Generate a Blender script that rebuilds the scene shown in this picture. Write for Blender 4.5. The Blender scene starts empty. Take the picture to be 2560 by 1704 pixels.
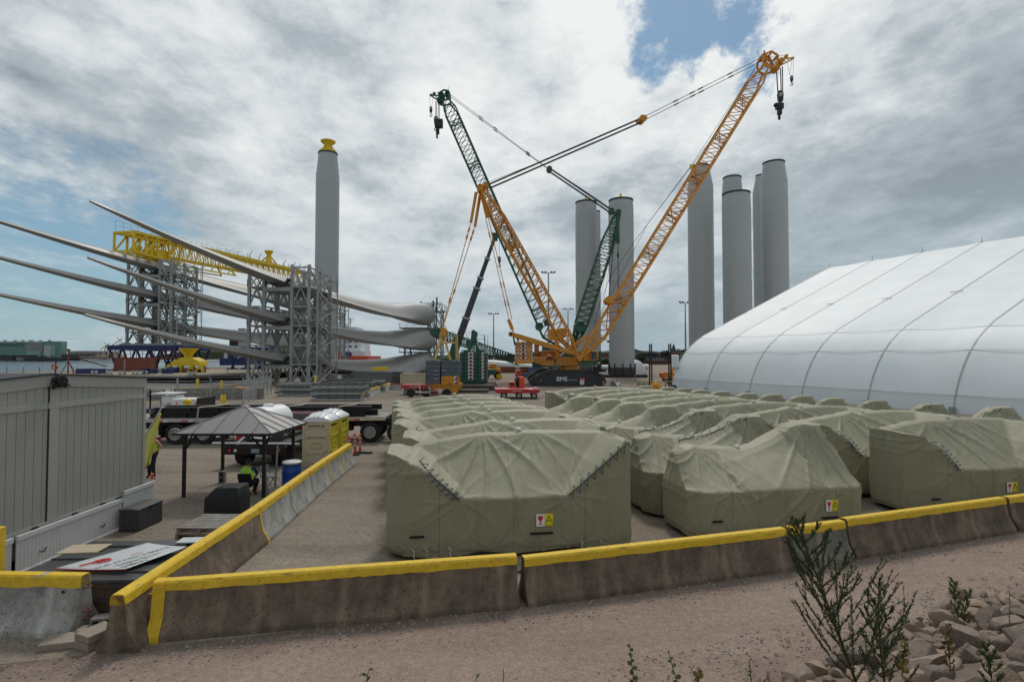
import bpy,math,random
import numpy as np
from mathutils import Vector,Matrix,Euler,noise
random.seed(7)
R=math.radians
scene=bpy.context.scene
COL=scene.collection
# ---------------------------------------------------------------- camera, sky, sun
H,F,HZ,CX,CY=4.2,1350.0,891.0,1280.0,852.0
PITCH=math.atan((HZ-CY)/F)
cam_d=bpy.data.cameras.new('camera')
cam=bpy.data.objects.new('camera',cam_d);COL.objects.link(cam)
cam_d.sensor_width=36.0;cam_d.lens=36.0*F/2560.0
cam_d.clip_start=0.05;cam_d.clip_end=6000
cam.location=(0,0,H);cam.rotation_euler=(R(90)+PITCH,0,0)
scene.camera=cam
scene.view_settings.view_transform='Standard';scene.view_settings.look='None'
scene.view_settings.exposure=0.0;scene.view_settings.gamma=1.0
SUN_EL,SUN_AZ=R(52),R(8)
sun_d=bpy.data.lights.new('sun','SUN');sun=bpy.data.objects.new('sun',sun_d);COL.objects.link(sun)
sun_d.energy=1.5;sun_d.angle=R(10);sun_d.color=(1.0,0.95,0.88)
sd=Vector((math.sin(SUN_AZ)*math.cos(SUN_EL),math.cos(SUN_AZ)*math.cos(SUN_EL),math.sin(SUN_EL)))
sun.location=(0,0,60)
sun.rotation_euler=sd.to_track_quat('Z','Y').to_euler()
def ray(px,py):
 v=Vector((px-CX,CY-py,-F))
 return Euler((R(90)+PITCH,0,0)).to_matrix()@v
def P(px,py,Y):
 r=ray(px,py);return Vector((0,0,H))+r*(Y/r.y)
def G(px,py,z=0.0):
 r=ray(px,py);return Vector((0,0,H))+r*((z-H)/r.z)
K=2560/2356.0
def PD(x,y,Y):return P(x*K,y*K,Y)
def world():
 w=bpy.data.worlds.new('World');scene.world=w;w.use_nodes=True
 nt=w.node_tree;N=nt.nodes;L=nt.links;N.clear()
 def nd(t,**kw):
  n=N.new(t)
  for k,v in kw.items():setattr(n,k,v)
  return n
 def math_(op,a,b=None,c=None,clamp=False):
  n=nd('ShaderNodeMath',operation=op);n.use_clamp=clamp
  for i,v in enumerate((a,b,c)):
   if v is None:continue
   if isinstance(v,(int,float)):n.inputs[i].default_value=v
   else:L.new(v,n.inputs[i])
  return n.outputs[0]
 def vmath(op,a,b):
  n=nd('ShaderNodeVectorMath',operation=op)
  for i,v in enumerate((a,b)):
   if isinstance(v,(tuple,list,Vector)):n.inputs[i].default_value=v
   else:L.new(v,n.inputs[i])
  return n
 sky=nd('ShaderNodeTexSky');sky.sky_type='NISHITA';sky.sun_disc=False
 sky.sun_elevation=SUN_EL;sky.sun_rotation=SUN_AZ
 sky.air_density=1.0;sky.dust_density=0.4;sky.ozone_density=1.2
 tc=nd('ShaderNodeTexCoord');g=tc.outputs['Generated']
 sp=nd('ShaderNodeSeparateXYZ');L.new(g,sp.inputs[0])
 zz=math_('MAXIMUM',sp.outputs[2],0.0)
 den=math_('ADD',zz,0.16)
 u=math_('DIVIDE',sp.outputs[0],den);v=math_('DIVIDE',sp.outputs[1],den)
 cb=nd('ShaderNodeCombineXYZ');L.new(u,cb.inputs[0]);L.new(v,cb.inputs[1]);L.new(math_('MULTIPLY',zz,0.6),cb.inputs[2])
 mp=nd('ShaderNodeMapping');L.new(cb.outputs[0],mp.inputs[0]);mp.inputs['Rotation'].default_value=(0,0,R(24));mp.inputs['Location'].default_value=(3.1,7.7,0);mp.inputs['Scale'].default_value=(1.0,0.72,1.0)
 def noi(scale,detail,rough,dist=0.0,off=0.0):
  n=nd('ShaderNodeTexNoise');n.inputs['Scale'].default_value=scale;n.inputs['Detail'].default_value=detail
  n.inputs['Roughness'].default_value=rough;n.inputs['Distortion'].default_value=dist
  a=vmath('ADD',mp.outputs[0],(off,off*.7,off*1.3));L.new(a.outputs[0],n.inputs['Vector'])
  return n.outputs[0]
 n1=noi(1.25,10,.62,.1);n2=noi(3.6,9,.64,.1,5.3);n3=noi(1.0,4,.5,0,11.7)
 wn=nd('ShaderNodeTexNoise');wn.inputs['Scale'].default_value=7;wn.inputs['Detail'].default_value=7;wn.inputs['Roughness'].default_value=.62;L.new(g,wn.inputs['Vector'])
 ws=nd('ShaderNodeVectorMath',operation='MULTIPLY_ADD');L.new(wn.outputs['Color'],ws.inputs[0]);ws.inputs[1].default_value=(.30,.30,.30);ws.inputs[2].default_value=(-.15,-.15,-.15)
 gw=vmath('ADD',g,ws.outputs[0]).outputs[0]
 def noi3(scale,detail,rough):
  n=nd('ShaderNodeTexNoise');n.inputs['Scale'].default_value=scale;n.inputs['Detail'].default_value=detail;n.inputs['Roughness'].default_value=rough
  m3=nd('ShaderNodeMapping');L.new(g,m3.inputs[0]);m3.inputs['Scale'].default_value=(1,1,2.0);L.new(m3.outputs[0],n.inputs['Vector']);return n.outputs[0]
 n4=noi3(6.5,10,.66)
 def blob(px,py,r,pw=1.0):
  d=ray(px,py).normalized()
  dd=vmath('DISTANCE',gw,d);q=math_('DIVIDE',dd.outputs['Value'],r)
  e=math_('MULTIPLY',math_('MULTIPLY',q,q),-1.0)
  return math_('MULTIPLY',math_('POWER',2.718,e),pw)
 def add(*a):
  s=a[0]
  for b in a[1:]:s=math_('ADD',s,b)
  return s
 open_=add(blob(1735,-10,.11,.56),blob(1830,100,.06,.34),blob(1640,20,.08,.34),blob(1300,170,.13,.12),blob(60,790,.24,.34),blob(-60,560,.2,.20),blob(330,690,.12,.10),blob(420,560,.12,.04),blob(1340,240,.06,.08),blob(2420,40,.15,.06))
 cov=math_('SUBTRACT',add(math_('MULTIPLY',n1,.8),math_('MULTIPLY',n2,.75),math_('MULTIPLY',n4,.55)),add(open_,.34))
 mr=nd('ShaderNodeMapRange');mr.interpolation_type='SMOOTHSTEP';L.new(cov,mr.inputs[0]);mr.inputs[1].default_value=.16;mr.inputs[2].default_value=.50;mr.inputs[3].default_value=.10
 br=add(math_('MULTIPLY',math_('SUBTRACT',n1,.5),1.7),math_('MULTIPLY',math_('SUBTRACT',n2,.5),.6),math_('MULTIPLY',math_('SUBTRACT',n4,.5),1.05),math_('MULTIPLY',math_('SUBTRACT',n3,.5),.7),blob(1150,120,.42,.30),blob(600,420,.35,.12),blob(2000,60,.25,.18),blob(1350,20,.2,.1),blob(2500,330,.34,-.30),blob(2380,560,.2,-.08),blob(60,40,.30,-.16),blob(1500,560,.25,-.02),blob(900,700,.3,.02),blob(200,700,.35,.12),blob(2100,250,.25,.12))
 cr=nd('ShaderNodeValToRGB');L.new(math_('ADD',br,.5),cr.inputs[0])
 el=cr.color_ramp.elements;el[0].position=0.08;el[0].color=(.265,.31,.345,1);el[1].position=.95;el[1].color=(.87,.885,.88,1)
 e=el.new(.45);e.color=(.44,.50,.54,1)
 e=el.new(.66);e.color=(.65,.695,.72,1)
 hz=nd('ShaderNodeMapRange');L.new(zz,hz.inputs[0]);hz.inputs[1].default_value=0.0;hz.inputs[2].default_value=.30;hz.inputs[3].default_value=.80;hz.inputs[4].default_value=0.0
 mh=nd('ShaderNodeMix',data_type='RGBA');L.new(hz.outputs[0],mh.inputs[0]);L.new(cr.outputs[0],mh.inputs[6]);mh.inputs[7].default_value=(.375,.475,.525,1)
 ms=nd('ShaderNodeMix',data_type='RGBA');L.new(mr.outputs[0],ms.inputs[0])
 sk=nd('ShaderNodeMix',data_type='RGBA');sk.blend_type='MULTIPLY';sk.inputs[0].default_value=1;L.new(sky.outputs[0],sk.inputs[6]);sk.inputs[7].default_value=(.60,.86,.90,1)
 sh_=nd('ShaderNodeMix',data_type='RGBA');L.new(hz.outputs[0],sh_.inputs[0]);L.new(sk.outputs[2],sh_.inputs[6]);sh_.inputs[7].default_value=(.33/.085,.45/.085,.53/.085,1);L.new(sh_.outputs[2],ms.inputs[6])
 sc=nd('ShaderNodeVectorMath',operation='SCALE');L.new(mh.outputs[2],sc.inputs[0]);sc.inputs['Scale'].default_value=1/.085
 L.new(sc.outputs[0],ms.inputs[7])
 bg=nd('ShaderNodeBackground');L.new(ms.outputs[2],bg.inputs[0]);bg.inputs[1].default_value=.085
 out=nd('ShaderNodeOutputWorld');L.new(bg.outputs[0],out.inputs[0])
world()
# ---------------------------------------------------------------- mesh builder
TM={}
class MB:
 def __init__(s):s.v=[];s.f=[];s.m=[];s.mi=0
 def add(s,vs,fs):
  o=len(s.v);s.v+=[tuple(v)for v in vs]
  s.f+=[tuple(i+o for i in f)for f in fs];s.m+=[s.mi]*len(fs);return s
 def box(s,c,size,rz=0.0,rot=None,taper=1.0):
  x,y,z=size[0]/2,size[1]/2,size[2]/2
  M=rot.to_matrix()if rot is not None else Matrix.Rotation(rz,3,'Z')
  c=Vector(c);pts=[]
  for dz in(-z,z):
   t=taper if dz>0 else 1
   for dx,dy in((-x,-y),(x,-y),(x,y),(-x,y)):pts.append(c+M@Vector((dx*t,dy*t,dz)))
  return s.add(pts,[(3,2,1,0),(4,5,6,7),(0,1,5,4),(1,2,6,5),(2,3,7,6),(3,0,4,7)])
 def b2(s,x0,x1,y0,y1,z0,z1):return s.box(((x0+x1)/2,(y0+y1)/2,(z0+z1)/2),(x1-x0,y1-y0,z1-z0))
 def frame(s,p,q,up=None):
  a=(q-p);L=a.length;a=a/max(L,1e-9)
  up=Vector(up)if up is not None else Vector((0,0,1))
  if abs(a.dot(up))>.97:up=Vector((0,1,0))
  x=a.cross(up).normalized();y=x.cross(a).normalized()
  return a,x,y,L
 def bar(s,p,q,w,h=None,up=None):
  p=Vector(p);q=Vector(q);h=h or w
  a,x,y,L=s.frame(p,q,up);pts=[]
  for c in(p,q):
   for i,j in((-1,-1),(1,-1),(1,1),(-1,1)):pts.append(c+x*(i*w/2)+y*(j*h/2))
  return s.add(pts,[(0,1,2,3),(7,6,5,4),(4,5,1,0),(5,6,2,1),(6,7,3,2),(7,4,0,3)])
 def tube(s,p,q,r,n=8,r2=None,cap=True):
  p=Vector(p);q=Vector(q);r2=r if r2 is None else r2
  a,x,y,L=s.frame(p,q);pts=[]
  for c,rr in((p,r),(q,r2)):
   for i in range(n):
    t=2*math.pi*i/n;pts.append(c+(x*math.cos(t)+y*math.sin(t))*rr)
  fs=[(i+n,(i+1)%n+n,(i+1)%n,i)for i in range(n)]
  if cap:fs+=[tuple(range(n)),tuple(reversed(range(n,2*n)))]
  return s.add(pts,fs)
 def path(s,pts,r,n=6):
  pts=[Vector(p)for p in pts]
  for a,b in zip(pts,pts[1:]):s.tube(a,b,r,n)
  return s
 def lathe(s,prof,c=(0,0,0),n=32,rot=None):
  c=Vector(c);M=rot.to_matrix()if rot is not None else Matrix.Identity(3);pts=[];fs=[]
  for r,z in prof:
   for i in range(n):
    t=2*math.pi*i/n;pts.append(c+M@Vector((r*math.cos(t),r*math.sin(t),z)))
  for j in range(len(prof)-1):
   for i in range(n):
    k=(i+1)%n;fs.append((j*n+i,j*n+k,(j+1)*n+k,(j+1)*n+i))
  if prof[0][0]>1e-4:fs.append(tuple(reversed(range(n))))
  if prof[-1][0]>1e-4:fs.append(tuple(range((len(prof)-1)*n,len(prof)*n)))
  return s.add(pts,fs)
 def prism(s,poly,a,b):
  a=Vector(a);b=Vector(b);n=len(poly);poly=[Vector(p)for p in poly]
  pts=[a+p for p in poly]+[b+p for p in poly]
  return s.add(pts,[(i,(i+1)%n,(i+1)%n+n,i+n)for i in range(n)]+[tuple(reversed(range(n))),tuple(range(n,2*n))])
 def loft(s,rings,closed=True,caps=True):
  n=len(rings[0]);pts=[p for r_ in rings for p in r_];fs=[]
  for j in range(len(rings)-1):
   for i in range(n if closed else n-1):
    k=(i+1)%n;fs.append((j*n+i,j*n+k,(j+1)*n+k,(j+1)*n+i))
  if caps and closed:fs+=[tuple(reversed(range(n))),tuple(range((len(rings)-1)*n,len(rings)*n))]
  return s.add(pts,fs)
 def wheel(s,c,r,w,ax=(0,1,0),n=28):
  c=Vector(c);ax=Vector(ax).normalized();rot=ax.to_track_quat('Z','Y').to_euler()
  return s.lathe([(r*.55,-w*.42),(r*.9,-w/2),(r*.98,-w*.4),(r,-w*.2),(r,w*.2),(r*.98,w*.4),(r*.9,w/2),(r*.55,w*.42)],c,n,rot)
 def build(s,name,mat,parent=None,smooth=False,ang=35,bevel=0,local=False,label=None):
  me=bpy.data.meshes.new(name);vs=s.v
  if parent is not None and not local:
   M=TM[parent.name].inverted();vs=[tuple(M@Vector(v))for v in vs]
  me.from_pydata(vs,[],s.f);me.update()
  for m in(mat if isinstance(mat,(list,tuple))else[mat]):me.materials.append(m)
  if isinstance(mat,(list,tuple)):me.polygons.foreach_set('material_index',s.m)
  if smooth:
   me.shade_smooth();me.set_sharp_from_angle(angle=R(ang))
  o=bpy.data.objects.new(name,me);COL.objects.link(o)
  if parent is not None:o.parent=parent;TM[o.name]=TM[parent.name]
  else:TM[o.name]=Matrix.Identity(4)
  if bevel:
   b=o.modifiers.new('bevel','BEVEL');b.width=bevel;b.segments=2;b.limit_method='ANGLE';b.angle_limit=R(40)
  if label:o['label']=label
  return o
def thing(name,label,cat,loc=(0,0,0),rz=0.0,group=None):
 o=bpy.data.objects.new(name,None);COL.objects.link(o);o.empty_display_size=.2
 o.location=loc;o.rotation_euler=(0,0,rz);o['label']=label;o['category']=cat
 if group:o['group']=group
 TM[o.name]=Matrix.Translation(Vector(loc))@Matrix.Rotation(rz,4,'Z')
 return o
def tag(o,label,cat,group=None):
 o['label']=label;o['category']=cat
 if group:o['group']=group
 return o
def recenter(o):
 me=o.data;co=np.empty(len(me.vertices)*3);me.vertices.foreach_get('co',co);co=co.reshape(-1,3)
 b=np.array([(co[:,0].min()+co[:,0].max())/2,(co[:,1].min()+co[:,1].max())/2,co[:,2].min()])
 me.vertices.foreach_set('co',(co-b).ravel());me.update();o.location=b;TM[o.name]=Matrix.Translation(Vector(b));return o
def kind(o,k):o['kind']=k;return o
def clone(root,loc=None,rz=None,label=None,scale=None):
 def rec(o,par):
  c=o.copy();COL.objects.link(c)
  if par is not None:c.parent=par
  for ch in KIDS.get(o.name,[]):rec(ch,c)
  return c
 KIDS={}
 def walk(o):
  for ch in o.children:KIDS.setdefault(o.name,[]).append(ch);walk(ch)
 walk(root);c=rec(root,None)
 if loc is not None:c.location=loc
 if rz is not None:c.rotation_euler=(0,0,rz)
 if label:c['label']=label
 if scale:c.scale=scale
 TM[c.name]=Matrix.Translation(c.location)@Matrix.Rotation(c.rotation_euler.z,4,'Z')
 return c
def text(body,size,origin,xdir,ydir,mat,parent,name='lettering',align='LEFT',off=.004,bold=0.0,sx=1.0):
 cu=bpy.data.curves.new(name,'FONT');cu.body=body;cu.size=size;cu.align_x=align;cu.fill_mode='FRONT';cu.offset=bold
 cu.resolution_u=3
 tmp=bpy.data.objects.new('t',cu);COL.objects.link(tmp)
 dg=bpy.context.evaluated_depsgraph_get();me=bpy.data.meshes.new_from_object(tmp.evaluated_get(dg));bpy.data.objects.remove(tmp)
 x=Vector(xdir).normalized();y=Vector(ydir).normalized();n=x.cross(y).normalized()
 Minv=TM[parent.name].inverted()if parent is not None else Matrix.Identity(4)
 for v in me.vertices:v.co=Minv@(Vector(origin)+x*v.co.x*sx+y*v.co.y+n*off)
 me.name=name;me.materials.clear();me.materials.append(mat)
 o=bpy.data.objects.new(name,me);COL.objects.link(o)
 if parent is not None:o.parent=parent;TM[o.name]=TM[parent.name]
 return o
# ---------------------------------------------------------------- materials
def mat(name,c,rough=.6,metal=0.0,var=.12,scale=2.5,bump=0.0,bscale=30.0,dirt=0.0,dirtc=(.10,.08,.06),coat=0.0,stretch=(1,1,1),trans=0.0,spec=.5):
 m=bpy.data.materials.new(name);m.use_nodes=True;nt=m.node_tree;N=nt.nodes;L=nt.links
 b=N['Principled BSDF'];b.inputs['Roughness'].default_value=rough;b.inputs['Metallic'].default_value=metal
 b.inputs['Specular IOR Level'].default_value=spec
 if coat:b.inputs['Coat Weight'].default_value=coat
 tc=N.new('ShaderNodeTexCoord');mp=N.new('ShaderNodeMapping');L.new(tc.outputs['Object'],mp.inputs[0]);mp.inputs['Scale'].default_value=stretch
 n=N.new('ShaderNodeTexNoise');n.inputs['Scale'].default_value=scale;n.inputs['Detail'].default_value=6;n.inputs['Roughness'].default_value=.65
 L.new(mp.outputs[0],n.inputs['Vector'])
 cr=N.new('ShaderNodeValToRGB');L.new(n.outputs[0],cr.inputs[0]);e=cr.color_ramp.elements
 e[0].position=.3;e[1].position=.72
 e[0].color=(*[x*(1-var)for x in c],1);e[1].color=(*[min(1,x*(1+var))for x in c],1)
 out=cr.outputs[0]
 if dirt:
  n2=N.new('ShaderNodeTexNoise');n2.inputs['Scale'].default_value=scale*1.7;n2.inputs['Detail'].default_value=9;n2.inputs['Roughness'].default_value=.72;L.new(mp.outputs[0],n2.inputs['Vector'])
  mr=N.new('ShaderNodeMapRange');L.new(n2.outputs[0],mr.inputs[0]);mr.inputs[1].default_value=.5;mr.inputs[2].default_value=.72;mr.inputs[4].default_value=dirt
  mx=N.new('ShaderNodeMix');mx.data_type='RGBA';L.new(mr.outputs[0],mx.inputs[0]);L.new(out,mx.inputs[6]);mx.inputs[7].default_value=(*dirtc,1);out=mx.outputs[2]
 L.new(out,b.inputs['Base Color'])
 if bump:
  n3=N.new('ShaderNodeTexNoise');n3.inputs['Scale'].default_value=bscale;n3.inputs['Detail'].default_value=5;L.new(mp.outputs[0],n3.inputs['Vector'])
  bp=N.new('ShaderNodeBump');bp.inputs['Strength'].default_value=bump;bp.inputs['Distance'].default_value=.02;L.new(n3.outputs[0],bp.inputs['Height']);L.new(bp.outputs[0],b.inputs['Normal'])
 return m
M_={}
def mm(name,*a,**k):
 M_[name]=mat(name,*a,**k);return M_[name]
mm('yellow_paint',(.72,.47,.02),.62,var=.16,scale=9,bump=.6,bscale=45,dirt=.75,dirtc=(.20,.145,.06))
mm('crane_yellow',(.60,.245,.014),.45,var=.12,scale=1.5,dirt=.3,dirtc=(.22,.12,.04))
mm('gantry_yellow',(.72,.50,.01),.5,var=.1,scale=.8,dirt=.25,dirtc=(.25,.15,.03))
mm('crane_green',(.012,.085,.045),.45,var=.2,scale=1.2,dirt=.2)
mm('galvanised',(.31,.325,.32),.55,.15,var=.14,scale=1.2,dirt=.25,dirtc=(.22,.21,.19))
mm('dark_steel',(.035,.037,.042),.5,.3,var=.3,scale=2,dirt=.3)
mm('black_steel',(.012,.012,.014),.45,.1,var=.3,scale=2)
mm('rubber',(.018,.018,.019),.85,var=.3,scale=8,bump=.3,bscale=60)
mm('white_paint',(.66,.67,.67),.5,var=.05,scale=1.5,dirt=.15,dirtc=(.4,.38,.34))
mm('blade_white',(.29,.287,.27),.42,var=.05,scale=.4,dirt=.15,dirtc=(.30,.29,.27))
mm('tower_grey',(.40,.41,.41),.42,var=.05,scale=.25,dirt=.12,dirtc=(.30,.30,.29),stretch=(1,1,.15))
mm('navy_paint',(.012,.022,.11),.5,var=.2,scale=1)
mm('red_paint',(.42,.018,.025),.4,var=.12,scale=2,dirt=.3,dirtc=(.12,.03,.02),coat=.2)
mm('maroon_paint',(.16,.010,.016),.3,var=.1,scale=2,dirt=.2,coat=.5)
mm('orange_red',(.62,.07,.02),.5,var=.12,scale=4)
mm('orange_plastic',(.75,.085,.02),.55,var=.1,scale=6)
mm('rust_red',(.20,.055,.035),.65,var=.25,scale=1.5,dirt=.4)
mm('concrete_white',(.40,.40,.385),.9,var=.14,scale=3,bump=.5,bscale=30,dirt=.25,dirtc=(.22,.2,.18))
mm('wood',(.30,.22,.15),.85,var=.3,scale=5,bump=.4,bscale=25,dirt=.3)
mm('grey_wood',(.28,.26,.23),.9,var=.3,scale=5,bump=.4,bscale=25,dirt=.4)
mm('dark_wood',(.075,.062,.055),.9,var=.35,scale=2,bump=.4,bscale=12)
mm('tan_plastic',(.58,.49,.33),.5,var=.06,scale=3,dirt=.12,dirtc=(.3,.24,.16))
mm('yellow_plastic',(.62,.54,.04),.5,var=.06,scale=3)
mm('white_plastic',(.72,.73,.74),.4,var=.04,scale=3)
mm('blue_plastic',(.008,.06,.30),.4,var=.12,scale=5,dirt=.15)
mm('blue_grey',(.075,.10,.125),.6,var=.18,scale=2,dirt=.3)
mm('glass_dark',(.02,.025,.03),.08,var=.05)
mm('chrome',(.6,.6,.6),.15,1.0,var=.05)
mm('aluminium',(.55,.55,.54),.4,.8,var=.08)
mm('grill_cover',(.012,.012,.014),.6,var=.2,scale=4,bump=.5,bscale=8)
mm('deck_box',(.055,.05,.05),.6,var=.12,scale=6)
mm('vest_lime',(.42,.85,.02),.7,var=.06,scale=12,bump=.3,bscale=25)
mm('reflective',(.62,.63,.60),.35,var=.05)
mm('navy_cloth',(.015,.05,.10),.9,var=.2,scale=10,bump=.3)
mm('dark_cloth',(.012,.014,.03),.9,var=.2,scale=10,bump=.3)
mm('skin',(.42,.22,.15),.55,var=.06,scale=20)
mm('hair',(.03,.02,.015),.7,var=.2,scale=30)
mm('rope_blue',(.014,.05,.10),.7,var=.2,scale=20)
mm('rope_white',(.6,.6,.57),.8,var=.1,scale=20)
mm('sign_white',(.78,.78,.76),.5,var=.03)
mm('sign_red',(.6,.02,.03),.5,var=.05)
mm('sign_yellow',(.80,.68,.02),.5,var=.04)
mm('ink_black',(.01,.01,.01),.6,var=.02)
mm('wire',(.02,.02,.022),.5,.3,var=.05)
mm('brick',(.19,.075,.055),.85,var=.25,scale=.6,dirt=.3)
mm('city_beige',(.34,.31,.26),.85,var=.2,scale=.3)
mm('city_grey',(.23,.235,.235),.85,var=.2,scale=.3)
mm('slate',(.06,.06,.065),.8,var=.2,scale=.4)
mm('yard_green',(.13,.25,.22),.7,var=.08,scale=.05)
mm('pale_siding',(.42,.44,.43),.7,var=.08,scale=.08)
mm('door_green',(.22,.36,.32),.7,var=.06,scale=.1)
mm('tan_steel',(.46,.38,.27),.6,var=.1,scale=1,dirt=.2)
mm('blue_steel',(.06,.13,.30),.6,var=.15,scale=1,dirt=.25)
mm('lime_flag',(.68,.64,.17),.85,var=.05,scale=6)
mm('cinder',(.20,.185,.17),.95,var=.15,scale=12,bump=.6,bscale=60)
mm('bark',(.05,.035,.022),.9,var=.3,scale=12)
mm('leaf_sage',(.048,.08,.022),.7,var=.35,scale=18)
mm('leaf_bright',(.075,.105,.012),.65,var=.35,scale=15)
mm('leaf_red',(.13,.03,.016),.7,var=.3,scale=15)
mm('leaf_yellow',(.16,.11,.012),.65,var=.35,scale=15)
mm('far_foliage',(.022,.034,.014),.9,var=.5,scale=.5)
_n=[n for n in M_['yellow_paint'].node_tree.nodes if n.type=='MAP_RANGE'][0];_n.inputs[1].default_value=.59;_n.inputs[2].default_value=.64
# ---------------------------------------------------------------- special materials
def nodes(m):m.use_nodes=True;return m.node_tree.nodes,m.node_tree.links,m.node_tree.nodes['Principled BSDF']
def gravel(name,ca,cb,cc,patch=.25,stone=22.0):
 m=bpy.data.materials.new(name);N,L,b=nodes(m);b.inputs['Roughness'].default_value=.95;b.inputs['Specular IOR Level'].default_value=.2
 tc=N.new('ShaderNodeTexCoord')
 def nz(s,d,r,st=(1,1,1)):
  mp=N.new('ShaderNodeMapping');L.new(tc.outputs['Object'],mp.inputs[0]);mp.inputs['Scale'].default_value=st
  n=N.new('ShaderNodeTexNoise');n.inputs['Scale'].default_value=s;n.inputs['Detail'].default_value=d;n.inputs['Roughness'].default_value=r;L.new(mp.outputs[0],n.inputs['Vector']);return n.outputs[0]
 big=nz(patch,7,.6);tracks=nz(.6,7,.7,(.25,1.3,1));fine=nz(9,8,.75)
 cr=N.new('ShaderNodeValToRGB');L.new(big,cr.inputs[0]);e=cr.color_ramp.elements;e[0].position=.35;e[0].color=(*ca,1);e[1].position=.65;e[1].color=(*cb,1)
 mr=N.new('ShaderNodeMapRange');L.new(tracks,mr.inputs[0]);mr.inputs[1].default_value=.45;mr.inputs[2].default_value=.66;mr.inputs[4].default_value=.7
 mx=N.new('ShaderNodeMix');mx.data_type='RGBA';L.new(mr.outputs[0],mx.inputs[0]);L.new(cr.outputs[0],mx.inputs[6]);mx.inputs[7].default_value=(*cc,1)
 vo=N.new('ShaderNodeTexVoronoi');vo.inputs['Scale'].default_value=stone;L.new(tc.outputs['Object'],vo.inputs['Vector'])
 vo2=N.new('ShaderNodeTexVoronoi');vo2.inputs['Scale'].default_value=stone*.42;L.new(tc.outputs['Object'],vo2.inputs['Vector'])
 sp=N.new('ShaderNodeSeparateColor');L.new(vo.outputs['Color'],sp.inputs[0])
 mr2=N.new('ShaderNodeMapRange');L.new(sp.outputs[0],mr2.inputs[0]);mr2.inputs[3].default_value=.80;mr2.inputs[4].default_value=1.2
 mr3=N.new('ShaderNodeMapRange');L.new(fine,mr3.inputs[0]);mr3.inputs[1].default_value=.3;mr3.inputs[2].default_value=.75;mr3.inputs[3].default_value=.74;mr3.inputs[4].default_value=1.2
 mu=N.new('ShaderNodeMath');mu.operation='MULTIPLY';L.new(mr2.outputs[0],mu.inputs[0]);L.new(mr3.outputs[0],mu.inputs[1])
 sc=N.new('ShaderNodeVectorMath');sc.operation='SCALE';L.new(mx.outputs[2],sc.inputs[0]);L.new(mu.outputs[0],sc.inputs['Scale'])
 L.new(sc.outputs[0],b.inputs['Base Color'])
 ad=N.new('ShaderNodeMath');ad.operation='ADD';L.new(vo.outputs['Distance'],ad.inputs[0]);L.new(vo2.outputs['Distance'],ad.inputs[1])
 ad2=N.new('ShaderNodeMath');ad2.operation='ADD';L.new(ad.outputs[0],ad2.inputs[0]);L.new(fine,ad2.inputs[1])
 bp=N.new('ShaderNodeBump');bp.inputs['Strength'].default_value=.4;bp.inputs['Distance'].default_value=.022;bp.invert=True;L.new(ad2.outputs[0],bp.inputs['Height']);L.new(bp.outputs[0],b.inputs['Normal'])
 M_[name]=m;return m
gravel('yard_gravel',(.235,.192,.15),(.30,.255,.207),(.17,.138,.108),.22,30)
gravel('path_gravel',(.285,.205,.165),(.33,.25,.205),(.235,.168,.135),.5,60)
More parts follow.
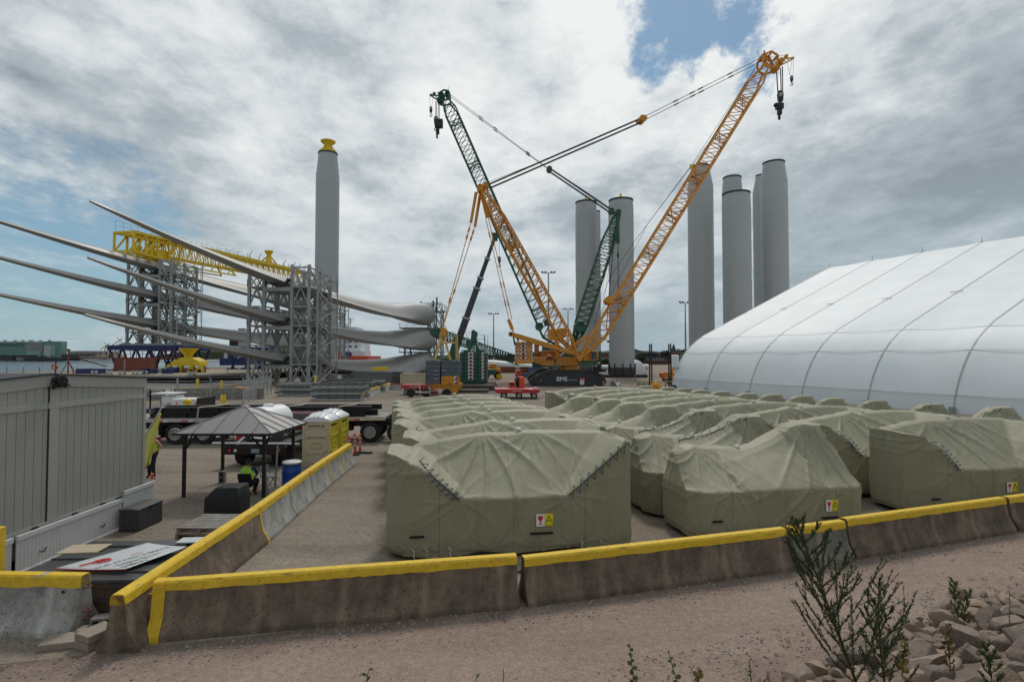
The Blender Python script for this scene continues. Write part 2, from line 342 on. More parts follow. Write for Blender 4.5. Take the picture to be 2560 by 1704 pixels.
def concrete_dark(name,base,streak,amt):
 m=bpy.data.materials.new(name);N,L,b=nodes(m);b.inputs['Roughness'].default_value=.9
 tc=N.new('ShaderNodeTexCoord')
 def nz(s,d,st,r=.65):
  mp=N.new('ShaderNodeMapping');L.new(tc.outputs['Object'],mp.inputs[0]);mp.inputs['Scale'].default_value=st
  n=N.new('ShaderNodeTexNoise');n.inputs['Scale'].default_value=s;n.inputs['Detail'].default_value=d;n.inputs['Roughness'].default_value=r;L.new(mp.outputs[0],n.inputs['Vector']);return n.outputs[0]
 a=nz(5,9,(1,1,.22),.75);c=nz(2.2,10,(1,1,1),.75);d=nz(34,8,(1,1,1),.85)
 cr=N.new('ShaderNodeValToRGB');L.new(c,cr.inputs[0]);e=cr.color_ramp.elements;e[0].position=.35;e[0].color=(*[x*.5 for x in base],1);e[1].position=.65;e[1].color=(*[x*1.35 for x in base],1)
 mr=N.new('ShaderNodeMapRange');L.new(a,mr.inputs[0]);mr.inputs[1].default_value=.42;mr.inputs[2].default_value=.66;mr.inputs[4].default_value=amt
 mx=N.new('ShaderNodeMix');mx.data_type='RGBA';L.new(mr.outputs[0],mx.inputs[0]);L.new(cr.outputs[0],mx.inputs[6]);mx.inputs[7].default_value=(*streak,1)
 mr2=N.new('ShaderNodeMapRange');L.new(d,mr2.inputs[0]);mr2.inputs[1].default_value=.60;mr2.inputs[2].default_value=.68;mr2.inputs[4].default_value=.45
 mx2=N.new('ShaderNodeMix');mx2.data_type='RGBA';L.new(mr2.outputs[0],mx2.inputs[0]);L.new(mx.outputs[2],mx2.inputs[6]);mx2.inputs[7].default_value=(*[min(1,x*1.9)for x in base],1)
 vo=N.new('ShaderNodeTexVoronoi');vo.inputs['Scale'].default_value=17;L.new(tc.outputs['Object'],vo.inputs['Vector'])
 p1=N.new('ShaderNodeMath');p1.operation='LESS_THAN';L.new(vo.outputs['Distance'],p1.inputs[0]);p1.inputs[1].default_value=.20
 p2=N.new('ShaderNodeMath');p2.operation='GREATER_THAN';L.new(nz(1.7,5,(1,1,.6)),p2.inputs[0]);p2.inputs[1].default_value=.53
 p3=N.new('ShaderNodeMath');p3.operation='MULTIPLY';L.new(p1.outputs[0],p3.inputs[0]);L.new(p2.outputs[0],p3.inputs[1])
 fm=N.new('ShaderNodeMapRange');sx=N.new('ShaderNodeSeparateXYZ');L.new(tc.outputs['Object'],sx.inputs[0]);pg=N.new('ShaderNodeMath');pg.operation='PINGPONG';L.new(sx.outputs[0],pg.inputs[0]);pg.inputs[1].default_value=.62
 L.new(pg.outputs[0],fm.inputs[0]);fm.inputs[1].default_value=.0;fm.inputs[2].default_value=.10;fm.inputs[3].default_value=.55;fm.inputs[4].default_value=0
 fk=N.new('ShaderNodeMath');fk.operation='MULTIPLY';L.new(fm.outputs[0],fk.inputs[0]);L.new(nz(14,6,(1,1,.5),.8),fk.inputs[1])
 m4=N.new('ShaderNodeMix');m4.data_type='RGBA';L.new(fk.outputs[0],m4.inputs[0]);L.new(mx2.outputs[2],m4.inputs[6]);m4.inputs[7].default_value=(*[min(1,x*2.6)for x in base],1)
 m3=N.new('ShaderNodeMix');m3.data_type='RGBA';L.new(p3.outputs[0],m3.inputs[0]);L.new(m4.outputs[2],m3.inputs[6]);m3.inputs[7].default_value=(*[x*.28 for x in base],1)
 L.new(m3.outputs[2],b.inputs['Base Color'])
 bp=N.new('ShaderNodeBump');bp.inputs['Strength'].default_value=.5;bp.inputs['Distance'].default_value=.015;L.new(d,bp.inputs['Height']);L.new(bp.outputs[0],b.inputs['Normal'])
 M_[name]=m;return m
concrete_dark('barrier_dark',(.185,.14,.10),(.05,.036,.026),.62)
concrete_dark('barrier_mid',(.22,.20,.17),(.10,.085,.065),.5)
concrete_dark('barrier_light',(.36,.355,.33),(.22,.205,.18),.45)
def tarp_mat():
 m=bpy.data.materials.new('tarpaulin');N,L,b=nodes(m);b.inputs['Roughness'].default_value=.62;b.inputs['Sheen Weight'].default_value=.08
 tc=N.new('ShaderNodeTexCoord')
 def nz(s,d,st=(1,1,1),r=.6,dist=0):
  mp=N.new('ShaderNodeMapping');L.new(tc.outputs['Object'],mp.inputs[0]);mp.inputs['Scale'].default_value=st
  n=N.new('ShaderNodeTexNoise');n.inputs['Scale'].default_value=s;n.inputs['Detail'].default_value=d;n.inputs['Roughness'].default_value=r;n.inputs['Distortion'].default_value=dist;L.new(mp.outputs[0],n.inputs['Vector']);return n.outputs[0]
 a=nz(1.2,5);c=nz(2.6,6,(1,1,.3),.55,.6);d=nz(9,5,(1,1,.5),.6,.4)
 cr=N.new('ShaderNodeValToRGB');L.new(a,cr.inputs[0]);e=cr.color_ramp.elements;e[0].position=.3;e[0].color=(.262,.246,.158,1);e[1].position=.7;e[1].color=(.305,.288,.192,1)
 sp=N.new('ShaderNodeSeparateXYZ');L.new(tc.outputs['Object'],sp.inputs[0])
 oi=N.new('ShaderNodeObjectInfo');rv=N.new('ShaderNodeMapRange');L.new(oi.outputs['Random'],rv.inputs[0]);rv.inputs[3].default_value=.86;rv.inputs[4].default_value=1.1
 st=nz(3.2,8,(1,1,.18),.7);sr=N.new('ShaderNodeMapRange');L.new(st,sr.inputs[0]);sr.inputs[1].default_value=.52;sr.inputs[2].default_value=.75;sr.inputs[3].default_value=1.0;sr.inputs[4].default_value=.72
 mq=N.new('ShaderNodeMath');mq.operation='MULTIPLY';L.new(rv.outputs[0],mq.inputs[0]);L.new(sr.outputs[0],mq.inputs[1])
 pp=N.new('ShaderNodeMath');pp.operation='PINGPONG';L.new(sp.outputs[0],pp.inputs[0]);pp.inputs[1].default_value=.73
 sm=N.new('ShaderNodeMapRange');L.new(pp.outputs[0],sm.inputs[0]);sm.inputs[1].default_value=.004;sm.inputs[2].default_value=.011;sm.inputs[3].default_value=.62;sm.inputs[4].default_value=1
 vs_=N.new('ShaderNodeVectorMath');vs_.operation='SCALE';L.new(cr.outputs[0],vs_.inputs[0]);mz=N.new('ShaderNodeMath');mz.operation='MULTIPLY';L.new(sm.outputs[0],mz.inputs[0]);L.new(mq.outputs[0],mz.inputs[1]);L.new(mz.outputs[0],vs_.inputs['Scale']);L.new(vs_.outputs[0],b.inputs['Base Color'])
 ad=N.new('ShaderNodeMath');ad.operation='ADD';L.new(c,ad.inputs[0])
 mu=N.new('ShaderNodeMath');mu.operation='MULTIPLY';L.new(d,mu.inputs[0]);mu.inputs[1].default_value=.22;L.new(mu.outputs[0],ad.inputs[1])
 bp=N.new('ShaderNodeBump');bp.inputs['Strength'].default_value=.3;bp.inputs['Distance'].default_value=.05;L.new(ad.outputs[0],bp.inputs['Height']);L.new(bp.outputs[0],b.inputs['Normal'])
 M_['tarp']=m
tarp_mat()
def tent_mat():
 m=bpy.data.materials.new('tent_fabric');N,L,b=nodes(m);b.inputs['Roughness'].default_value=.55;b.inputs['Specular IOR Level'].default_value=.4
 tc=N.new('ShaderNodeTexCoord')
 n=N.new('ShaderNodeTexNoise');n.inputs['Scale'].default_value=.35;n.inputs['Detail'].default_value=5;L.new(tc.outputs['Object'],n.inputs['Vector'])
 cr=N.new('ShaderNodeValToRGB');L.new(n.outputs[0],cr.inputs[0]);e=cr.color_ramp.elements;e[0].position=.3;e[0].color=(.74,.77,.775,1);e[1].position=.7;e[1].color=(.82,.845,.85,1)
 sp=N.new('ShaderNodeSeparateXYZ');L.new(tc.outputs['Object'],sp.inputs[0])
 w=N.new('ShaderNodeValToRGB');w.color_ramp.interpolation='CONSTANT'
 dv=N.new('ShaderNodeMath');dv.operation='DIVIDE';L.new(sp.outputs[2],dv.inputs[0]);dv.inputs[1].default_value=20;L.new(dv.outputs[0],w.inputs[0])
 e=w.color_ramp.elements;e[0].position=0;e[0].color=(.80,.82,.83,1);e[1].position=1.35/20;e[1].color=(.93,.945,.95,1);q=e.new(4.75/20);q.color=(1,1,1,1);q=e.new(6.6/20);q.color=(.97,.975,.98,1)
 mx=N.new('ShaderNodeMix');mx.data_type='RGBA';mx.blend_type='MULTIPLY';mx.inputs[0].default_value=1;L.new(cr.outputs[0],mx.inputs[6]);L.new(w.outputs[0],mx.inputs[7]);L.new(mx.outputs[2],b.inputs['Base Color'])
 n3=N.new('ShaderNodeTexNoise');n3.inputs['Scale'].default_value=1.3;n3.inputs['Detail'].default_value=6;L.new(tc.outputs['Object'],n3.inputs['Vector'])
 bp=N.new('ShaderNodeBump');bp.inputs['Strength'].default_value=.2;bp.inputs['Distance'].default_value=.05;L.new(n3.outputs[0],bp.inputs['Height']);L.new(bp.outputs[0],b.inputs['Normal'])
 M_['tent']=m
tent_mat()
def water_mat():
 m=bpy.data.materials.new('harbour_water');N,L,b=nodes(m);b.inputs['Roughness'].default_value=.12;b.inputs['Base Color'].default_value=(.05,.075,.09,1)
 tc=N.new('ShaderNodeTexCoord');mp=N.new('ShaderNodeMapping');L.new(tc.outputs['Object'],mp.inputs[0]);mp.inputs['Scale'].default_value=(.5,1,1)
 n=N.new('ShaderNodeTexNoise');n.inputs['Scale'].default_value=.8;n.inputs['Detail'].default_value=7;n.inputs['Roughness'].default_value=.7;L.new(mp.outputs[0],n.inputs['Vector'])
 bp=N.new('ShaderNodeBump');bp.inputs['Strength'].default_value=.9;bp.inputs['Distance'].default_value=.8;L.new(n.outputs[0],bp.inputs['Height']);L.new(bp.outputs[0],b.inputs['Normal'])
 M_['water']=m
water_mat()
def rock_mat():
 m=bpy.data.materials.new('riprap_rock');N,L,b=nodes(m);b.inputs['Roughness'].default_value=.9
 tc=N.new('ShaderNodeTexCoord');oi=N.new('ShaderNodeObjectInfo')
 n=N.new('ShaderNodeTexNoise');n.inputs['Scale'].default_value=5;n.inputs['Detail'].default_value=9;n.inputs['Roughness'].default_value=.7;L.new(tc.outputs['Object'],n.inputs['Vector'])
 ad=N.new('ShaderNodeMath');ad.operation='MULTIPLY_ADD';L.new(oi.outputs['Random'],ad.inputs[0]);ad.inputs[1].default_value=.45;L.new(n.outputs[0],ad.inputs[2])
 cr=N.new('ShaderNodeValToRGB');L.new(ad.outputs[0],cr.inputs[0]);e=cr.color_ramp.elements;e[0].position=.42;e[0].color=(.15,.115,.095,1);e[1].position=1.0;e[1].color=(.40,.285,.20,1)
 q=e.new(.7);q.color=(.27,.205,.165,1)
 L.new(cr.outputs[0],b.inputs['Base Color'])
 bp=N.new('ShaderNodeBump');bp.inputs['Strength'].default_value=.7;bp.inputs['Distance'].default_value=.05;L.new(n.outputs[0],bp.inputs['Height']);L.new(bp.outputs[0],b.inputs['Normal'])
 M_['rock']=m
rock_mat()
# ---------------------------------------------------------------- ground, path, water, hills
def top_poly(pts,z,zb,name,mt):
 mb=MB();n=len(pts)
 mb.add([(x,y,z)for x,y in pts]+[(x,y,zb)for x,y in pts],[tuple(range(n))]+[(i+n,(i+1)%n+n,(i+1)%n,i)for i in range(n)])
 return kind(mb.build(name,mt),'structure')
LAND=[(-400,-80),(500,-80),(1500,300),(1500,1500),(-20,1500),(-60,900),(-22,420),(-24,210),(-31,158),(-45.5,78.5),(-90,87),(-400,118)]
top_poly(LAND,0,-4,'ground',M_['yard_gravel'])
mb=MB();mb.add([(-3000,-100,-2.5),(3000,-100,-2.5),(3000,4000,-2.5),(-3000,4000,-2.5)],[(0,1,2,3)]);kind(mb.build('water',M_['water']),'structure')
# quay coping
mb=MB()
for a,b in(((-90,87),(-45.5,78.5)),((-45.5,78.5),(-31,158))):mb.bar((*a,.1),(*b,.1),.8,.25)
kind(mb.build('quay_kerb',M_['concrete_white']),'structure')
BL=[(-14,5.9),(-6.6,7.55),(.2,9.2),(5.64,10.75),(7.2,11.35),(12.05,13.1),(17,15.4),(30,22)]
def barrier_y(x):
 for(x0,y0),(x1,y1)in zip(BL,BL[1:]):
  if x<=x1:return y0+(y1-y0)*(x-x0)/(x1-x0)
 return BL[-1][1]
def berm(x,y):
 d=(x-1.5)*.381-(y-6.4)*.925
 t=max(0.0,d+.1)
 z=min(2.55,t*.5)if t>.4 else t*t*.625
 return z+.004+.05*noise.noise(Vector((x*.9,y*.9,0)))*min(1,t*2)
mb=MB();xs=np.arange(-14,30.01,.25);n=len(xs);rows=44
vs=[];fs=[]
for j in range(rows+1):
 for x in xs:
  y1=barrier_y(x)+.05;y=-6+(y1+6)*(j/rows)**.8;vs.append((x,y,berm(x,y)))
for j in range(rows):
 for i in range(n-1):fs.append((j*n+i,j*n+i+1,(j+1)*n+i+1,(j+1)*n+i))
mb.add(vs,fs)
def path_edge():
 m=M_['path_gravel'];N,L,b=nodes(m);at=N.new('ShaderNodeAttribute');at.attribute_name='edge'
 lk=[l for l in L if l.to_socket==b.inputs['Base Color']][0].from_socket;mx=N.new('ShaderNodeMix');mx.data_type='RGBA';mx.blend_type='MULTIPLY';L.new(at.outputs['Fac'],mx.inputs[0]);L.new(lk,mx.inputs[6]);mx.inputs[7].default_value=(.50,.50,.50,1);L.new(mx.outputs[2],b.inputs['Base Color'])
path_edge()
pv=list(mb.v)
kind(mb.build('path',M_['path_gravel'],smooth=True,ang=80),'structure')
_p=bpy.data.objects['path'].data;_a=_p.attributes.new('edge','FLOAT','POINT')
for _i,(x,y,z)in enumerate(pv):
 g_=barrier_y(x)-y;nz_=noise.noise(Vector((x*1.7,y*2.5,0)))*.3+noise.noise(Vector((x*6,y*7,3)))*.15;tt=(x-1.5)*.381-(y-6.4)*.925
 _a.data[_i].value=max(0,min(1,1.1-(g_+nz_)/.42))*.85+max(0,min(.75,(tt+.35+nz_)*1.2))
# loose stones lying on the gravel, too many to count
mb=MB();rr=random.Random(3)
def stone(mb,x,y,z,s,rr):
 pts=[]
 for dx,dy,dz in((-1,-1,-.4),(1,-1,-.4),(1,1,-.4),(-1,1,-.4),(-.6,-.5,.6),(.7,-.5,.5),(.5,.6,.7),(-.6,.5,.5)):
  pts.append((x+dx*s*rr.uniform(.6,1.1),y+dy*s*rr.uniform(.6,1.1),z+dz*s*rr.uniform(.6,1.1)))
 mb.add(pts,[(3,2,1,0),(4,5,6,7),(0,1,5,4),(1,2,6,5),(2,3,7,6),(3,0,4,7)])
for _ in range(5200):
 x=rr.uniform(-8,12);y=5.0+rr.random()**1.4*13
 if y<barrier_y(x):z=berm(x,y)
 else:z=0
 near=abs(y-barrier_y(x))<.5
 mb.mi=rr.choice((0,0,1,2))
 stone(mb,x,y,z,rr.uniform(.006,.016)*(1.4 if near else 1)*(1.6 if rr.random()<.06 else 1),rr)
for _ in range(3500):
 x=rr.uniform(-7,12)
 if rr.random()<.55:
  t=rr.uniform(-1.1,.3);y=6.4+(x-1.5)*.412-t
 else:y=barrier_y(x)-abs(rr.gauss(.3,.22))
 mb.mi=rr.choice((0,1,1,2));stone(mb,x,y,berm(x,y),rr.uniform(.010,.028),rr)
kind(mb.build('gravel',[mm('stone_a',(.27,.215,.185),.95,var=.3,scale=8),mm('stone_b',(.27,.24,.215),.95,var=.3,scale=8),mm('stone_c',(.16,.135,.12),.95,var=.3,scale=8)]),'stuff')['label']='loose grey and pink stones scattered over the gravel'
# far hills
def hill(name,x0,x1,y,z0,amp,seed,mt,dep=60):
 mb=MB();n=60;rings=[]
 for i in range(n+1):
  t=i/n;x=x0+(x1-x0)*t;e=min(1,min(t,1-t)*6)
  h=z0+amp*e*(.55+.45*noise.noise(Vector((x*.012,seed,0))))+e*2.2*noise.noise(Vector((x*.08,seed,3)))
  rings.append([(x,y,-3),(x,y+dep*.2,h*.8),(x,y+dep*.5,h),(x,y+dep,-3)])
 mb.loft(rings,closed=False);o=mb.build(name,mt,smooth=True);return kind(o,'structure')
hill('hills',-620,-250,900,3,22,2.0,M_['far_foliage'])
hill('hills',-260,40,1200,2,9,5.0,M_['far_foliage'])
hill('hills',-50,420,520,2,14,9.0,M_['far_foliage'],80)
hill('shore',-1200,100,835,-1.5,1.0,4.0,M_['city_grey'],300)
# ---------------------------------------------------------------- fabric shelter
def shelter():
 th=thing('fabric_shelter','huge white arched fabric shelter with grey rib seams beside the covered crates','tent',(41,30,0),0)
 prof=[(-.05,-.1),(.05,.5),(.25,1.2),(.5,1.9),(.9,2.75),(1.4,3.6),(2.1,4.55),(3.05,5.5),(4.0,6.2),(5.2,6.95),(6.65,7.6),(9.1,8.72),(12,10.0),(15.5,11.55),(20.3,13.67),(25,15.75),(29.1,17.55)]
 prof=[(u,z)for u,z in prof]
 full=prof+[(58.2-u,z)for u,z in reversed(prof[:-1])]
 ax=Vector((-.4,1,0));nx=Vector((.931,.368,0))
 base0=Vector((20.6,70,0))
 def pt(k,u,z,out=0.0):
  return base0+ax*(-6.0*k)+nx*u+Vector((0,0,z))
 NF=9
 mb=MB();rings=[]
 sub=8
 for i in range(NF*sub+1):
  k=i/sub;t=(i%sub)/sub;sag=.09*4*t*(1-t)
  ring=[]
  for j,(u,z)in enumerate(full):
   uu,zz_=u,z
   a=full[max(0,j-1)];b=full[min(len(full)-1,j+1)]
   tx,tz=b[0]-a[0],b[1]-a[1];l=math.hypot(tx,tz);nxx,nz=-tz/l,tx/l
   ring.append(pt(k,uu-nxx*sag,zz_-nz*sag))
  rings.append(ring)
 mb.loft(rings,closed=False,caps=False)
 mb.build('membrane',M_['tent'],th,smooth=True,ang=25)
 mb=MB()
 for k in(0,NF):
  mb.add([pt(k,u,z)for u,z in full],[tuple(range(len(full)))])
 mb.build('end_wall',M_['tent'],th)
 mm('seam_grey',(.36,.37,.38),.5,var=.1,scale=3)
 for k in range(NF+1):
  mb=MB();pts=[pt(k,u,z)for u,z in full]
  for a,b in zip(pts,pts[1:]):mb.bar(a,b,.11,.05)
  rib=mb.build('rib',M_['seam_grey'],th)
  p=pt(k,29.1,17.5);mb=MB();mb.tube(p,p+Vector((0,0,.75)),.025,5);mb.tube(p,p+Vector((0,0,.2)),.07,6);mb.build('lightning_rod',M_['seam_grey'],th)
  u,z=12.0+.4,10.2;mb=MB();q=pt(k,u,z+.12)
  mb.bar(q-ax*.5,q+ax*.5,.05,.05);mb.build('cleat',M_['galvanised'],rib)
  mb=MB();q=pt(k,-.18,0);mb.box(q+Vector((0,0,.25)),(.3,.3,.5));mb.build('foot_bracket',M_['galvanised'],rib)
 for zt in(1.35,4.75,6.6):
  for q,(a,b)in enumerate(zip(full,full[1:])):
   if a[1]<=zt<b[1]and q<16:
    t=(zt-a[1])/(b[1]-a[1]);u=a[0]+(b[0]-a[0])*t
    mb=MB();mb.bar(pt(0,u-.03,zt),pt(NF,u-.03,zt),.05,.012);mb.build('welt',M_['tent'],th)
 mb=MB();q=pt(0,1.1,3.6)-nx*.5;mb.box(q,(1.0,.8,1.6),rz=-.38);mb.build('vent_hood',M_['white_plastic'],th,bevel=.1)
shelter()
# ---------------------------------------------------------------- turbine tower sections
def tower(px,wpx,ytop,Y,label,cone=None,base=True,cap=None,grp='standing turbine tower sections',zb=0.0,flange=False,foundation=True):
 c=P(px,ytop,Y);r=wpx/2*Y/F;zt=c.z;X=c.x
 th=thing('tower_section',label,'tower',(X,Y,zb),0,grp)
 b0=zb+2.0 if foundation else zb
 prof=[(r*1.0,b0),(r,b0+.4)]
 if cone:
  zc=P(px,cone[0],Y).z;rt=cone[1]/2*Y/F
  prof+=[(r*.995,(zc+b0)/2),(r*.985,zc),(rt,zt-.25),(rt,zt)]
 else:prof+=[(r*.97,(zt+b0)/2),(r*.95,zt-.25),(r*.95,zt)]
 rt=prof[-1][0]
 z=b0+2.4;zc=P(px,cone[0],Y).z if cone else zt
 ri=[]
 while z<zc-1:ri.append(z);z+=3.1
 rad=lambda q:float(np.interp(q,[p_[1]for p_ in prof],[p_[0]for p_ in prof]))
 for q in ri:prof+=[(rad(q),q-.05),(rad(q)*1.0012,q),(rad(q),q+.05)]
 prof.sort(key=lambda p_:p_[1]);mb=MB();mb.lathe(prof,(X,Y,0),64);shell=mb.build('shell',M_['tower_grey'],th,smooth=True,ang=30)
 if cone:
  mb=MB();mb.lathe([(r*.99,zc-.12),(r*1.0,zc),(r*.985,zc+.1)],(X,Y,0),64);mb.build('ring_joint',M_['tower_grey'],th,smooth=True)
 mb=MB();mb.lathe([(rt*1.03,zt-.12),(rt*1.05,zt),(rt*1.05,zt+.22),(rt*.9,zt+.22)],(X,Y,0),48);mb.build('top_flange',M_['dark_steel'],th,smooth=True)
 if cap=='star':
  mb=MB();mb.lathe([(rt*.45,zt+.2),(rt*.4,zt+.5),(rt*.12,zt+1.0),(.12,zt+1.7)],(X,Y,0),8)
  for a in range(3):
   t=a*2.094;mb.bar((X,Y,zt+.9),(X+rt*.9*math.cos(t),Y+rt*.9*math.sin(t),zt+.2),.3,.3)
  mb.build('lifting_frame',M_['gantry_yellow'],th)
 if cap=='tarp':
  mb=MB();mb.lathe([(rt*1.0,zt+.2),(rt*.86,zt+.7),(rt*.55,zt+.95),(.05,zt+1.05)],(X,Y,0),9);mb.build('top_cover',M_['white_plastic'],th)
 if cap=='bell':
  mb=MB();mb.lathe([(rt*.95,zt+.2),(rt*.95,zt+.7),(rt*.5,zt+.95),(rt*.36,zt+1.8),(rt*.42,zt+2.3),(rt*.78,zt+3.0),(rt*.8,zt+3.25),(rt*.7,zt+3.2),(rt*.3,zt+2.4)],(X,Y,0),20)
  for a in range(6):
   t=a*1.047;mb.bar((X+rt*.95*math.cos(t),Y+rt*.95*math.sin(t),zt+.3),(X+rt*.4*math.cos(t),Y+rt*.4*math.sin(t),zt+1.9),.22,.3)
  mb.build('lifting_head',M_['gantry_yellow'],th,smooth=True)
 if foundation:
  mb=MB();mb.lathe([(r*1.06,zb+.6),(r*1.06,zb+1.9),(r*.98,zb+2.0)],(X,Y,0),40);mb.build('foundation_ring',M_['dark_wood'],th,smooth=True)
  for a in range(10):
   t=a*.628+.2;q=Vector((X+r*1.08*math.cos(t),Y+r*1.08*math.sin(t),zb+.6));mb=MB();mb.bar(q,q+Vector((0,0,2.2)),.2,.2);mb.build('clamp',M_['dark_steel'],th)
  mb=MB();mb.box((X,Y,zb+.3),(r*3.4,r*3.0,.6));mb.build('base_mat',M_['black_steel'],th)
 return th
tower(820,57,386,132,'lone tall tower section on the barge topped with a yellow bell shaped lifting head',(440,46),cap='bell',foundation=False,zb=1.4)
tower(1465,54,508,118,'blunt tower section with yellow star frame on top, left of the pair behind the cranes',cap='star')
tower(1552,62,503,112,'blunt tower section with yellow star frame on top, right of the pair behind the cranes',cap='star')
tower(1488,26,530,150,'slim tower section peeking out behind the left star topped tower')
tower(1571,26,530,146,'slim tower section peeking out behind the right star topped tower')
tower(1750,62,418,122,'tapered tower section crossed by the orange crane boom',(465,44))
tower(1830,50,446,134,'tapered tower section with silvery cover, behind a shorter flanged one',(482,43),cap='tarp')
tower(1841,67,486,112,'flanged blunt tower section standing in front of the silver covered one')
tower(1900,36,440,140,'narrow tapered tower section behind the rightmost tower',(482,20))
tower(1934,63,409,117,'rightmost tapered tower section rising behind the white fabric shelter',(455,50))
# ---------------------------------------------------------------- turbine blades
def interp(x,xs,ys):return float(np.interp(x,xs,ys))
def blade(pts,label,grp,rootr=2.6,dark=None):
 """pts: root, mid, tip centre line points"""
 P0,P1,P2=[Vector(p)for p in pts]
 th=thing('turbine_blade',label,'wind turbine blade',P0,0,grp)
 n=64;m=28;rings=[]
 L1=(P1-P0).length;L2=(P2-P1).length;tm=L1/(L1+L2)
 def c(t):
  a=(1-t)*(tm-t)/tm;b=t*(1-t)/(tm*(1-tm));d=t*(t-tm)/(1-tm)
  return P0*a+P1*b+P2*d
 for i in range(n+1):
  t=(i/n)**1.15;q=c(t);tg=(c(min(1,t+.01))-c(max(0,t-.01))).normalized()
  side=tg.cross(Vector((0,0,1))).normalized();up=side.cross(tg).normalized()
  ca=interp(t,[0,.02,.08,.16,.24,.4,.6,.8,.95,1],[1,1,1.02,.95,.78,.55,.40,.27,.15,.02])*rootr
  cb=interp(t,[0,.02,.08,.16,.24,.4,.6,.8,.95,1],[1,1,1.02,1.12,1.08,.86,.64,.43,.22,.03])*rootr
  th_=interp(t,[0,.03,.1,.2,.4,.7,1],[1,1,.84,.50,.38,.32,.24])*rootr*interp(t,[0,.2,.6,1],[1,1.0,1.05,.25])
  tw=R(interp(t,[0,.1,.2,.5,1],[38,34,26,16,10]))
  sharp=interp(t,[0,.04,.16,.3],[0,0,.75,1])
  ring=[]
  for k in range(m):
   a=2*math.pi*k/m;x=math.cos(a);y=math.sin(a)
   if x<0:y*=(1-sharp*(-x)**1.2)
   X_=x*cb+(-.25*cb*sharp if x<0 else 0);Y_=y*th_
   xr=X_*math.cos(tw)-Y_*math.sin(tw);yr=X_*math.sin(tw)+Y_*math.cos(tw)
   ring.append(q+side*xr+up*yr)
  rings.append(ring)
 mb=MB();mb.loft(rings);mb.build('shell',M_['blade_white'],th,smooth=True,ang=50)
 tg=(c(0)-c(.01)).normalized();rot=tg.to_track_quat('Z','Y').to_euler()
 mb=MB();mb.lathe([(rootr*1.02,-.3),(rootr*1.06,-.2),(rootr*1.06,.12),(rootr*.96,.16),(rootr*.92,-.1)],P0,40,rot);mb.build('root_flange',M_['galvanised'],th,smooth=True)
 return th
nm=['top','middle','bottom']
for i,(ry,my,ty,tx)in enumerate([(785,701,502,225),(848,799,643,219),(907,896,786,212)]):
 blade([P(1062,ry,130),P(697,my,83.5),P(tx,ty,57.3)],f'{nm[i]} of the three nearer blades whose round roots show at the right','turbine blades stacked in the racks')
for i,(ry,my,ty)in enumerate([(758,672,500),(808,744,596),(857,816,696)]):
 blade([P(757,ry,158),P(377,my-8,113),P(-150,ty+8,76)],f'{nm[i]} of the three farther blades crossing the barge rack and the left edge','turbine blades stacked in the racks')
# ---------------------------------------------------------------- blade racks
def xbrace(mb,a,b,z0,z1,w,style='X'):
 a0=Vector((*a,z0));a1=Vector((*a,z1));b0=Vector((*b,z0));b1=Vector((*b,z1));md=(a1+b1)/2;m0=(a0+b0)/2
 if style=='X':mb.bar(a0,b1,w);mb.bar(b0,a1,w)
 elif style=='K':mb.bar(a0,md,w);mb.bar(b0,md,w)
 elif style=='V':mb.bar(a1,m0,w);mb.bar(b1,m0,w)
 else:mb.bar(a0,b1,w)
def railing(mb,pts,z,h=1.1,w=.05,step=1.5):
 for p,q in zip(pts,pts[1:]):
  p=Vector(p);q=Vector(q);n=max(1,int((q-p).length/step))
  for i in range(n+1):
   t=p.lerp(q,i/n);mb.bar((t.x,t.y,z),(t.x,t.y,z+h),w)
  for hh in(h,h*.55):mb.bar((p.x,p.y,z+hh),(q.x,q.y,z+hh),w)
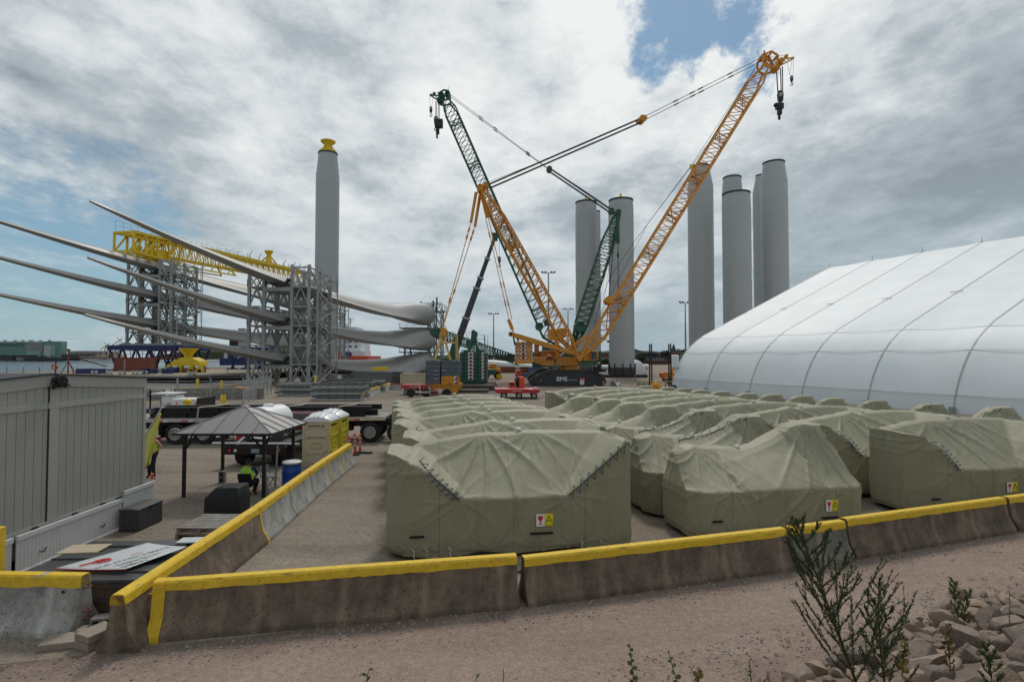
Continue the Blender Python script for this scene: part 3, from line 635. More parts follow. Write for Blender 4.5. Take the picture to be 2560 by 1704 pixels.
def rack(loc,X,Ys,z0,tops,zl,label,sc=1.0,group='steel blade racks'):
 th=thing('blade_rack',label,'blade rack',loc,0,group)
 (xa,xb),(xc,xd)=X
 leg=.42*sc
 for(p,q),tp in zip(((xa,xb),(xc,xd)),tops):
  for x in(p,q):
   for y in Ys:
    mb=MB();mb.bar((x,y,z0),(x,y,tp+(.4 if y==Ys[0]else.1)),leg);mb.box((x,y,z0+.1),(leg*2.2,leg*2.2,.2));mb.build('post',M_['galvanised'],th)
 lv=[z0]+sorted(sum([[z,z-3.0]for z in zl],[]));lv=[z for z in lv if z0+1.2<z or z==z0]
 for side,(p,q)in enumerate(((xa,xb),(xc,xd))):
  tp=tops[side]
  mb=MB();zz_=sorted(set(lv+[tp]))
  for a,b in zip(zz_,zz_[1:]):
   if b-a<.5:continue
   for i,y in enumerate(Ys):
    if i==1:continue
    xbrace(mb,(p,y),(q,y),a,b,.17*sc,'K' if(zz_.index(a)%2==0)else 'V');mb.bar((p,y,b),(q,y,b),.22*sc)
   for x in(p,q):
    for y0,y1 in zip(Ys,Ys[1:]):
     xbrace(mb,(x,y0),(x,y1),a,b,.16*sc,'X' if side else 'K');mb.bar((x,y0,b),(x,y1,b),.2*sc)
  mb.build('bracing',M_['galvanised'],th)
 for z in zl:
  mb=MB()
  for y in Ys:mb.box(((xb+xc)/2,y,z-.35),(xc-xb,.35*sc,.6*sc))
  for y0,y1 in zip(Ys,Ys[1:]):mb.bar((xb,y0,z-.5),(xc,y1,z-.5),.18);mb.bar((xb,y1,z-.5),(xc,y0,z-.5),.18)
  mb.build('cross_beam',M_['galvanised'],th)
  xm=(xb+xc)/2
  for y in Ys[:2]:
   mb=MB();rg=[]
   for k in range(13):
    a=math.pi*(1.12+.76*k/12);rg.append(Vector((xm+math.cos(a)*1.75,y,z+1.9+math.sin(a)*1.75)))
   for a_,b_ in zip(rg,rg[1:]):mb.bar(a_,b_,.35,.7,up=(0,1,0))
   mb.bar((xb,y,z+.2),rg[0],.25);mb.bar((xc,y,z+.2),rg[-1],.25);mb.build('saddle',M_['dark_steel'],th)
  for p,q in((xa,xb),(xc,xd)):
   mb=MB();mb.b2(p-.2,q+.2,Ys[0]-.3,Ys[-1]+.3,z-.12,z-.02);railing(mb,[(p-.2,Ys[-1],0),(p-.2,Ys[0]-.3,0),(q+.2,Ys[0]-.3,0),(q+.2,Ys[-1],0)],z,1.1,.045*sc)
   mb.build('deck',M_['galvanised'],th)
 mb=MB()
 z=z0;k=0
 while z<tops[1]-2.4:
  y0,y1=(Ys[0]+.5,Ys[-1]-.5)if k%2==0 else(Ys[-1]-.5,Ys[0]+.5)
  for xo in(-.35,.35):
   mb.bar((xd+.75+xo,y0,z),(xd+.75+xo,y1,z+2.4),.06,.22);mb.bar((xd+.75+xo,y0,z+1),(xd+.75+xo,y1,z+3.4),.045)
  for s in range(12):
   t=(s+.5)/12;mb.box((xd+.75,y0+(y1-y0)*t,z+2.4*t),(.7,.26,.04))
  mb.box((xd+.75,y1,z+2.4),(.95,1.0,.06));mb.bar((xd+1.2,y1,z),(xd+1.2,y1,z+3.4),.08)
  z+=2.4;k+=1
 mb.bar((xd+1.25,Ys[0],z0),(xd+1.25,Ys[0],tops[1]+.6),.14);mb.bar((xd+1.25,Ys[-1],z0),(xd+1.25,Ys[-1],tops[1]+.4),.14)
 mb.build('stair',M_['galvanised'],th)
 return th
rack((-35.5,82,0),((-40,-37.7),(-33.5,-30.9)),(82,86.8,91.5),0,(16.6,17.8),(3.0,8.9,14.8),'tall grey steel rack on the quay holding the tips of the nearer blades')
rack((-75.4,112,6.9),((-79.9,-77.5),(-73.3,-70.9)),(112,116.5,121),6.9,(23.6,24.2),(9.3,15.3,21.3),'grey steel rack on a blue base aboard the barge holding the farther blades')
rack((-57,158,1.4),((-63,-60.6),(-53.5,-50.9)),(156,160,164),1.4,(20,20.5),(5.4,11.6,17.2),'grey root rack on the barge glimpsed behind the quay rack')
def root_rack():
 th=thing('root_rack','grey lattice root rack with dark pins at the right end of the nearer blades','blade rack',(-19.5,136,0),0,'steel blade racks')
 xs_=(-20.9,-19.3,-17.6);ys_=(134,138)
 for x in xs_:
  for y in ys_:mb=MB();mb.bar((x,y,0),(x,y,16.8 if x<-20 else 16),.34);mb.build('post',M_['galvanised'],th)
 mb=MB();z=0
 while z<15.5:
  for x0,x1 in zip(xs_,xs_[1:]):
   for y in ys_:xbrace(mb,(x0,y),(x1,y),z,z+2.2,.13,'K');mb.bar((x0,y,z+2.2),(x1,y,z+2.2),.14)
  for x in xs_:xbrace(mb,(x,ys_[0]),(x,ys_[1]),z,z+2.2,.13,'X')
  z+=2.2
 mb.build('bracing',M_['galvanised'],th)
 for z in(5.4,11.2):
  mb=MB();mb.b2(-27,-17,129,139,z-.3,z);railing(mb,[(-27,130,0),(-27,129,0),(-20,129,0)],z,1.0,.06);railing(mb,[(-20,129,0),(-17,129,0),(-17,139,0)],z,1.0,.06)
  for x in(-26,-24.6):mb.bar((x,131,0),(x,131,z),.4)
  mb.build('deck',M_['galvanised'],th)
  mb=MB()
  for k in range(9):
   x=-26.5+k*.8;mb.bar((x,131,z-2.3),(x+.6,131,z-.3),.14)
  mb.build('truss',M_['galvanised'],th)
 mb=MB();railing(mb,[(-20.9,134,0),(-16.8,134,0),(-16.8,138,0)],15.6,1.5,.08);mb.b2(-21,-16.8,134,138,15.4,15.6);mb.build('top_deck',M_['galvanised'],th)
 for x,h in((-22.6,17.9),(-19.6,18.1),(-18.7,18.9)):
  mb=MB();mb.tube((x,134,15.2),(x,134,h),.2,8);mb.build('pin',M_['black_steel'],th)
 for k in range(4):
  mb=MB()
  for z in(.3,1.2,2.0):mb.box((-26.2+k*1.35,126.5,z-.9+.5),(.7,3.5,.45))
  mb.build('support_block',M_['black_steel'],th)
root_rack()
# ---------------------------------------------------------------- yellow truss gantry lying on the barge rack
def gantry():
 A=Vector((-77.2,108,29.0));B=Vector((-65.5,182,31.4));ax=(B-A);L=ax.length;ax/=L
 sd_=Vector((ax.y,-ax.x,0)).normalized()
 th=thing('truss_gantry','long yellow lattice truss gantry lying across the top of the barge rack','gantry',(A.x,A.y,24.5))
 h=Vector((0,0,1))
 def p(s,w,z):return A+ax*s+sd_*w+h*z
 mb=MB()
 for w in(-1.5,1.5):mb.bar(p(0,w,0),p(L,w,0),.55,.7);mb.bar(p(8,w*.8,-3.4),p(L,w*.8,-3.4),.28)
 n=26
 for i in range(n):
  s0=8+(L-8)*i/n;s1=8+(L-8)*(i+1)/n;sm=(s0+s1)/2
  for w in(-1,1):
   mb.bar(p(s0,w*1.5,0),p(s0,w*1.2,-3.4),.15);mb.bar(p(s0,w*1.5,0),p(sm,w*1.2,-3.4),.15);mb.bar(p(sm,w*1.2,-3.4),p(s1,w*1.5,0),.15)
  mb.bar(p(s0,-1.2,-3.4),p(s0,1.2,-3.4),.14);mb.bar(p(s0,-1.2,-3.4),p(s1,1.2,-3.4),.12);mb.bar(p(s0,-1.5,0),p(s0,1.5,0),.2)
 mb.build('truss',M_['gantry_yellow'],th)
 mb=MB()
 for w in(-2.2,2.2):
  for z in(0,-3.8):mb.bar(p(-1,w,z),p(11,w,z-(1.0 if z<0 else 0)),.5)
  for s in(-1,2,5,8,11):mb.bar(p(s,w,0),p(s,w,-3.8-(s+1)*.08),.35)
  for s in(-1,2,5,8):mb.bar(p(s,w,-3.8),p(s+3,w,0),.28)
 for s in(-1,2,5,8,11):
  for z in(0,-3.8):mb.bar(p(s,-2.2,z),p(s,2.2,z),.4)
 mb.build('end_frame',M_['gantry_yellow'],th)
 for w in(-1.6,1.6):
  mb=MB();mb.box(p(7,w,-3.4),(.35,3.2,2.0),rz=-.15);mb.prism([(-.15,-1.3,1.2),(-.15,1.3,1.2),(-.15,0,-1.4)],p(4,w,-3),p(4,w,-3)+Vector((.3,0,0)))
  for s in(4,9):mb.bar(p(s,w,-3.8),p(s,w,-5.0),.6)
  mb.build('seat_plate',M_['gantry_yellow'],th)
 mb=MB();mb.bar(p(9,-2,-5.1),p(30,-2,-5.1),.3);mb.bar(p(9,2,-5.1),p(30,2,-5.1),.3);mb.bar(p(30,-2,-5.1),p(28,-1.5,-3.4),.3);mb.bar(p(30,2,-5.1),p(28,1.5,-3.4),.3)
 for s in range(9,30,3):mb.bar(p(s,2,-5.1),p(s+2,1.5,-3.4),.2)
 mb.build('walkway',M_['gantry_yellow'],th)
 mb=MB();c=p(47,0,.3);mb.lathe([(1.0,0),(.9,.8),(.55,2.0),(.6,2.5),(1.2,3.5),(1.2,3.7),(1.0,3.6)],c,16)
 for a in range(6):
  t=a*1.047;mb.bar(c+Vector((2.4*math.cos(t),3*math.sin(t),0)),c+Vector((.5*math.cos(t),.5*math.sin(t),2.2)),.2)
 mb.build('lifting_head',M_['gantry_yellow'],th)
 mb=MB()
 for s in(36,40,52,57)+tuple(range(60,75,3)):
  for w in(-1.6,1.6):mb.path([p(s,w,.3),p(s,w*1.1,1.4),p(s+.5,w*1.3,2.2)],.08,5)
 mb.build('net_post',M_['dark_steel'],th)
 mb=MB()
 for lo,hi in((26,44),(57,74)):
  for w in(-1.9,1.9):
   for zz_ in(0,.5,1.0):
    pts=[]
    for k in range(37):
     s=lo+(hi-lo)*k/36;pts.append(p(s,w,.7+zz_-.5*abs(math.sin((s-lo)/3*math.pi))*(.3+zz_)))
    mb.path(pts,.025,3)
 mb.build('net',M_['wire'],th)
 mb=MB();railing(mb,[tuple(p(-1,-2,0))[:2]+(0,),tuple(p(8,-2,0))[:2]+(0,)],A.z+.4,2.0,.05);railing(mb,[tuple(p(12,1.5,0))[:2]+(0,),tuple(p(30,1.5,0))[:2]+(0,)],A.z+.6,1.2,.05);mb.build('railing',M_['galvanised'],th)
gantry()
# ---------------------------------------------------------------- barge and what stands on it
def barge():
 poly=[(-45.9-2.6,80.4),(-88,89),(-73,166),(-33.2,157)]
 th=thing('barge','long black hulled deck barge moored along the quay','barge',(-60,120,-2.5))
 mb=MB();n=4
 def ringz(z,g):
  c=Vector((sum(p[0]for p in poly)/4,sum(p[1]for p in poly)/4));return[((p[0]-c.x)*g+c.x,(p[1]-c.y)*g+c.y,z)for p in poly]
 mb.loft([ringz(-3,.985),ringz(1.35,1)]);mb.build('hull',mat('hull_black',(.006,.006,.007),.85,spec=.08,dirt=.2,scale=.3),th)
 mb=MB();r1=ringz(1.36,1.0);r2=ringz(1.42,.999);mb.loft([r1,r2]);mb.build('deck',mm('barge_deck',(.33,.27,.20),.85,var=.25,scale=.3,dirt=.4),th)
 mb=MB()
 for a,b in zip(r2,r2[1:]+r2[:1]):mb.bar(Vector(a)+Vector((0,0,-.1)),Vector(b)+Vector((0,0,-.1)),.25,.3)
 mb.build('rub_rail',mm('pale_edge',(.42,.38,.30),.8,scale=1),th)
 for(a,b)in((poly[0],poly[1]),(poly[0],poly[3])):
  for k in range(1,12):
   t=k/12+.02;x=a[0]+(b[0]-a[0])*t;y=a[1]+(b[1]-a[1])*t+.9
   mb=MB();mb.bar((x-.6+(.6 if a==poly[0]and b==poly[3]else 0),y,1.4),(x-.6+(.6 if a==poly[0]and b==poly[3]else 0),y,2.5),.06);mb.build('stanchion',M_['dark_steel'],th)
barge()
def bollard(x,y,z,label,s=.62,mt='pale_siding'):
 th=thing('mooring_bollard',label,'bollard',(x,y,z),0,'bollards along the barge edge')
 for dx in(-.5,.5):mb=MB();mb.lathe([(.28*s,0),(.28*s,.7*s),(.36*s,.75*s),(.36*s,.9*s),(.1,.95*s)],(x+dx*s,y,z),14);mb.build('post',M_[mt],th,smooth=True)
 mb=MB();mb.box((x,y,z+.05),(1.8*s,.8*s,.1));mb.build('plate',M_['dark_steel'],th)
for px,lb in((231,'leftmost'),(268,'second'),(300,'third'),(334,'fourth'),(357,'fifth'),(476,'rightmost')):
 t=(px-466)/(0-466);Y=81.5+5*max(0,t);p=P(px,930,Y);bollard(p.x,Y+.4,1.42,lb+' pale twin mooring bollard from the left on the barge edge')
for i,px in enumerate((205,224,250,369,380,420)):
 p=P(px,928,88);mb=MB();mb.box((p.x,88,1.8),(1.3,1.0,.75));mb.b2(p.x-.7,p.x+.7,87.4,88.6,2.16,2.24)
 tag(recenter(mb.build('deck_locker',M_['navy_paint'],bevel=.05)),('leftmost','second','third','fourth','fifth','rightmost')[i]+' dark blue locker from the left along the barge front edge','locker','blue lockers on the barge')
def tripod():
 b=P(170,930,88);x,y=b.x,88
 th=thing('tripod_mast','thin rusty tripod mast standing at the left end of the barge deck','mast',(x,y,1.4))
 mb=MB();mb.tube((x,y,1.4),(x,y,5.1),.12,6);mb.box((x,y,5.25),(.35,.35,.4));mb.build('pole',M_['rust_red'],th)
 for dx,dy in((-1.2,0),(1.3,0),(0,1.2)):mb=MB();mb.tube((x,y,3.5),(x+dx,y+dy,1.4),.06,5);mb.build('leg',M_['rust_red'],th)
 q=P(139,924,88);th=thing('lifebuoy_stand','orange lifebuoy hanging on a dark post on the barge deck','lifebuoy',(q.x,88,1.4))
 mb=MB();mb.bar((q.x,88,1.4),(q.x,88,3.4),.15);mb.build('post',M_['dark_steel'],th)
 mb=MB();pts=[Vector((q.x+.42*math.cos(a*.5236),87.8,2.5+.42*math.sin(a*.5236)))for a in range(13)];mb.path(pts,.12,8);mb.build('ring',M_['orange_red'],th,smooth=True)
tripod()
def shipping_container(x,y,z,L,W,Hh,rz,mt,label,name='shipping_container',grp='shipping containers in the yard',doors=True):
 th=thing(name,label,'container',(x,y,z),rz,grp);M=TM[th.name]
 mb=MB()
 def wall(a,b,nrm):
  a=Vector(a);b=Vector(b);n=max(4,int((b-a).length/.14));pr=[]
  nrm=Vector(nrm)
  for i in range(n+1):
   t=i/n;o=-.04 if(i%4)in(1,2)else 0
   q=a.lerp(b,t)+nrm*o;pr.append((q,q+Vector((0,0,Hh-.3))))
  mb.add([v for p_ in pr for v in p_],[(2*i,2*i+2,2*i+3,2*i+1)for i in range(n)])
 wall((-L/2,-W/2,.15),(L/2,-W/2,.15),(0,-1,0));wall((L/2,W/2,.15),(-L/2,W/2,.15),(0,1,0));wall((L/2,-W/2,.15),(L/2,W/2,.15),(1,0,0));wall((-L/2,W/2,.15),(-L/2,-W/2,.15),(-1,0,0))
 mb.b2(-L/2,L/2,-W/2,W/2,Hh-.16,Hh-.06);mb.b2(-L/2,L/2,-W/2,W/2,.02,.1)
 mb.build('walls',mt,th,local=True)
 mb=MB()
 for sx in(-1,1):
  for sy in(-1,1):mb.bar((sx*(L/2-.02),sy*(W/2-.02),0),(sx*(L/2-.02),sy*(W/2-.02),Hh),.14)
 for z_ in(.08,Hh-.07):
  for sy in(-1,1):mb.bar((-L/2+.05,sy*(W/2-.02),z_),(L/2-.05,sy*(W/2-.02),z_),.11,.13)
  for sx in(-1,1):mb.bar((sx*(L/2-.02),-W/2+.05,z_),(sx*(L/2-.02),W/2-.05,z_),.11,.13)
 mb.build('frame',mt,th,local=True)
 if doors:
  for s in(-1,1):
   mb=MB();mb.box((-L/2-.03,s*W/4,Hh/2),(.04,W/2-.12,Hh-.3));d=mb.build('door',mt,th,local=True)
   mb=MB()
   for o in(-.3,.25):mb.tube((-L/2-.08,s*W/4+o,.15),(-L/2-.08,s*W/4+o,Hh-.15),.02,6)
   mb.build('lock_rod',M_['galvanised'],d,local=True)
 return th
p=P(333,927,104);ct=shipping_container(p.x,104.6,1.42,6.2,2.44,2.6,.12,M_['rust_red'],'rusty red shipping container on the barge deck under the blade rack',grp='containers on the barge')
text('HAMBURG',.42,TM[ct.name]@Vector((-1.4,-1.24,2.2)),TM[ct.name].to_3x3()@Vector((0,0,-1)),TM[ct.name].to_3x3()@Vector((1,0,0)),M_['white_paint'],ct,off=.03)
def blue_base(x0,x1,y0,y1,zt,zb,label,deck=True):
 th=thing('sea_fastening_frame',label,'support frame',((x0+x1)/2,(y0+y1)/2,zb),0,'blue sea fastening frames on the barge')
 mb=MB()
 for y in(y0,(y0+y1)/2,y1):mb.box(((x0+x1)/2,y,zt-.5),(x1-x0,.8,1.0))
 for k in range(5):x=x0+(x1-x0)*k/4;mb.box((x,(y0+y1)/2,zt-.5),(.7,y1-y0,.9))
 mb.build('girders',M_['navy_paint'],th)
 n=max(3,int((x1-x0)/2.6))
 for y in(y0,y1):
  mb=MB()
  for k in range(n):
   a=x0+(x1-x0)*(k+.5)/n;mb.tube((a-.3,y,zb),(a+1.2,y,zt-1.0),.22,7);mb.tube((a+.4,y,zb),(a-1.2,y,zt-1.0),.22,7);mb.box((a,y,zb+.1),(2.0,1.2,.2))
  mb.build('legs',M_['navy_paint'],th)
 return th
b=blue_base(-82.5,-68.5,110.5,122.5,6.5,1.42,'dark blue truss base carrying the barge blade rack')
mb=MB();mb.b2(-80.8,-70.4,111,122,6.52,6.88);mb.build('grey_plinth',M_['galvanised'],b)
mb=MB();railing(mb,[(-88,109,0),(-66,109,0)],4.0,1.3,.08,1.2);mb.b2(-88,-66,108.8,110.2,3.8,4.0);mb.bar((-88,109.5,3.8),(-83,110.5,2.2),.2);mb.build('walkway',M_['rust_red'],b)
blue_base(-62.5,-53.4,118,124,6.3,1.42,'dark blue empty truss base on the barge right of the yellow lifting tool')
blue_base(-50,-43.5,128,134,4.0,1.42,'low dark blue base at the foot of the lone tower')
def blade_yoke():
 p=P(473,927,96);x,y=p.x,96.0
 th=thing('lifting_tool','yellow funnel topped lifting tool standing on the barge deck','lifting tool',(x,y,1.42))
 s=96/F
 mb=MB()
 prof=[(-36,24),(-34,14),(-8,3),(14,3),(34,12),(37,22),(37,24)]
 zz_=lambda q:1.42+(40-q)*s
 ring=[(x+a*s,0,zz_(q))for a,q in prof]
 mb.loft([[(r_[0]*1,y-1.3,r_[2])for r_ in ring],[(r_[0],y+1.3,r_[2])for r_ in ring]]);mb.build('body',M_['gantry_yellow'],th)
 mb=MB();mb.lathe([(.7,zz_(4)),(.75,zz_(-2)),(1.85,zz_(-19)),(1.85,zz_(-20)),(1.75,zz_(-19)),(.6,zz_(-3))],(x-.2,y,0),4);mb.build('funnel',M_['gantry_yellow'],th)
 for a in(-40,-12,16,38):
  mb=MB();mb.box((x+a*s,y-1.0,zz_(30)),(.55,.8,1.3));mb.bar((x+a*s,y-1.2,zz_(20)),(x+a*s-.5,y-1.8,1.45),.16);mb.build('leg',M_['gantry_yellow'],th)
 mb=MB();mb.box((x+1.3,y-.6,1.7),(3.2,1.6,.5));mb.build('cradle',M_['rust_red'],th)
blade_yoke()
for px,w in((415,1.2),(432,.9)):
 p=P(px,927,93);mb=MB();mb.tube((p.x-w,93,1.9),(p.x+w,93,1.9),.5,14);mb.box((p.x,93,1.5),(w*1.6,.7,.16));tag(recenter(mb.build('hose_drum',M_['galvanised']if px<420 else M_['navy_paint'],smooth=True)),'grey winch drum lying on the barge deck' if px<420 else 'navy winch drum lying beside the grey drum on the barge','drum')
# ships beyond
def ship():
 Y=250;s=Y/F
 def q(x,y):return P(560+x/3.484,560+y/3.484,Y)
 th=thing('cargo_ship','white ship superstructure with masts above an orange hull, beyond the lone tower','ship',(q(1090,1200).x,Y,-2.5))
 def blk(x0,x1,y0,y1,d0,d1,mt,nm_):
  a=q(x0,y0);b=q(x1,y1);mb=MB();mb.b2(a.x,b.x,Y+d0,Y+d1,b.z,a.z);return mb.build(nm_,M_[mt],th)
 w=blk(900,1190,965,1150,0,16,'white_paint','superstructure');blk(920,1140,895,965,1,14,'white_paint','bridge')
 blk(1050,1240,1105,1150,-3,8,'white_paint','deck_house');
 mb=MB();a=q(830,1150);b=q(1275,1150);mb.b2(a.x,b.x,Y-4,Y+20,q(0,1180).z,q(0,1148).z);mb.build('upper_deck',M_['orange_red'],th)
 mb=MB();mb.loft([[(a.x-10,Y-5,-3),(b.x-2,Y-5,-3),(b.x-1,Y+20,-3),(a.x-10,Y+20,-3)],[(a.x-10,Y-5,q(0,1180).z),(b.x+2,Y-5,q(0,1180).z),(b.x+2,Y+20,q(0,1180).z),(a.x-10,Y+20,q(0,1180).z)]]);mb.build('hull',M_['navy_paint'],th)
 mb=MB()
 for r_ in range(4):
  for c_ in range(4):
   p=q(1005+c_*48,978+r_*44);mb.box((p.x,Y-.05,p.z),(1.1,.1,.9))if not(r_==3 and c_>1)else None
 mb.build('windows',M_['glass_dark'],w)
 for x0,y0,x1 in((1035,790,18),(1100,822,30),(992,800,6)):
  mb=MB();p0=q(x0,895);p1=q(x0,y0);mb.bar(p0,p1,.4)
  for f_ in(.55,.8,1):
   m_=p0.lerp(p1,f_);mb.bar(m_-Vector((x1*.05*f_,0,0)),m_+Vector((x1*.05*f_,0,0)),.25)
  if x0==1035:
   for d in(-1.3,-.4,.6,1.4):mb.box(p1+Vector((d,0,.2)),(.5,.5,.8))
   mb.bar(p0+Vector((-1.2,0,0)),p1,.18);mb.bar(p0+Vector((1.2,0,0)),p1,.18)
  mb.build('mast',M_['pale_siding'],th)
 for x_ in(1010,1100):
  p=q(x_,1140);mb=MB();mb.lathe([(1.5,-1.2),(1.5,1.0),(.4,1.8)],p+Vector((0,-3,0)),12);mb.build('deck_gear',M_['orange_red' if x_<1050 else 'navy_paint'],th)
ship()
def tug():
 Y=170
 def q(x,y):return P(560+x/3.484,560+y/3.484,Y)
 th=thing('support_vessel','white and dark blue vessel wheelhouse beyond the empty blue barge base','ship',(q(60,1200).x,Y,-2.5))
 def blk(x0,x1,y0,y1,d,mt,nm_):
  a=q(x0,y0);b=q(x1,y1);mb=MB();mb.b2(a.x,b.x,Y,Y+d,b.z,a.z);mb.build(nm_,M_[mt],th,bevel=.1)
 blk(0,130,1060,1170,6,'white_paint','deckhouse');blk(45,125,1012,1060,5,'black_steel','wheelhouse');blk(40,90,1060,1165,-.5,'navy_paint','stack');blk(125,180,910,1160,4,'pale_siding','funnel');blk(120,185,905,920,4.4,'white_paint','funnel_cap')
 blk(-40,200,1165,1230,9,'navy_paint','hull')
 mb=MB();a=q(20,1010);mb.path([q(-60,1100),q(-75,1040),q(-40,1045),q(-30,1090)],.25,5);mb.build('davit',M_['pale_siding'],th)
tug()
# ---------------------------------------------------------------- cranes
def chords(p,q,w0,w1,d0,d1,side):
 p=Vector(p);q=Vector(q);ax=(q-p).normalized();dep=Vector(side)-ax*Vector(side).dot(ax);dep.normalize();n1=dep.cross(ax)
 def c(t,i,j):
  w=w0+(w1-w0)*t;d=d0+(d1-d0)*t
  return p.lerp(q,t)+n1*(i*w/2)+dep*(j*d/2)
 return c
def lattice(p,q,w,d,n,rc,rb,ends=(0,0),side=(0,1,0),mb=None,ns=6):
 """four chords with zig-zag lacing; ends = lengths over which the boom narrows at foot and head"""
 mb=mb or MB();p=Vector(p);q=Vector(q);L=(q-p).length
 def wid(t):
  f=1.0
  if ends[0]and t*L<ends[0]:f=.25+.75*(t*L/ends[0])
  if ends[1]and(1-t)*L<ends[1]:f=.35+.65*((1-t)*L/ends[1])
  return w*f
 ax=(q-p).normalized();dep=Vector(side)-ax*Vector(side).dot(ax);dep.normalize();n1=dep.cross(ax)
 def c(t,i,j):return p.lerp(q,t)+n1*(i*wid(t)/2)+dep*(j*d/2)
 for i in(-1,1):
  for j in(-1,1):
   ks=[0]+([ends[0]/L]if ends[0]else[])+([1-ends[1]/L]if ends[1]else[])+[1]
   for a,b in zip(ks,ks[1:]):mb.tube(c(a,i,j),c(b,i,j),rc,ns)
 for k in range(n):
  a,b=k/n,(k+1)/n;m_=(a+b)/2
  for j in(-1,1):mb.tube(c(a,-1,j),c(b,1,j),rb,4,cap=False);mb.tube(c(a,-1,j),c(a,1,j),rb,4,cap=False)
  for i in(-1,1):mb.tube(c(a,i,-1 if k%2 else 1),c(b,i,1 if k%2 else-1),rb*.9,4,cap=False);mb.tube(c(a,i,-1),c(a,i,1),rb*.9,4,cap=False)
 return mb,c
def hook(th,top,z,r,mt='black_steel',name='hook_block'):
 x,y=top.x,top.y;mb=MB()
 mb.loft([[(x+a*r*.6,y-.3*r,z+b*r)for a,b in((-.9,.3),(-.6,1),(.6,1),(.9,.3),(.7,-1),(-.7,-1))],[(x+a*r*.6,y+.3*r,z+b*r)for a,b in((-.9,.3),(-.6,1),(.6,1),(.9,.3),(.7,-1),(-.7,-1))]])
 o=mb.build(name,M_[mt],th,bevel=.05)
 mb=MB();mb.bar((x,y,z-r),(x,y,z-1.7*r),.35*r)
 pts=[Vector((x+.45*r*math.cos(a),y,z-2.1*r+.45*r*math.sin(a)))for a in[R(100),R(50),R(0),R(-50),R(-100),R(-150),R(-190)]];mb.path(pts,.13*r,6);mb.build('hook',M_[mt],o,smooth=True)
 mb=MB()
 for k in range(3):mb.bar((x-.4*r,y-.32*r,z-.1*r+k*.22*r),(x+.3*r,y-.32*r,z+.15*r+k*.22*r),.09*r)
 mb.build('stripe',M_['white_paint'],o)
 return o
def cable(mb,pts,r):mb.path(pts,r,4)
def track(th,x0,x1,y0,y1,h,mt,name='crawler_track',lean=1.15):
 r=.52;cy=(y0+y1)/2
 prof=[(x0+.15,.35),(x0,.75),(x0+.35,1.1),(x0+2.7,h),(x1-2.7,h),(x1-.35,1.1),(x1,.75),(x1-.15,.35),(x1-.7,.08),(x0+.7,.08)]
 mb=MB();n=len(prof)
 mb.loft([[(a,y,z)for a,z in prof]for y in(y0+.12,y1-.12)]);fr=mb.build('track_frame',M_[mt],th)
 mb=MB()
 for(a,za),(b,zb)in zip(prof,prof[1:]+prof[:1]):
  p=Vector((a,cy,za));q=Vector((b,cy,zb));L=(q-p).length;m_=max(1,int(L/.3));ang=math.atan2(zb-za,b-a)
  for k in range(m_):
   c=p.lerp(q,(k+.5)/m_);mb.box(c,(.25,y1-y0,.14),rot=Euler((0,-ang,0)))
 mb.build('crawler',M_['dark_steel'],fr)
 for x in(x0+.65,x1-.65):mb=MB();mb.wheel((x,y0+.1,.72),.48,.1,(0,-1,0),20);mb.build('sprocket',M_['dark_steel'],fr,smooth=True)
 return fr
def chevron(mbw,mbr,x0,x1,y,z0,z1,flip=False):
 mbw.add([(x0,y,z0),(x1,y,z0),(x1,y,z1),(x0,y,z1)],[(0,1,2,3)])
 y2=y-.006;a,b=(x0,x1)if not flip else(x1,x0)
 mbr.add([(a,y2,z0+.02),(b,y2,z0+.02),(b,y2,z1-.05)],[(0,1,2)if not flip else(2,1,0)])
def Z7(x,y,Y):return P(1260+x/7.853,820+y/7.853,Y)
def Z6(x,y,Y):return P(1000+x/7.3625,820+y/7.3625,Y)
def Z3(x,y,Y):return P(1040+x/3.137,200+y/3.137,Y)
def Z5(x,y,Y):return P(1560+x/3.564,120+y/3.564,Y)
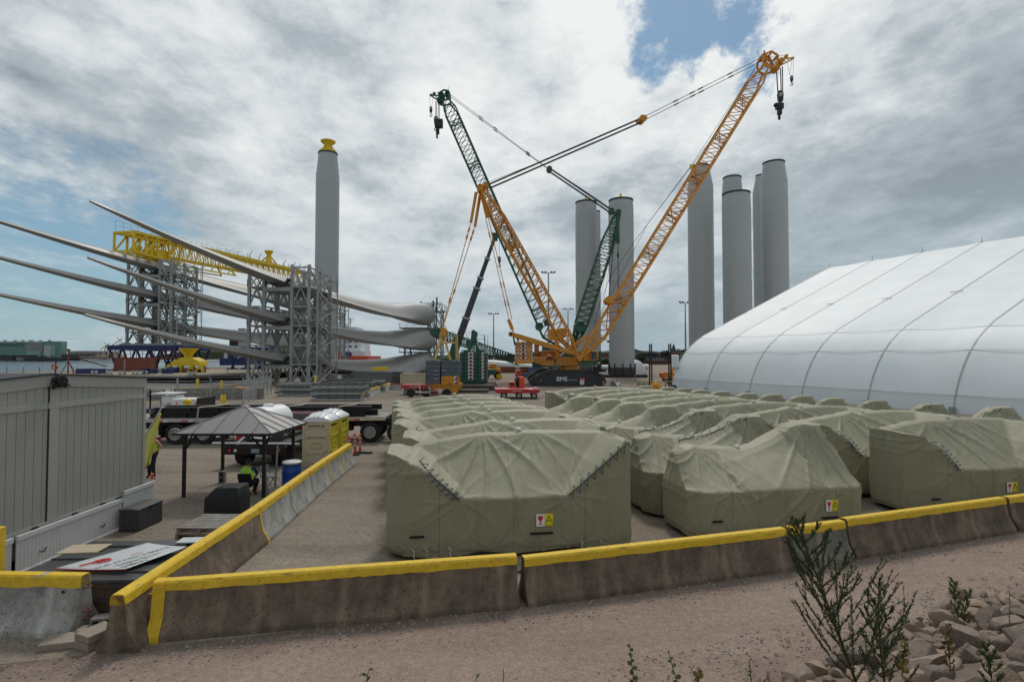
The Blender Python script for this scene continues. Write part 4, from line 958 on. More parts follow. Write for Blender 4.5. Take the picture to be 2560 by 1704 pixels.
def yellow_crane():
 Y=78.5;yel=M_['crane_yellow']
 th=thing('crawler_crane','orange yellow crawler crane with black tracks lettered BMS','crane',(8,80,0))
 x0=P(1322,950,77).x;x1=P(1514,950,77).x
 f=track(th,x0,x1,76.5,78.2,2.15,'blue_grey' if 0 else 'dark_steel')
 xm=P(1391,948,76.6)
 text('BMS',.86,P(1391,952,76.55),(1,0,0),(0,0,1),M_['white_paint'],f,bold=.02)
 text('~ Heavy Cranes',.26,P(1415,951,76.55),(1,0,0),(0,0,1),M_['white_paint'],f)
 text('A1',.26,P(1349,952,76.55),(1,0,0),(0,0,1),M_['white_paint'],f)
 track(th,x0+.8,x1+1.2,84.0,85.7,2.15,'dark_steel')
 mb=MB();a=Z7(1490,980,76.4);b=Z7(1575,1108,76.4);mb.b2(a.x,b.x,76.42,76.47,b.z,a.z);s=mb.build('notice_board',M_['sign_white'],f)
 mb=MB();mb.b2(a.x,b.x,76.41,76.418,a.z-.3,a.z);mb.build('red_header',M_['sign_red'],s)
 text('DANGER',.17,(a.x+.03,76.405,a.z-.23),(1,0,0),(0,0,1),M_['sign_white'],s)
 for k,t_ in enumerate(('KEEP','CLEAR','CRANE')):text(t_,.17,(a.x+.08,76.415,a.z-.55-k*.22),(1,0,0),(0,0,1),M_['ink_black'],s)
 mb=MB();mb.b2(x0+3,x1-2.4,78.2,84,.7,1.9);mb.b2(x0+4,x1-3.4,77.2,85,1.4,2.3);mb.build('carbody',M_['dark_steel'],th)
 for s_ in(0,1):
  mb=MB();xa,xb=(x0+2.6,x0+4.6)if s_==0 else(x1-3.6,x1-1.8)
  railing(mb,[(xa,77.5,0),(xb,77.5,0)],2.2,1.0,.04,.35);mb.build('railing',M_['galvanised'],th)
 a=Z7(1080,740,Y);b=Z7(1525,830,Y);mb=MB();mb.lathe([((b.x-a.x)/2,b.z),((b.x-a.x)/2,a.z)],((a.x+b.x)/2,81,0),32);mb.build('slew_ring',yel,th,smooth=True)
 pts=[Z7(*q,79)for q in((600,568),(1330,568),(1480,590),(1500,640),(1430,738),(760,738),(690,700),(595,690))]
 mb=MB();mb.loft([[tuple(v)for v in pts],[(v.x,83,v.z)for v in pts]]);body=mb.build('machinery_deck',yel,th,bevel=.04)
 text('BMS',.62,Z7(825,622,79)+Vector((0,-.01,0)),(1,0,0),(0,0,1),M_['ink_black'],body,bold=.015,off=.05)
 text('Heavy Cranes',.16,Z7(828,650,79)+Vector((0,-.01,0)),(1,0,0),(0,0,1),M_['ink_black'],body,off=.05)
 mb=MB()
 for k in range(6):z=Z7(0,600+k*22,79).z;mb.b2(Z7(985,0,79).x,Z7(1022,0,79).x,78.95,78.99,z-.06,z+.06)
 mb.build('vent_grille',M_['dark_steel'],body)
 mb=MB();a=Z7(1165,655,79);b=Z7(1303,722,79);mb.b2(a.x,(a.x+b.x)/2-.02,78.94,79,b.z,a.z);mb.b2((a.x+b.x)/2+.02,b.x,78.94,79,b.z,a.z);mb.build('locker_door',yel,body)
 for xx in(740,1060,1325):
  mb=MB();a=Z7(xx,568,79);b=Z7(xx,735,79);mb.b2(a.x-.05,a.x+.05,78.9,79,b.z,a.z);mb.build('stiffener',yel,body)
 a=Z7(725,442,80);b=Z7(1040,566,80);mb=MB();mb.b2(a.x,b.x,80,83,b.z,a.z);mb.build('engine_house',mm('crane_brown',(.42,.15,.02),.5,scale=2,dirt=.3),th,bevel=.05)
 mb=MB();c=Z7(890,600,78.9);mb.wheel((c.x,79.7,c.z),.62,1.0,(0,1,0));mb.build('winch_drum',yel,th,smooth=True)
 a=Z7(212,635,77.6);b=Z7(560,702,77.6);mb=MB()
 mb.loft([[(a.x,y,a.z),(b.x+.4,y,a.z),(b.x-.3,y,b.z),(a.x+.2,y,b.z)]for y in(77.6,84)]);mb.build('counterweight_tray',yel,th,bevel=.04)
 for(c0,c1)in((215,345),(412,562)):
  a=Z7(c0,262,77.7);b=Z7(c1,632,77.7);n=5;dz=(a.z-b.z)/n
  for k in range(n):
   mb=MB();mb.b2(a.x,b.x,77.7,79.7,b.z+k*dz+.02,b.z+(k+1)*dz-.02);sl=mb.build('counterweight_slab',yel,th,bevel=.03)
   mw,mr_=MB(),MB()
   for q in range(1):
    chevron(mw,mr_,a.x-.01,a.x+.24,77.685,b.z+k*dz+.03,b.z+(k+1)*dz-.03,False);chevron(mw,mr_,b.x-.24,b.x+.01,77.685,b.z+k*dz+.03,b.z+(k+1)*dz-.03,True)
   pl=mw.build('chevron_plate',M_['white_paint'],sl);mr_.build('red_stripe',M_['maroon_paint'],pl)
 for(c0,c1)in((600,690),(350,405)):
  a=Z7(c0,262,81.8);b=Z7(c1,600,81.8);n=5;dz=(a.z-b.z)/n
  for k in range(n):mb=MB();mb.b2(a.x,b.x,81.8,83.4,b.z+k*dz+.02,b.z+(k+1)*dz-.02);mb.build('counterweight_slab',mm('cw_brown',(.33,.13,.03),.5,dirt=.3)if 'cw_brown' not in M_ else M_['cw_brown'],th,bevel=.03)
 mb=MB();a=Z7(125,118,Y);b=Z7(1400,505,Y)
 for y in(-1.1,1.1):
  c=a.lerp(b,.15);mb.loft([[(v.x,Y+y+o,v.z+h_)for o,h_ in((-.2,-w),(.2,-w),(.2,w),(-.2,w))]for v,w in((a,.22),(a.lerp(b,.12),.34),(a.lerp(b,.6),.34),(b,.2))])
 mb.tube((a.x,Y-1.3,a.z),(a.x,Y+1.3,a.z),.3,12);mb.build('gantry_beam',yel,th)
 for x_,y0_,y1_ in((1020,120,560),(1062,150,560)):
  mb=MB();mb.bar(Z7(x_-20,y0_,Y-.6),Z7(x_+20,y1_,Y-.6),.28);mb.build('strut',yel,th)
 mb=MB();mb.tube(Z7(185,180,Y-.8),Z7(215,330,Y-.8),.12,6);mb.build('rear_strut',M_['black_steel'],th)
 mb=MB();mb.tube(Z7(265,200,Y),Z7(278,255,Y),.14,6);mb.build('rear_strut',M_['black_steel'],th)
 mb=MB();mb.bar(Z7(1100,545,Y-1),Z7(1610,135,Y-1),.26);mb.bar(Z7(1400,350,Y+1),Z7(1640,175,Y+1),.26);mb.build('boom_stop',yel,th)
 mb=MB();mb.tube(Z7(1100,545,Y-1.1),Z7(1300,385,Y-1.1),.1,8);mb.build('stop_cylinder',M_['chrome'],th)
 foot=Z7(1470,605,Y);knee=PD(1378,770,Y);tip=PD(1757,158,Y)
 mb,c=lattice(knee,tip,1.85,2.0,29,.13,.06,ends=(0,2.5));
 mb.build('boom',yel,th,smooth=True)
 mb=MB()
 for j in(-1,1):
  for i in(-1,1):mb.tube(Vector((foot.x,Y+j*1.15,foot.z)),c(0,i,j),.17,7)
  cA=c(0,-1,j);cB=c(0,1,j);f0=Vector((foot.x,Y+j*1.15,foot.z))
  for t in(.35,.6,.8,1.0):mb.bar(f0.lerp(cA,t),f0.lerp(cB,t),.13)
  for t,u in((.35,.6),(.6,.8),(.8,1)):mb.bar(f0.lerp(cA,t),f0.lerp(cB,u),.1)
  mb.add([f0,f0.lerp(cA,.42),f0.lerp(cB,.42)],[(0,1,2)]);mb.add([f0+Vector((0,.05,0)),f0.lerp(cA,.42)+Vector((0,.05,0)),f0.lerp(cB,.42)+Vector((0,.05,0))],[(2,1,0)])
 for i in(-1,1):
  for t in(.6,1):mb.bar((c(0,i,-1)-Vector((foot.x,Y-1.15,foot.z)))*t+Vector((foot.x,Y-1.15,foot.z)),(c(0,i,1)-Vector((foot.x,Y+1.15,foot.z)))*t+Vector((foot.x,Y+1.15,foot.z)),.14)
 mb.tube((foot.x,Y-1.5,foot.z),(foot.x,Y+1.5,foot.z),.3,14);mb.build('boom_foot',yel,th)
 for t in(.13,.3,.44,.585,.73,.87):
  mb=MB();k=t
  for q in(-.006,.006):
   for j in(-1,1):mb.bar(c(k+q,-1,j),c(k+q,1,j),.11)
   mb.bar(c(k+q,-1,-1),c(k+q,-1,1),.1);mb.bar(c(k+q,1,-1),c(k+q,1,1),.1);mb.bar(c(k-.012,-1,-1),c(k+.012,1,1),.09);mb.bar(c(k+.012,-1,-1),c(k-.012,1,1),.09)
   mb.bar(c(k-.02,-1,-1),c(k+.03,1,-1),.08)
  mb.build('boom_joint',yel,th)
 mb=MB()
 w_=c(.11,-1,-1);mb.tube(w_+Vector((-.5,-.2,.2)),w_+Vector((-.5,2.2,.2)),.6,14);mb.build('boom_winch',yel,th,smooth=True)
 hh=lambda x,y:Z5(x,y,Y)
 mb=MB()
 for y in(-.95,.95):
  pl=[hh(1215,95),hh(1285,62),(hh(1345,100)),hh(1335,190),hh(1280,205),hh(1215,180)]
  for v,w in zip(pl,pl[1:]+pl[:1]):mb.bar((v.x,Y+y,v.z),(w.x,Y+y,w.z),.22)
 for a_,b_ in(((1285,70),(1345,185)),((1220,100),(1330,185)),((1285,70),(1225,170))):mb.bar(hh(*a_),hh(*b_),.25,.25)
 for q in((1225,95),(1285,75),(1335,105),(1330,185),(1230,175)):v=hh(*q);mb.tube((v.x,Y-1.05,v.z),(v.x,Y+1.05,v.z),.14,8)
 hd=mb.build('boom_head',yel,th)
 for q in((1388,128),(1350,190),(1235,85)):
  v=hh(*q);mb=MB();mb.wheel(v,.42,1.3,(0,1,0),18);mb.build('sheave',yel,hd,smooth=True)
 mb=MB();mb.bar(hh(1340,100),hh(1510,90),.16);mb.bar(hh(1350,180),hh(1510,95),.16)
 for k in range(6):t=k/6;mb.bar(hh(1340+170*t,100-10*t),hh(1350+160*(t+.08),180-85*(t+.08)),.09)
 mb.build('whip_line_jib',yel,hd);mb=MB();mb.wheel(hh(1445,75),.27,.35,(0,1,0),14);mb.wheel(hh(1503,92),.18,.35,(0,1,0),14);mb.build('sheave',yel,hd,smooth=True)
 mb=MB();mb.tube(hh(1205,85),hh(1192,32),.025,4);mb.tube(hh(1255,70),hh(1250,28),.025,4);mb.box(hh(1250,33),(.15,.15,.3));mb.build('anemometer',M_['dark_steel'],hd)
 ht=hh(1393,430);o=hook(th,ht,ht.z,.78);mb=MB()
 for dx,yy in((-.5,180),(-.4,180),(.12,180),(.2,180),(.4,165),(.48,165)):
  cable(mb,[(hh(1385,yy).x+dx,Y,hh(1385,yy).z),(ht.x+dx*.8,Y,ht.z+.6)],.045)
 mb.build('hoist_rope',M_['wire'],th)
 lo=hh(1385,520);mb=MB();mb.box(lo,(1.05,.7,.85));mb.box(lo+Vector((0,0,-.8)),(.6,.5,.9));mb.box(lo+Vector((-.05,0,-1.55)),(.3,.35,.9));mb.lathe([(.45,-.2),(.5,0),(.45,.2)],lo+Vector((-.35,0,.2)),10);mb.build('hook_block',M_['black_steel'],th,bevel=.06)
 ht=hh(1494,272);hook(th,ht,ht.z,.42);mb=MB()
 for a_,b_ in(((1455,130),(1475,240)),((1495,110),(1478,240)),((1508,100),(1508,240))):cable(mb,[hh(*a_),hh(*b_)],.022)
 cable(mb,[hh(1310,78),hh(1440,66)],.025);mb.build('whip_rope',M_['wire'],th)
 df=Z7(1440,560,Y);dk=PD(1300,775,Y);dt=PD(1113,442,Y)
 mb,dc=lattice(dk,dt,1.75,2.4,21,.12,.055,ends=(0,5.0));mb.build('derrick_mast',yel,th,smooth=True)
 for j in(-1,1):
  mb=MB();f0=Vector((df.x,Y+j*1.3,df.z))
  for i in(-1,1):mb.tube(f0,dc(0,i,j),.14,6)
  for t in(.3,.55,.8,1):mb.bar(f0.lerp(dc(0,-1,j),t),f0.lerp(dc(0,1,j),t),.1);
  for t,u in((.3,.55),(.55,.8),(.8,1)):mb.bar(f0.lerp(dc(0,-1,j),t),f0.lerp(dc(0,1,j),u),.08)
  mb.build('derrick_foot',yel,th)
 mb=MB();v=PD(1293,766,Y-.8);mb.tube(v,v+Vector((0,2.2,0)),.75,14);v=PD(1273,760,Y-.8);mb.box(v+Vector((.1,1,-.6)),(1.5,1.4,1.6));mb.build('derrick_winch',yel,th,smooth=True)
 mb=MB()
 for k in(.32,.5,.62,.8,.9):
  for q in(-.012,.012):
   for j in(-1,1):mb.bar(dc(k+q,-1,j),dc(k+q,1,j),.1);mb.bar(dc(k-.02,-1,j),dc(k+.03,1,j),.08)
   mb.bar(dc(k+q,-1,-1),dc(k+q,1,1),.08)
 mb.build('mast_joint',yel,th)
 mb=MB();v=PD(1106,436,Y);mb.wheel((v.x,Y,v.z),.55,2.2,(0,1,0),18);w=PD(1118,429,Y);mb.wheel((w.x,Y,w.z),.4,2.0,(0,1,0),16);mb.bar(v,PD(1122,500,Y),.6);mb.build('derrick_head',yel,th,smooth=True)
 mb=MB();w=PD(1476,276,Y);mb.wheel((w.x,Y,w.z),.48,1.6,(0,1,0),16);mb.box(w,(1.4,1.2,.5),rot=Euler((0,R(-25),0)));mb.build('suspension_block',yel,th,smooth=True)
 a0=Z3(580,815,Y);a1=Z3(575,850,Y);b0=Z3(1740,312,Y);b1=Z3(1760,335,Y);mb=MB()
 for y in(-.5,-.3,-.1,.1,.3,.5):
  for(p_,q_)in((a0,b0),(a1,b1)):cable(mb,[p_+Vector((0,y,y*.15)),q_+Vector((0,y,y*.15))],.045)
 cable(mb,[Z3(570,800,Y+.4),Z3(980,640,Y+.4)],.03);mb.build('luffing_rope',M_['wire'],th)
 mb=MB()
 for(p_,q_,o_)in(((200,603),(1210,95),-.6),((205,633),(1222,120),.6)):
  a_,b_=Z5(*p_,Y+o_),Z5(*q_,Y+o_);mb.tube(a_,b_,.05,5)
  for t in(.255,.40,.475,.735):v=a_.lerp(b_,t);d_=(b_-a_).normalized();mb.bar(v-d_*.4,v+d_*.4,.16)
 mb.build('boom_pendant',mm('pendant_brown',(.16,.08,.04),.6),th)
 mb=MB();cable(mb,[Z5(1195,140,Y-.4),Z5(590,1060,Y-.4),PD(1460,555,Y-.4),PD(1402,640,Y-.4),PD(1365,745,Y)],.028);cable(mb,[Z5(1190,150,Y+.3),Z5(770,830,Y+.3),Z5(210,1568,Y),PD(1370,745,Y)],.028);mb.build('hoist_line',M_['wire'],th)
 mb=MB();q=Z5(600,1062,Y-.6);mb.box(q,(.5,.3,.3));mb.bar(q+Vector((-.2,0,.4)),q+Vector((.3,0,-.3)),.15);mb.build('rope_roller',M_['gantry_yellow'],th)
 for o_,a_,b_ in((-.7,(472,880),(430,1120)),(.7,(502,905),(462,1150))):
  p_,q_=Z3(*a_,Y+o_),Z3(*b_,Y+o_);mb=MB();mb.tube(p_,q_,.24,8,.2);mb.build('guide_bar',yel,th,smooth=True)
 mb=MB()
 for pts in(((427,1130),(300,1568)),((460,1155),(343,1568))):
  v=[Z3(*pts[0],Y-2)];e=PD(*((1005,800)if pts[0][0]==427 else(1016,762)),62 if 0 else Y-6);v.append(e)
  mb.tube(v[0],v[1],.06,5)
  for t in(.05,.11,.63):u=v[0].lerp(v[1],t);d_=(v[1]-v[0]).normalized();mb.bar(u-d_*.35,u+d_*.35,.2)
 mb.build('ballast_pendant',yel,th)
 mb=MB()
 for o_,a_,b_ in((-.5,(1117,500),(1171,735)),(.5,(1123,500),(1178,735))):
  v0,v1=PD(*a_,Y+o_),PD(*b_,Y+o_);mb.tube(v0,v1,.06,5)
  for t in(.17,.66,.84):u=v0.lerp(v1,t);d_=(v1-v0).normalized();mb.bar(u-d_*.4,u+d_*.4,.2)
 mb.build('rear_pendant',yel,th)
 mb=MB()
 for o_ in(-.6,.6):mb.bar(PD(1170,735,Y+o_),PD(1179,758,Y+o_),.32,.5);mb.bar(PD(1179,758,Y+o_),PD(1185,775,Y+o_),.2)
 mb.build('pendant_link',yel,th)
 a=Z7(1560,430,78);b=Z7(1700,640,78);c_=Z7(1860,640,78);mb=MB();mb.b2(a.x,b.x+.1,78.2,80.4,b.z,a.z);mb.build('cab_base',yel,th,bevel=.05)
 pr=[Z7(*q,77.9)for q in((1695,440),(1862,452),(1850,600),(1790,640),(1690,640))];mb=MB();mb.loft([[tuple(v)for v in pr],[(v.x,79.8,v.z)for v in pr]]);cb=mb.build('cab',yel,th,bevel=.04)
 pr=[Z7(*q,77.86)for q in((1712,462),(1835,472),(1828,590),(1780,625),(1712,620))];mb=MB();mb.loft([[tuple(v)for v in pr],[(v.x,77.92,v.z)for v in pr]]);mb.build('window',M_['glass_dark'],cb)
 mb=MB();mb.bar(Z7(1840,470,77.8),Z7(1740,640,77.8),.07);mb.build('grab_rail',yel,cb)
 mb=MB();cable(mb,[Z7(1935,190,Y),Z7(2045,262,Y)],.04);mb.box(Z7(2045,262,Y),(.25,.25,.3));mb.build('slack_cable',M_['wire'],th)
yellow_crane()
def green_crane():
 Y=93.0;g=M_['crane_green']
 th=thing('crawler_crane','dark green crawler crane standing behind the orange yellow crane','crane',(P(1420,950,Y).x,Y,0))
 xa,xb=P(1320,950,90).x,P(1420,950,90).x
 track(th,P(1318,950,88).x,P(1420,950,88).x+3,88.4,89.9,2.1,'crane_green');track(th,P(1318,950,88).x,P(1420,950,88).x+3,96,97.5,2.1,'crane_green')
 a=Z7(1640,440,Y);b=Z7(1885,705,Y);mb=MB();mb.b2(a.x,b.x,Y-1.5,Y+2,b.z,a.z);cb=mb.build('cab',g,th,bevel=.1)
 mb=MB();a=Z7(1740,470,Y);c=Z7(1850,620,Y);mb.b2(a.x,c.x,Y-1.56,Y-1.48,c.z,a.z);mb.build('window',M_['glass_dark'],cb)
 mw,mr_=MB(),MB()
 for x in(1610,1810):p=Z7(x,705,Y);q=Z7(x+50,665,Y);chevron(mw,mr_,p.x,q.x,Y-1.6,p.z,q.z)
 pl=mw.build('chevron_plate',M_['white_paint'],cb);mr_.build('red_stripe',M_['maroon_paint'],pl)
 a=Z7(750,400,Y);b=Z7(1640,560,Y);mb=MB();mb.b2(P(1330,0,Y).x,b.x+.5,Y-1.8,Y+2.2,2.4,5.0);mb.b2(a.x,a.x+3,Y-1.5,Y+1.5,5,6.2);mb.build('machinery_deck',g,th,bevel=.05)
 mb=MB();mb.lathe([(2.2,1.2),(2.2,2.5)],(P(1400,0,Y).x,Y,0),24);mb.build('slew_ring',g,th)
 foot=PD(1345,830,Y);knee=PD(1262,770,Y);tip=Z3(235,165,Y)
 mb,c=lattice(knee,tip,2.1,2.1,27,.13,.06,ends=(0,2));mb.build('boom',g,th,smooth=True)
 mb=MB()
 for j in(-1,1):
  f0=Vector((foot.x,Y+j*1.2,foot.z))
  for i in(-1,1):mb.tube(f0,c(0,i,j),.17,6)
  for t in(.4,.7,1):mb.bar(f0.lerp(c(0,-1,j),t),f0.lerp(c(0,1,j),t),.16)
  for t,u in((.4,.7),(.7,1)):mb.bar(f0.lerp(c(0,-1,j),t),f0.lerp(c(0,1,j),u),.12)
 mb.build('boom_foot',g,th)
 for t in(.1,.385,.455,.62,.72,.9):
  mb=MB()
  for q in(-.006,.006):
   for j in(-1,1):mb.bar(c(t+q,-1,j),c(t+q,1,j),.11);mb.bar(c(t-.02,-1,j),c(t+.03,1,j),.09)
   mb.bar(c(t+q,-1,-1),c(t+q,1,1),.09)
  mb.build('boom_joint',g if t>.5 else M_['pale_siding']if t in(.1,.385)else g,th)
 mb=MB();v=Z3(735,1300,Y);mb.wheel(v,.5,2,(0,1,0),14);v=PD(1240,752,Y);mb.wheel(v+Vector((0,-1,0)),.7,2,(0,1,0),14);v=PD(1258,742,Y);mb.wheel(v+Vector((0,-1,0)),.6,2,(0,1,0),14);mb.build('winch',g,th,smooth=True)
 mb=MB();h_=lambda x,y:Z3(x,y,Y)
 for y in(-.95,.95):
  pl=[h_(182,125),h_(225,100),h_(262,108),h_(268,170),h_(215,182),h_(190,175)]
  for v,w in zip(pl,pl[1:]+pl[:1]):mb.bar((v.x,Y+y,v.z),(w.x,Y+y,w.z),.24)
 mb.bar(h_(107,118),h_(190,125),.2);mb.bar(h_(107,118),h_(190,172),.18);mb.bar(h_(150,120),h_(165,150),.12);mb.bar(h_(107,118),h_(145,100),.06);mb.bar(h_(145,100),h_(235,108),.06)
 hd=mb.build('boom_head',g,th)
 for q,r in(((205,130),.5),((250,118),.5),((188,165),.5),((143,108),.25),((118,120),.2)):mb=MB();mb.wheel(h_(*q),r,1.4 if r>.3 else.4,(0,1,0),16);mb.build('sheave',g,hd,smooth=True)
 mb=MB();mb.tube(h_(245,100),h_(262,48),.03,4);mb.build('antenna',M_['pale_siding'],hd)
 v=h_(157,318);hook(th,v,v.z,.7);v2=h_(170,370);mb=MB();mb.box(v2+Vector((.2,0,.6)),(1.4,.8,1.5));mb.box(v2+Vector((0,0,-.7)),(.6,.5,1.1));mb.box(v2+Vector((-.1,0,-1.6)),(.3,.3,.8));mb.build('hook_block',M_['black_steel'],th,bevel=.08)
 mb=MB()
 for x in(155,163,176,185):cable(mb,[h_(x,165),h_(x-1,310)],.05)
 mb.build('hoist_rope',M_['wire'],th)
 v=h_(117,232);hook(th,v,v.z,.5,);mb=MB();cable(mb,[h_(108,125),h_(110,215)],.022);cable(mb,[h_(140,112),h_(122,215)],.022);mb.build('whip_rope',M_['wire'],th)
 mb=MB();a_,b_=h_(270,125),h_(1040,700)
 for o in(-.5,.5):
  mb.tube(a_+Vector((0,o,0)),b_+Vector((0,o,o*.3)),.045,4)
  for t in(.31,.46,.79):u=a_.lerp(b_,t)+Vector((0,o,0));d_=(b_-a_).normalized();mb.bar(u-d_*.4,u+d_*.4,.15)
 mb.build('boom_pendant',M_['wire'],th)
 mb=MB();v=h_(1045,703);mb.wheel(v,.5,1.4,(0,1,0),14);v=h_(1530,1030);mb.wheel(v,.5,1.4,(0,1,0),14);mb.bar(v,h_(1570,1055),.3);mb.build('suspension_block',g,th,smooth=True)
 mb=MB()
 for p_,q_ in(((1060,700),(1525,1015)),((1052,722),(1515,1035))):
  for o in(-.3,0,.3):cable(mb,[h_(*p_)+Vector((0,o,0)),h_(*q_)+Vector((0,o,0))],.05)
 cable(mb,[h_(1060,695),h_(1590,1045)],.03);mb.build('luffing_rope',M_['wire'],th)
 df=PD(1318,805,Y);dt=PD(1420,492,Y)
 mb,c=lattice(df,dt,2.1,2.2,22,.13,.07,ends=(5,5));mb.build('derrick_mast',g,th,smooth=True)
 mb=MB();
 for q in(-.02,.02):mb.bar(c(.5+q,-1,-1),c(.5+q,1,-1),.14);mb.bar(c(.5+q,-1,1),c(.5+q,1,1),.14)
 mb.bar(c(.48,-1,-1),c(.53,1,-1),.12);mb.build('mast_joint',M_['pale_siding'],th)
 mb=MB();v=PD(1421,490,Y);mb.wheel(v,.5,1.8,(0,1,0),14);mb.build('derrick_head',g,th,smooth=True)
 mb=MB();mb.tube(PD(1421,495,Y-1),PD(1422,560,Y-1),.32,8);mb.build('guide_bar',g,th,smooth=True)
 mb=MB();cable(mb,[PD(1422,560,Y-1),PD(1422,585,Y-1),PD(1423,722,Y-1)],.06);mb.tube(PD(1422,582,Y-1),PD(1422,592,Y-1),.16,6);mb.tube(PD(1423,712,Y-1),PD(1423,724,Y-1),.2,6)
 cable(mb,[PD(1416,520,Y),PD(1400,690,Y),PD(1395,760,Y)],.07)
 for x,y in((1350,780),(1365,770),(1380,760)):cable(mb,[PD(1413,530,Y),PD(x,y,Y)],.025)
 mb.build('mast_rope',M_['wire'],th)
 mb=MB();mb.wheel(PD(1333,752,Y-1),1.0,2.2,(0,1,0),14);mb.bar(PD(1333,752,Y),PD(1318,800,Y),.5);mb.build('mast_winch',g,th,smooth=True)
 mb,c=lattice(Z6(650,75,80),Z6(2150,590,88),1.3,1.5,30,.1,.05);mb.build('ballast_guide_frame',g,th,smooth=True)
 mb=MB();mb.box(Z6(640,70,80),(1.2,1.8,.9));mb.wheel(Z6(1290,290,80),.65,1.0,(0,1,0),14);mb.build('guide_head',g,th)
 mb=MB();cable(mb,[Z3(590,870,Y),PD(1240,760,Y)],.028);mb.build('hoist_line',M_['wire'],th)
green_crane()
def telescopic():
 Y=100
 th=thing('telescopic_crane','mobile crane with a dark telescopic boom with pale collars between the two crawler cranes','crane',(P(1120,940,Y).x,Y,0))
 a=PD(1040,825,Y);b=PD(1139,545,Y);ts=[0,.17,.365,.595,.72,.83,1.0];rs=[.85,.72,.62,.55,.48,.42]
 k_=PD(1056,772,Y);mb=MB();mb.bar(a,k_,1.7,1.5);mb.build('base_boom',M_['crane_green'],th,bevel=.1)
 for i,(s,e)in enumerate(((.17,.33),(.33,.575),(.575,.66),(.66,.82),(.82,.985))):
  p,q=a.lerp(b,s),a.lerp(b,e);mb=MB();mb.bar(p,q,1.35-i*.17,1.2-i*.15);st=mb.build('boom_section',M_['black_steel']if 0 else mm('boom_charcoal',(.05,.055,.065),.4,.3,dirt=.2)if 'boom_charcoal' not in M_ else M_['boom_charcoal'],th,bevel=.08)
  d_=(q-p).normalized();mb=MB();mb.bar(q-d_*.15,q+d_*.15,1.6-i*.17,1.5-i*.15);mb.build('collar',M_['pale_siding'],st)
  if e-s>.1:mb=MB();m_=p.lerp(q,.8);mb.bar(m_-d_*.5+Vector((-.1,-.75+i*.07,0)),m_+d_*.5+Vector((-.1,-.75+i*.07,0)),.3,.02);mb.build('badge',M_['pale_siding'],st)
 mb=MB();mb.box(b,(1.0,1.0,1.4));mb.wheel(b+Vector((.5,0,.2)),.35,.6,(0,1,0),12);mb.build('boom_head',M_['crane_green'],th)
 v=PD(1149,597,Y);hook(th,v,v.z,.55);mb=MB();cable(mb,[b+Vector((.8,0,0)),v+Vector((0,0,.5))],.025);mb.build('hoist_rope',M_['wire'],th)
 mb=MB();cable(mb,[PD(1064,752,Y),PD(1090,800,Y)],.04);cable(mb,[PD(1064,752,Y),PD(1120,800,Y)],.03);mb.build('stay',M_['wire'],th)
 mb=MB();c=P(1120,0,Y);mb.b2(c.x-3,c.x+9,Y-1.4,Y+1.4,.9,1.9);mb.b2(c.x-1,c.x+3,Y-1.2,Y+1.2,1.9,4.0);mb.build('carrier',M_['crane_green'],th,bevel=.1)
 for k in range(5):mb=MB();mb.wheel((c.x-2+k*2.3,Y-1.3,.65),.65,.5);mb.build('wheel',M_['rubber'],th,smooth=True)
 mb=MB();mb.b2(c.x+3.2,c.x+7,Y-1.2,Y+1.2,1.95,3.6);mb.build('counterweight',M_['white_paint'],th,bevel=.08)
telescopic()
def slab_stack(th,x0,x1,z0,n,h,y0,y1,mt,nm_,txt=None,chev=(),mid=False,tmat='white_paint',tsize=.2,toff=.5):
 for k in range(n):
  z=z0+k*h;mb=MB();notch=.06
  pr=[(x0,z+.015),(x0+.5,z+.015),(x0+.6,z+notch),(x1-.6,z+notch),(x1-.5,z+.015),(x1,z+.015),(x1,z+h-.015),(x1-.5,z+h-.015),(x1-.6,z+h-.015+notch-.005),(x0+.6,z+h-.015+notch-.005),(x0+.5,z+h-.015),(x0,z+h-.015)]
  mb.loft([[(a,y,b)for a,b in pr]for y in(y0,y1)]);o=mb.build(nm_,mt if not isinstance(mt,list)else mt[k%len(mt)],th)
  if txt and k in txt:text('LIEBHERR',tsize,(x0+toff,y0-.01,z+h*.3),(1,0,0),(0,0,1),M_[tmat],o)
  if chev:
   mw,mr_=MB(),MB()
   for c0,c1,fl in chev:chevron(mw,mr_,c0,c1,y0-.02,z+.02,z+h-.02,fl)
   p=mw.build('chevron_plate',M_['white_paint'],o);mr_.build('red_triangle',M_['maroon_paint'],p)
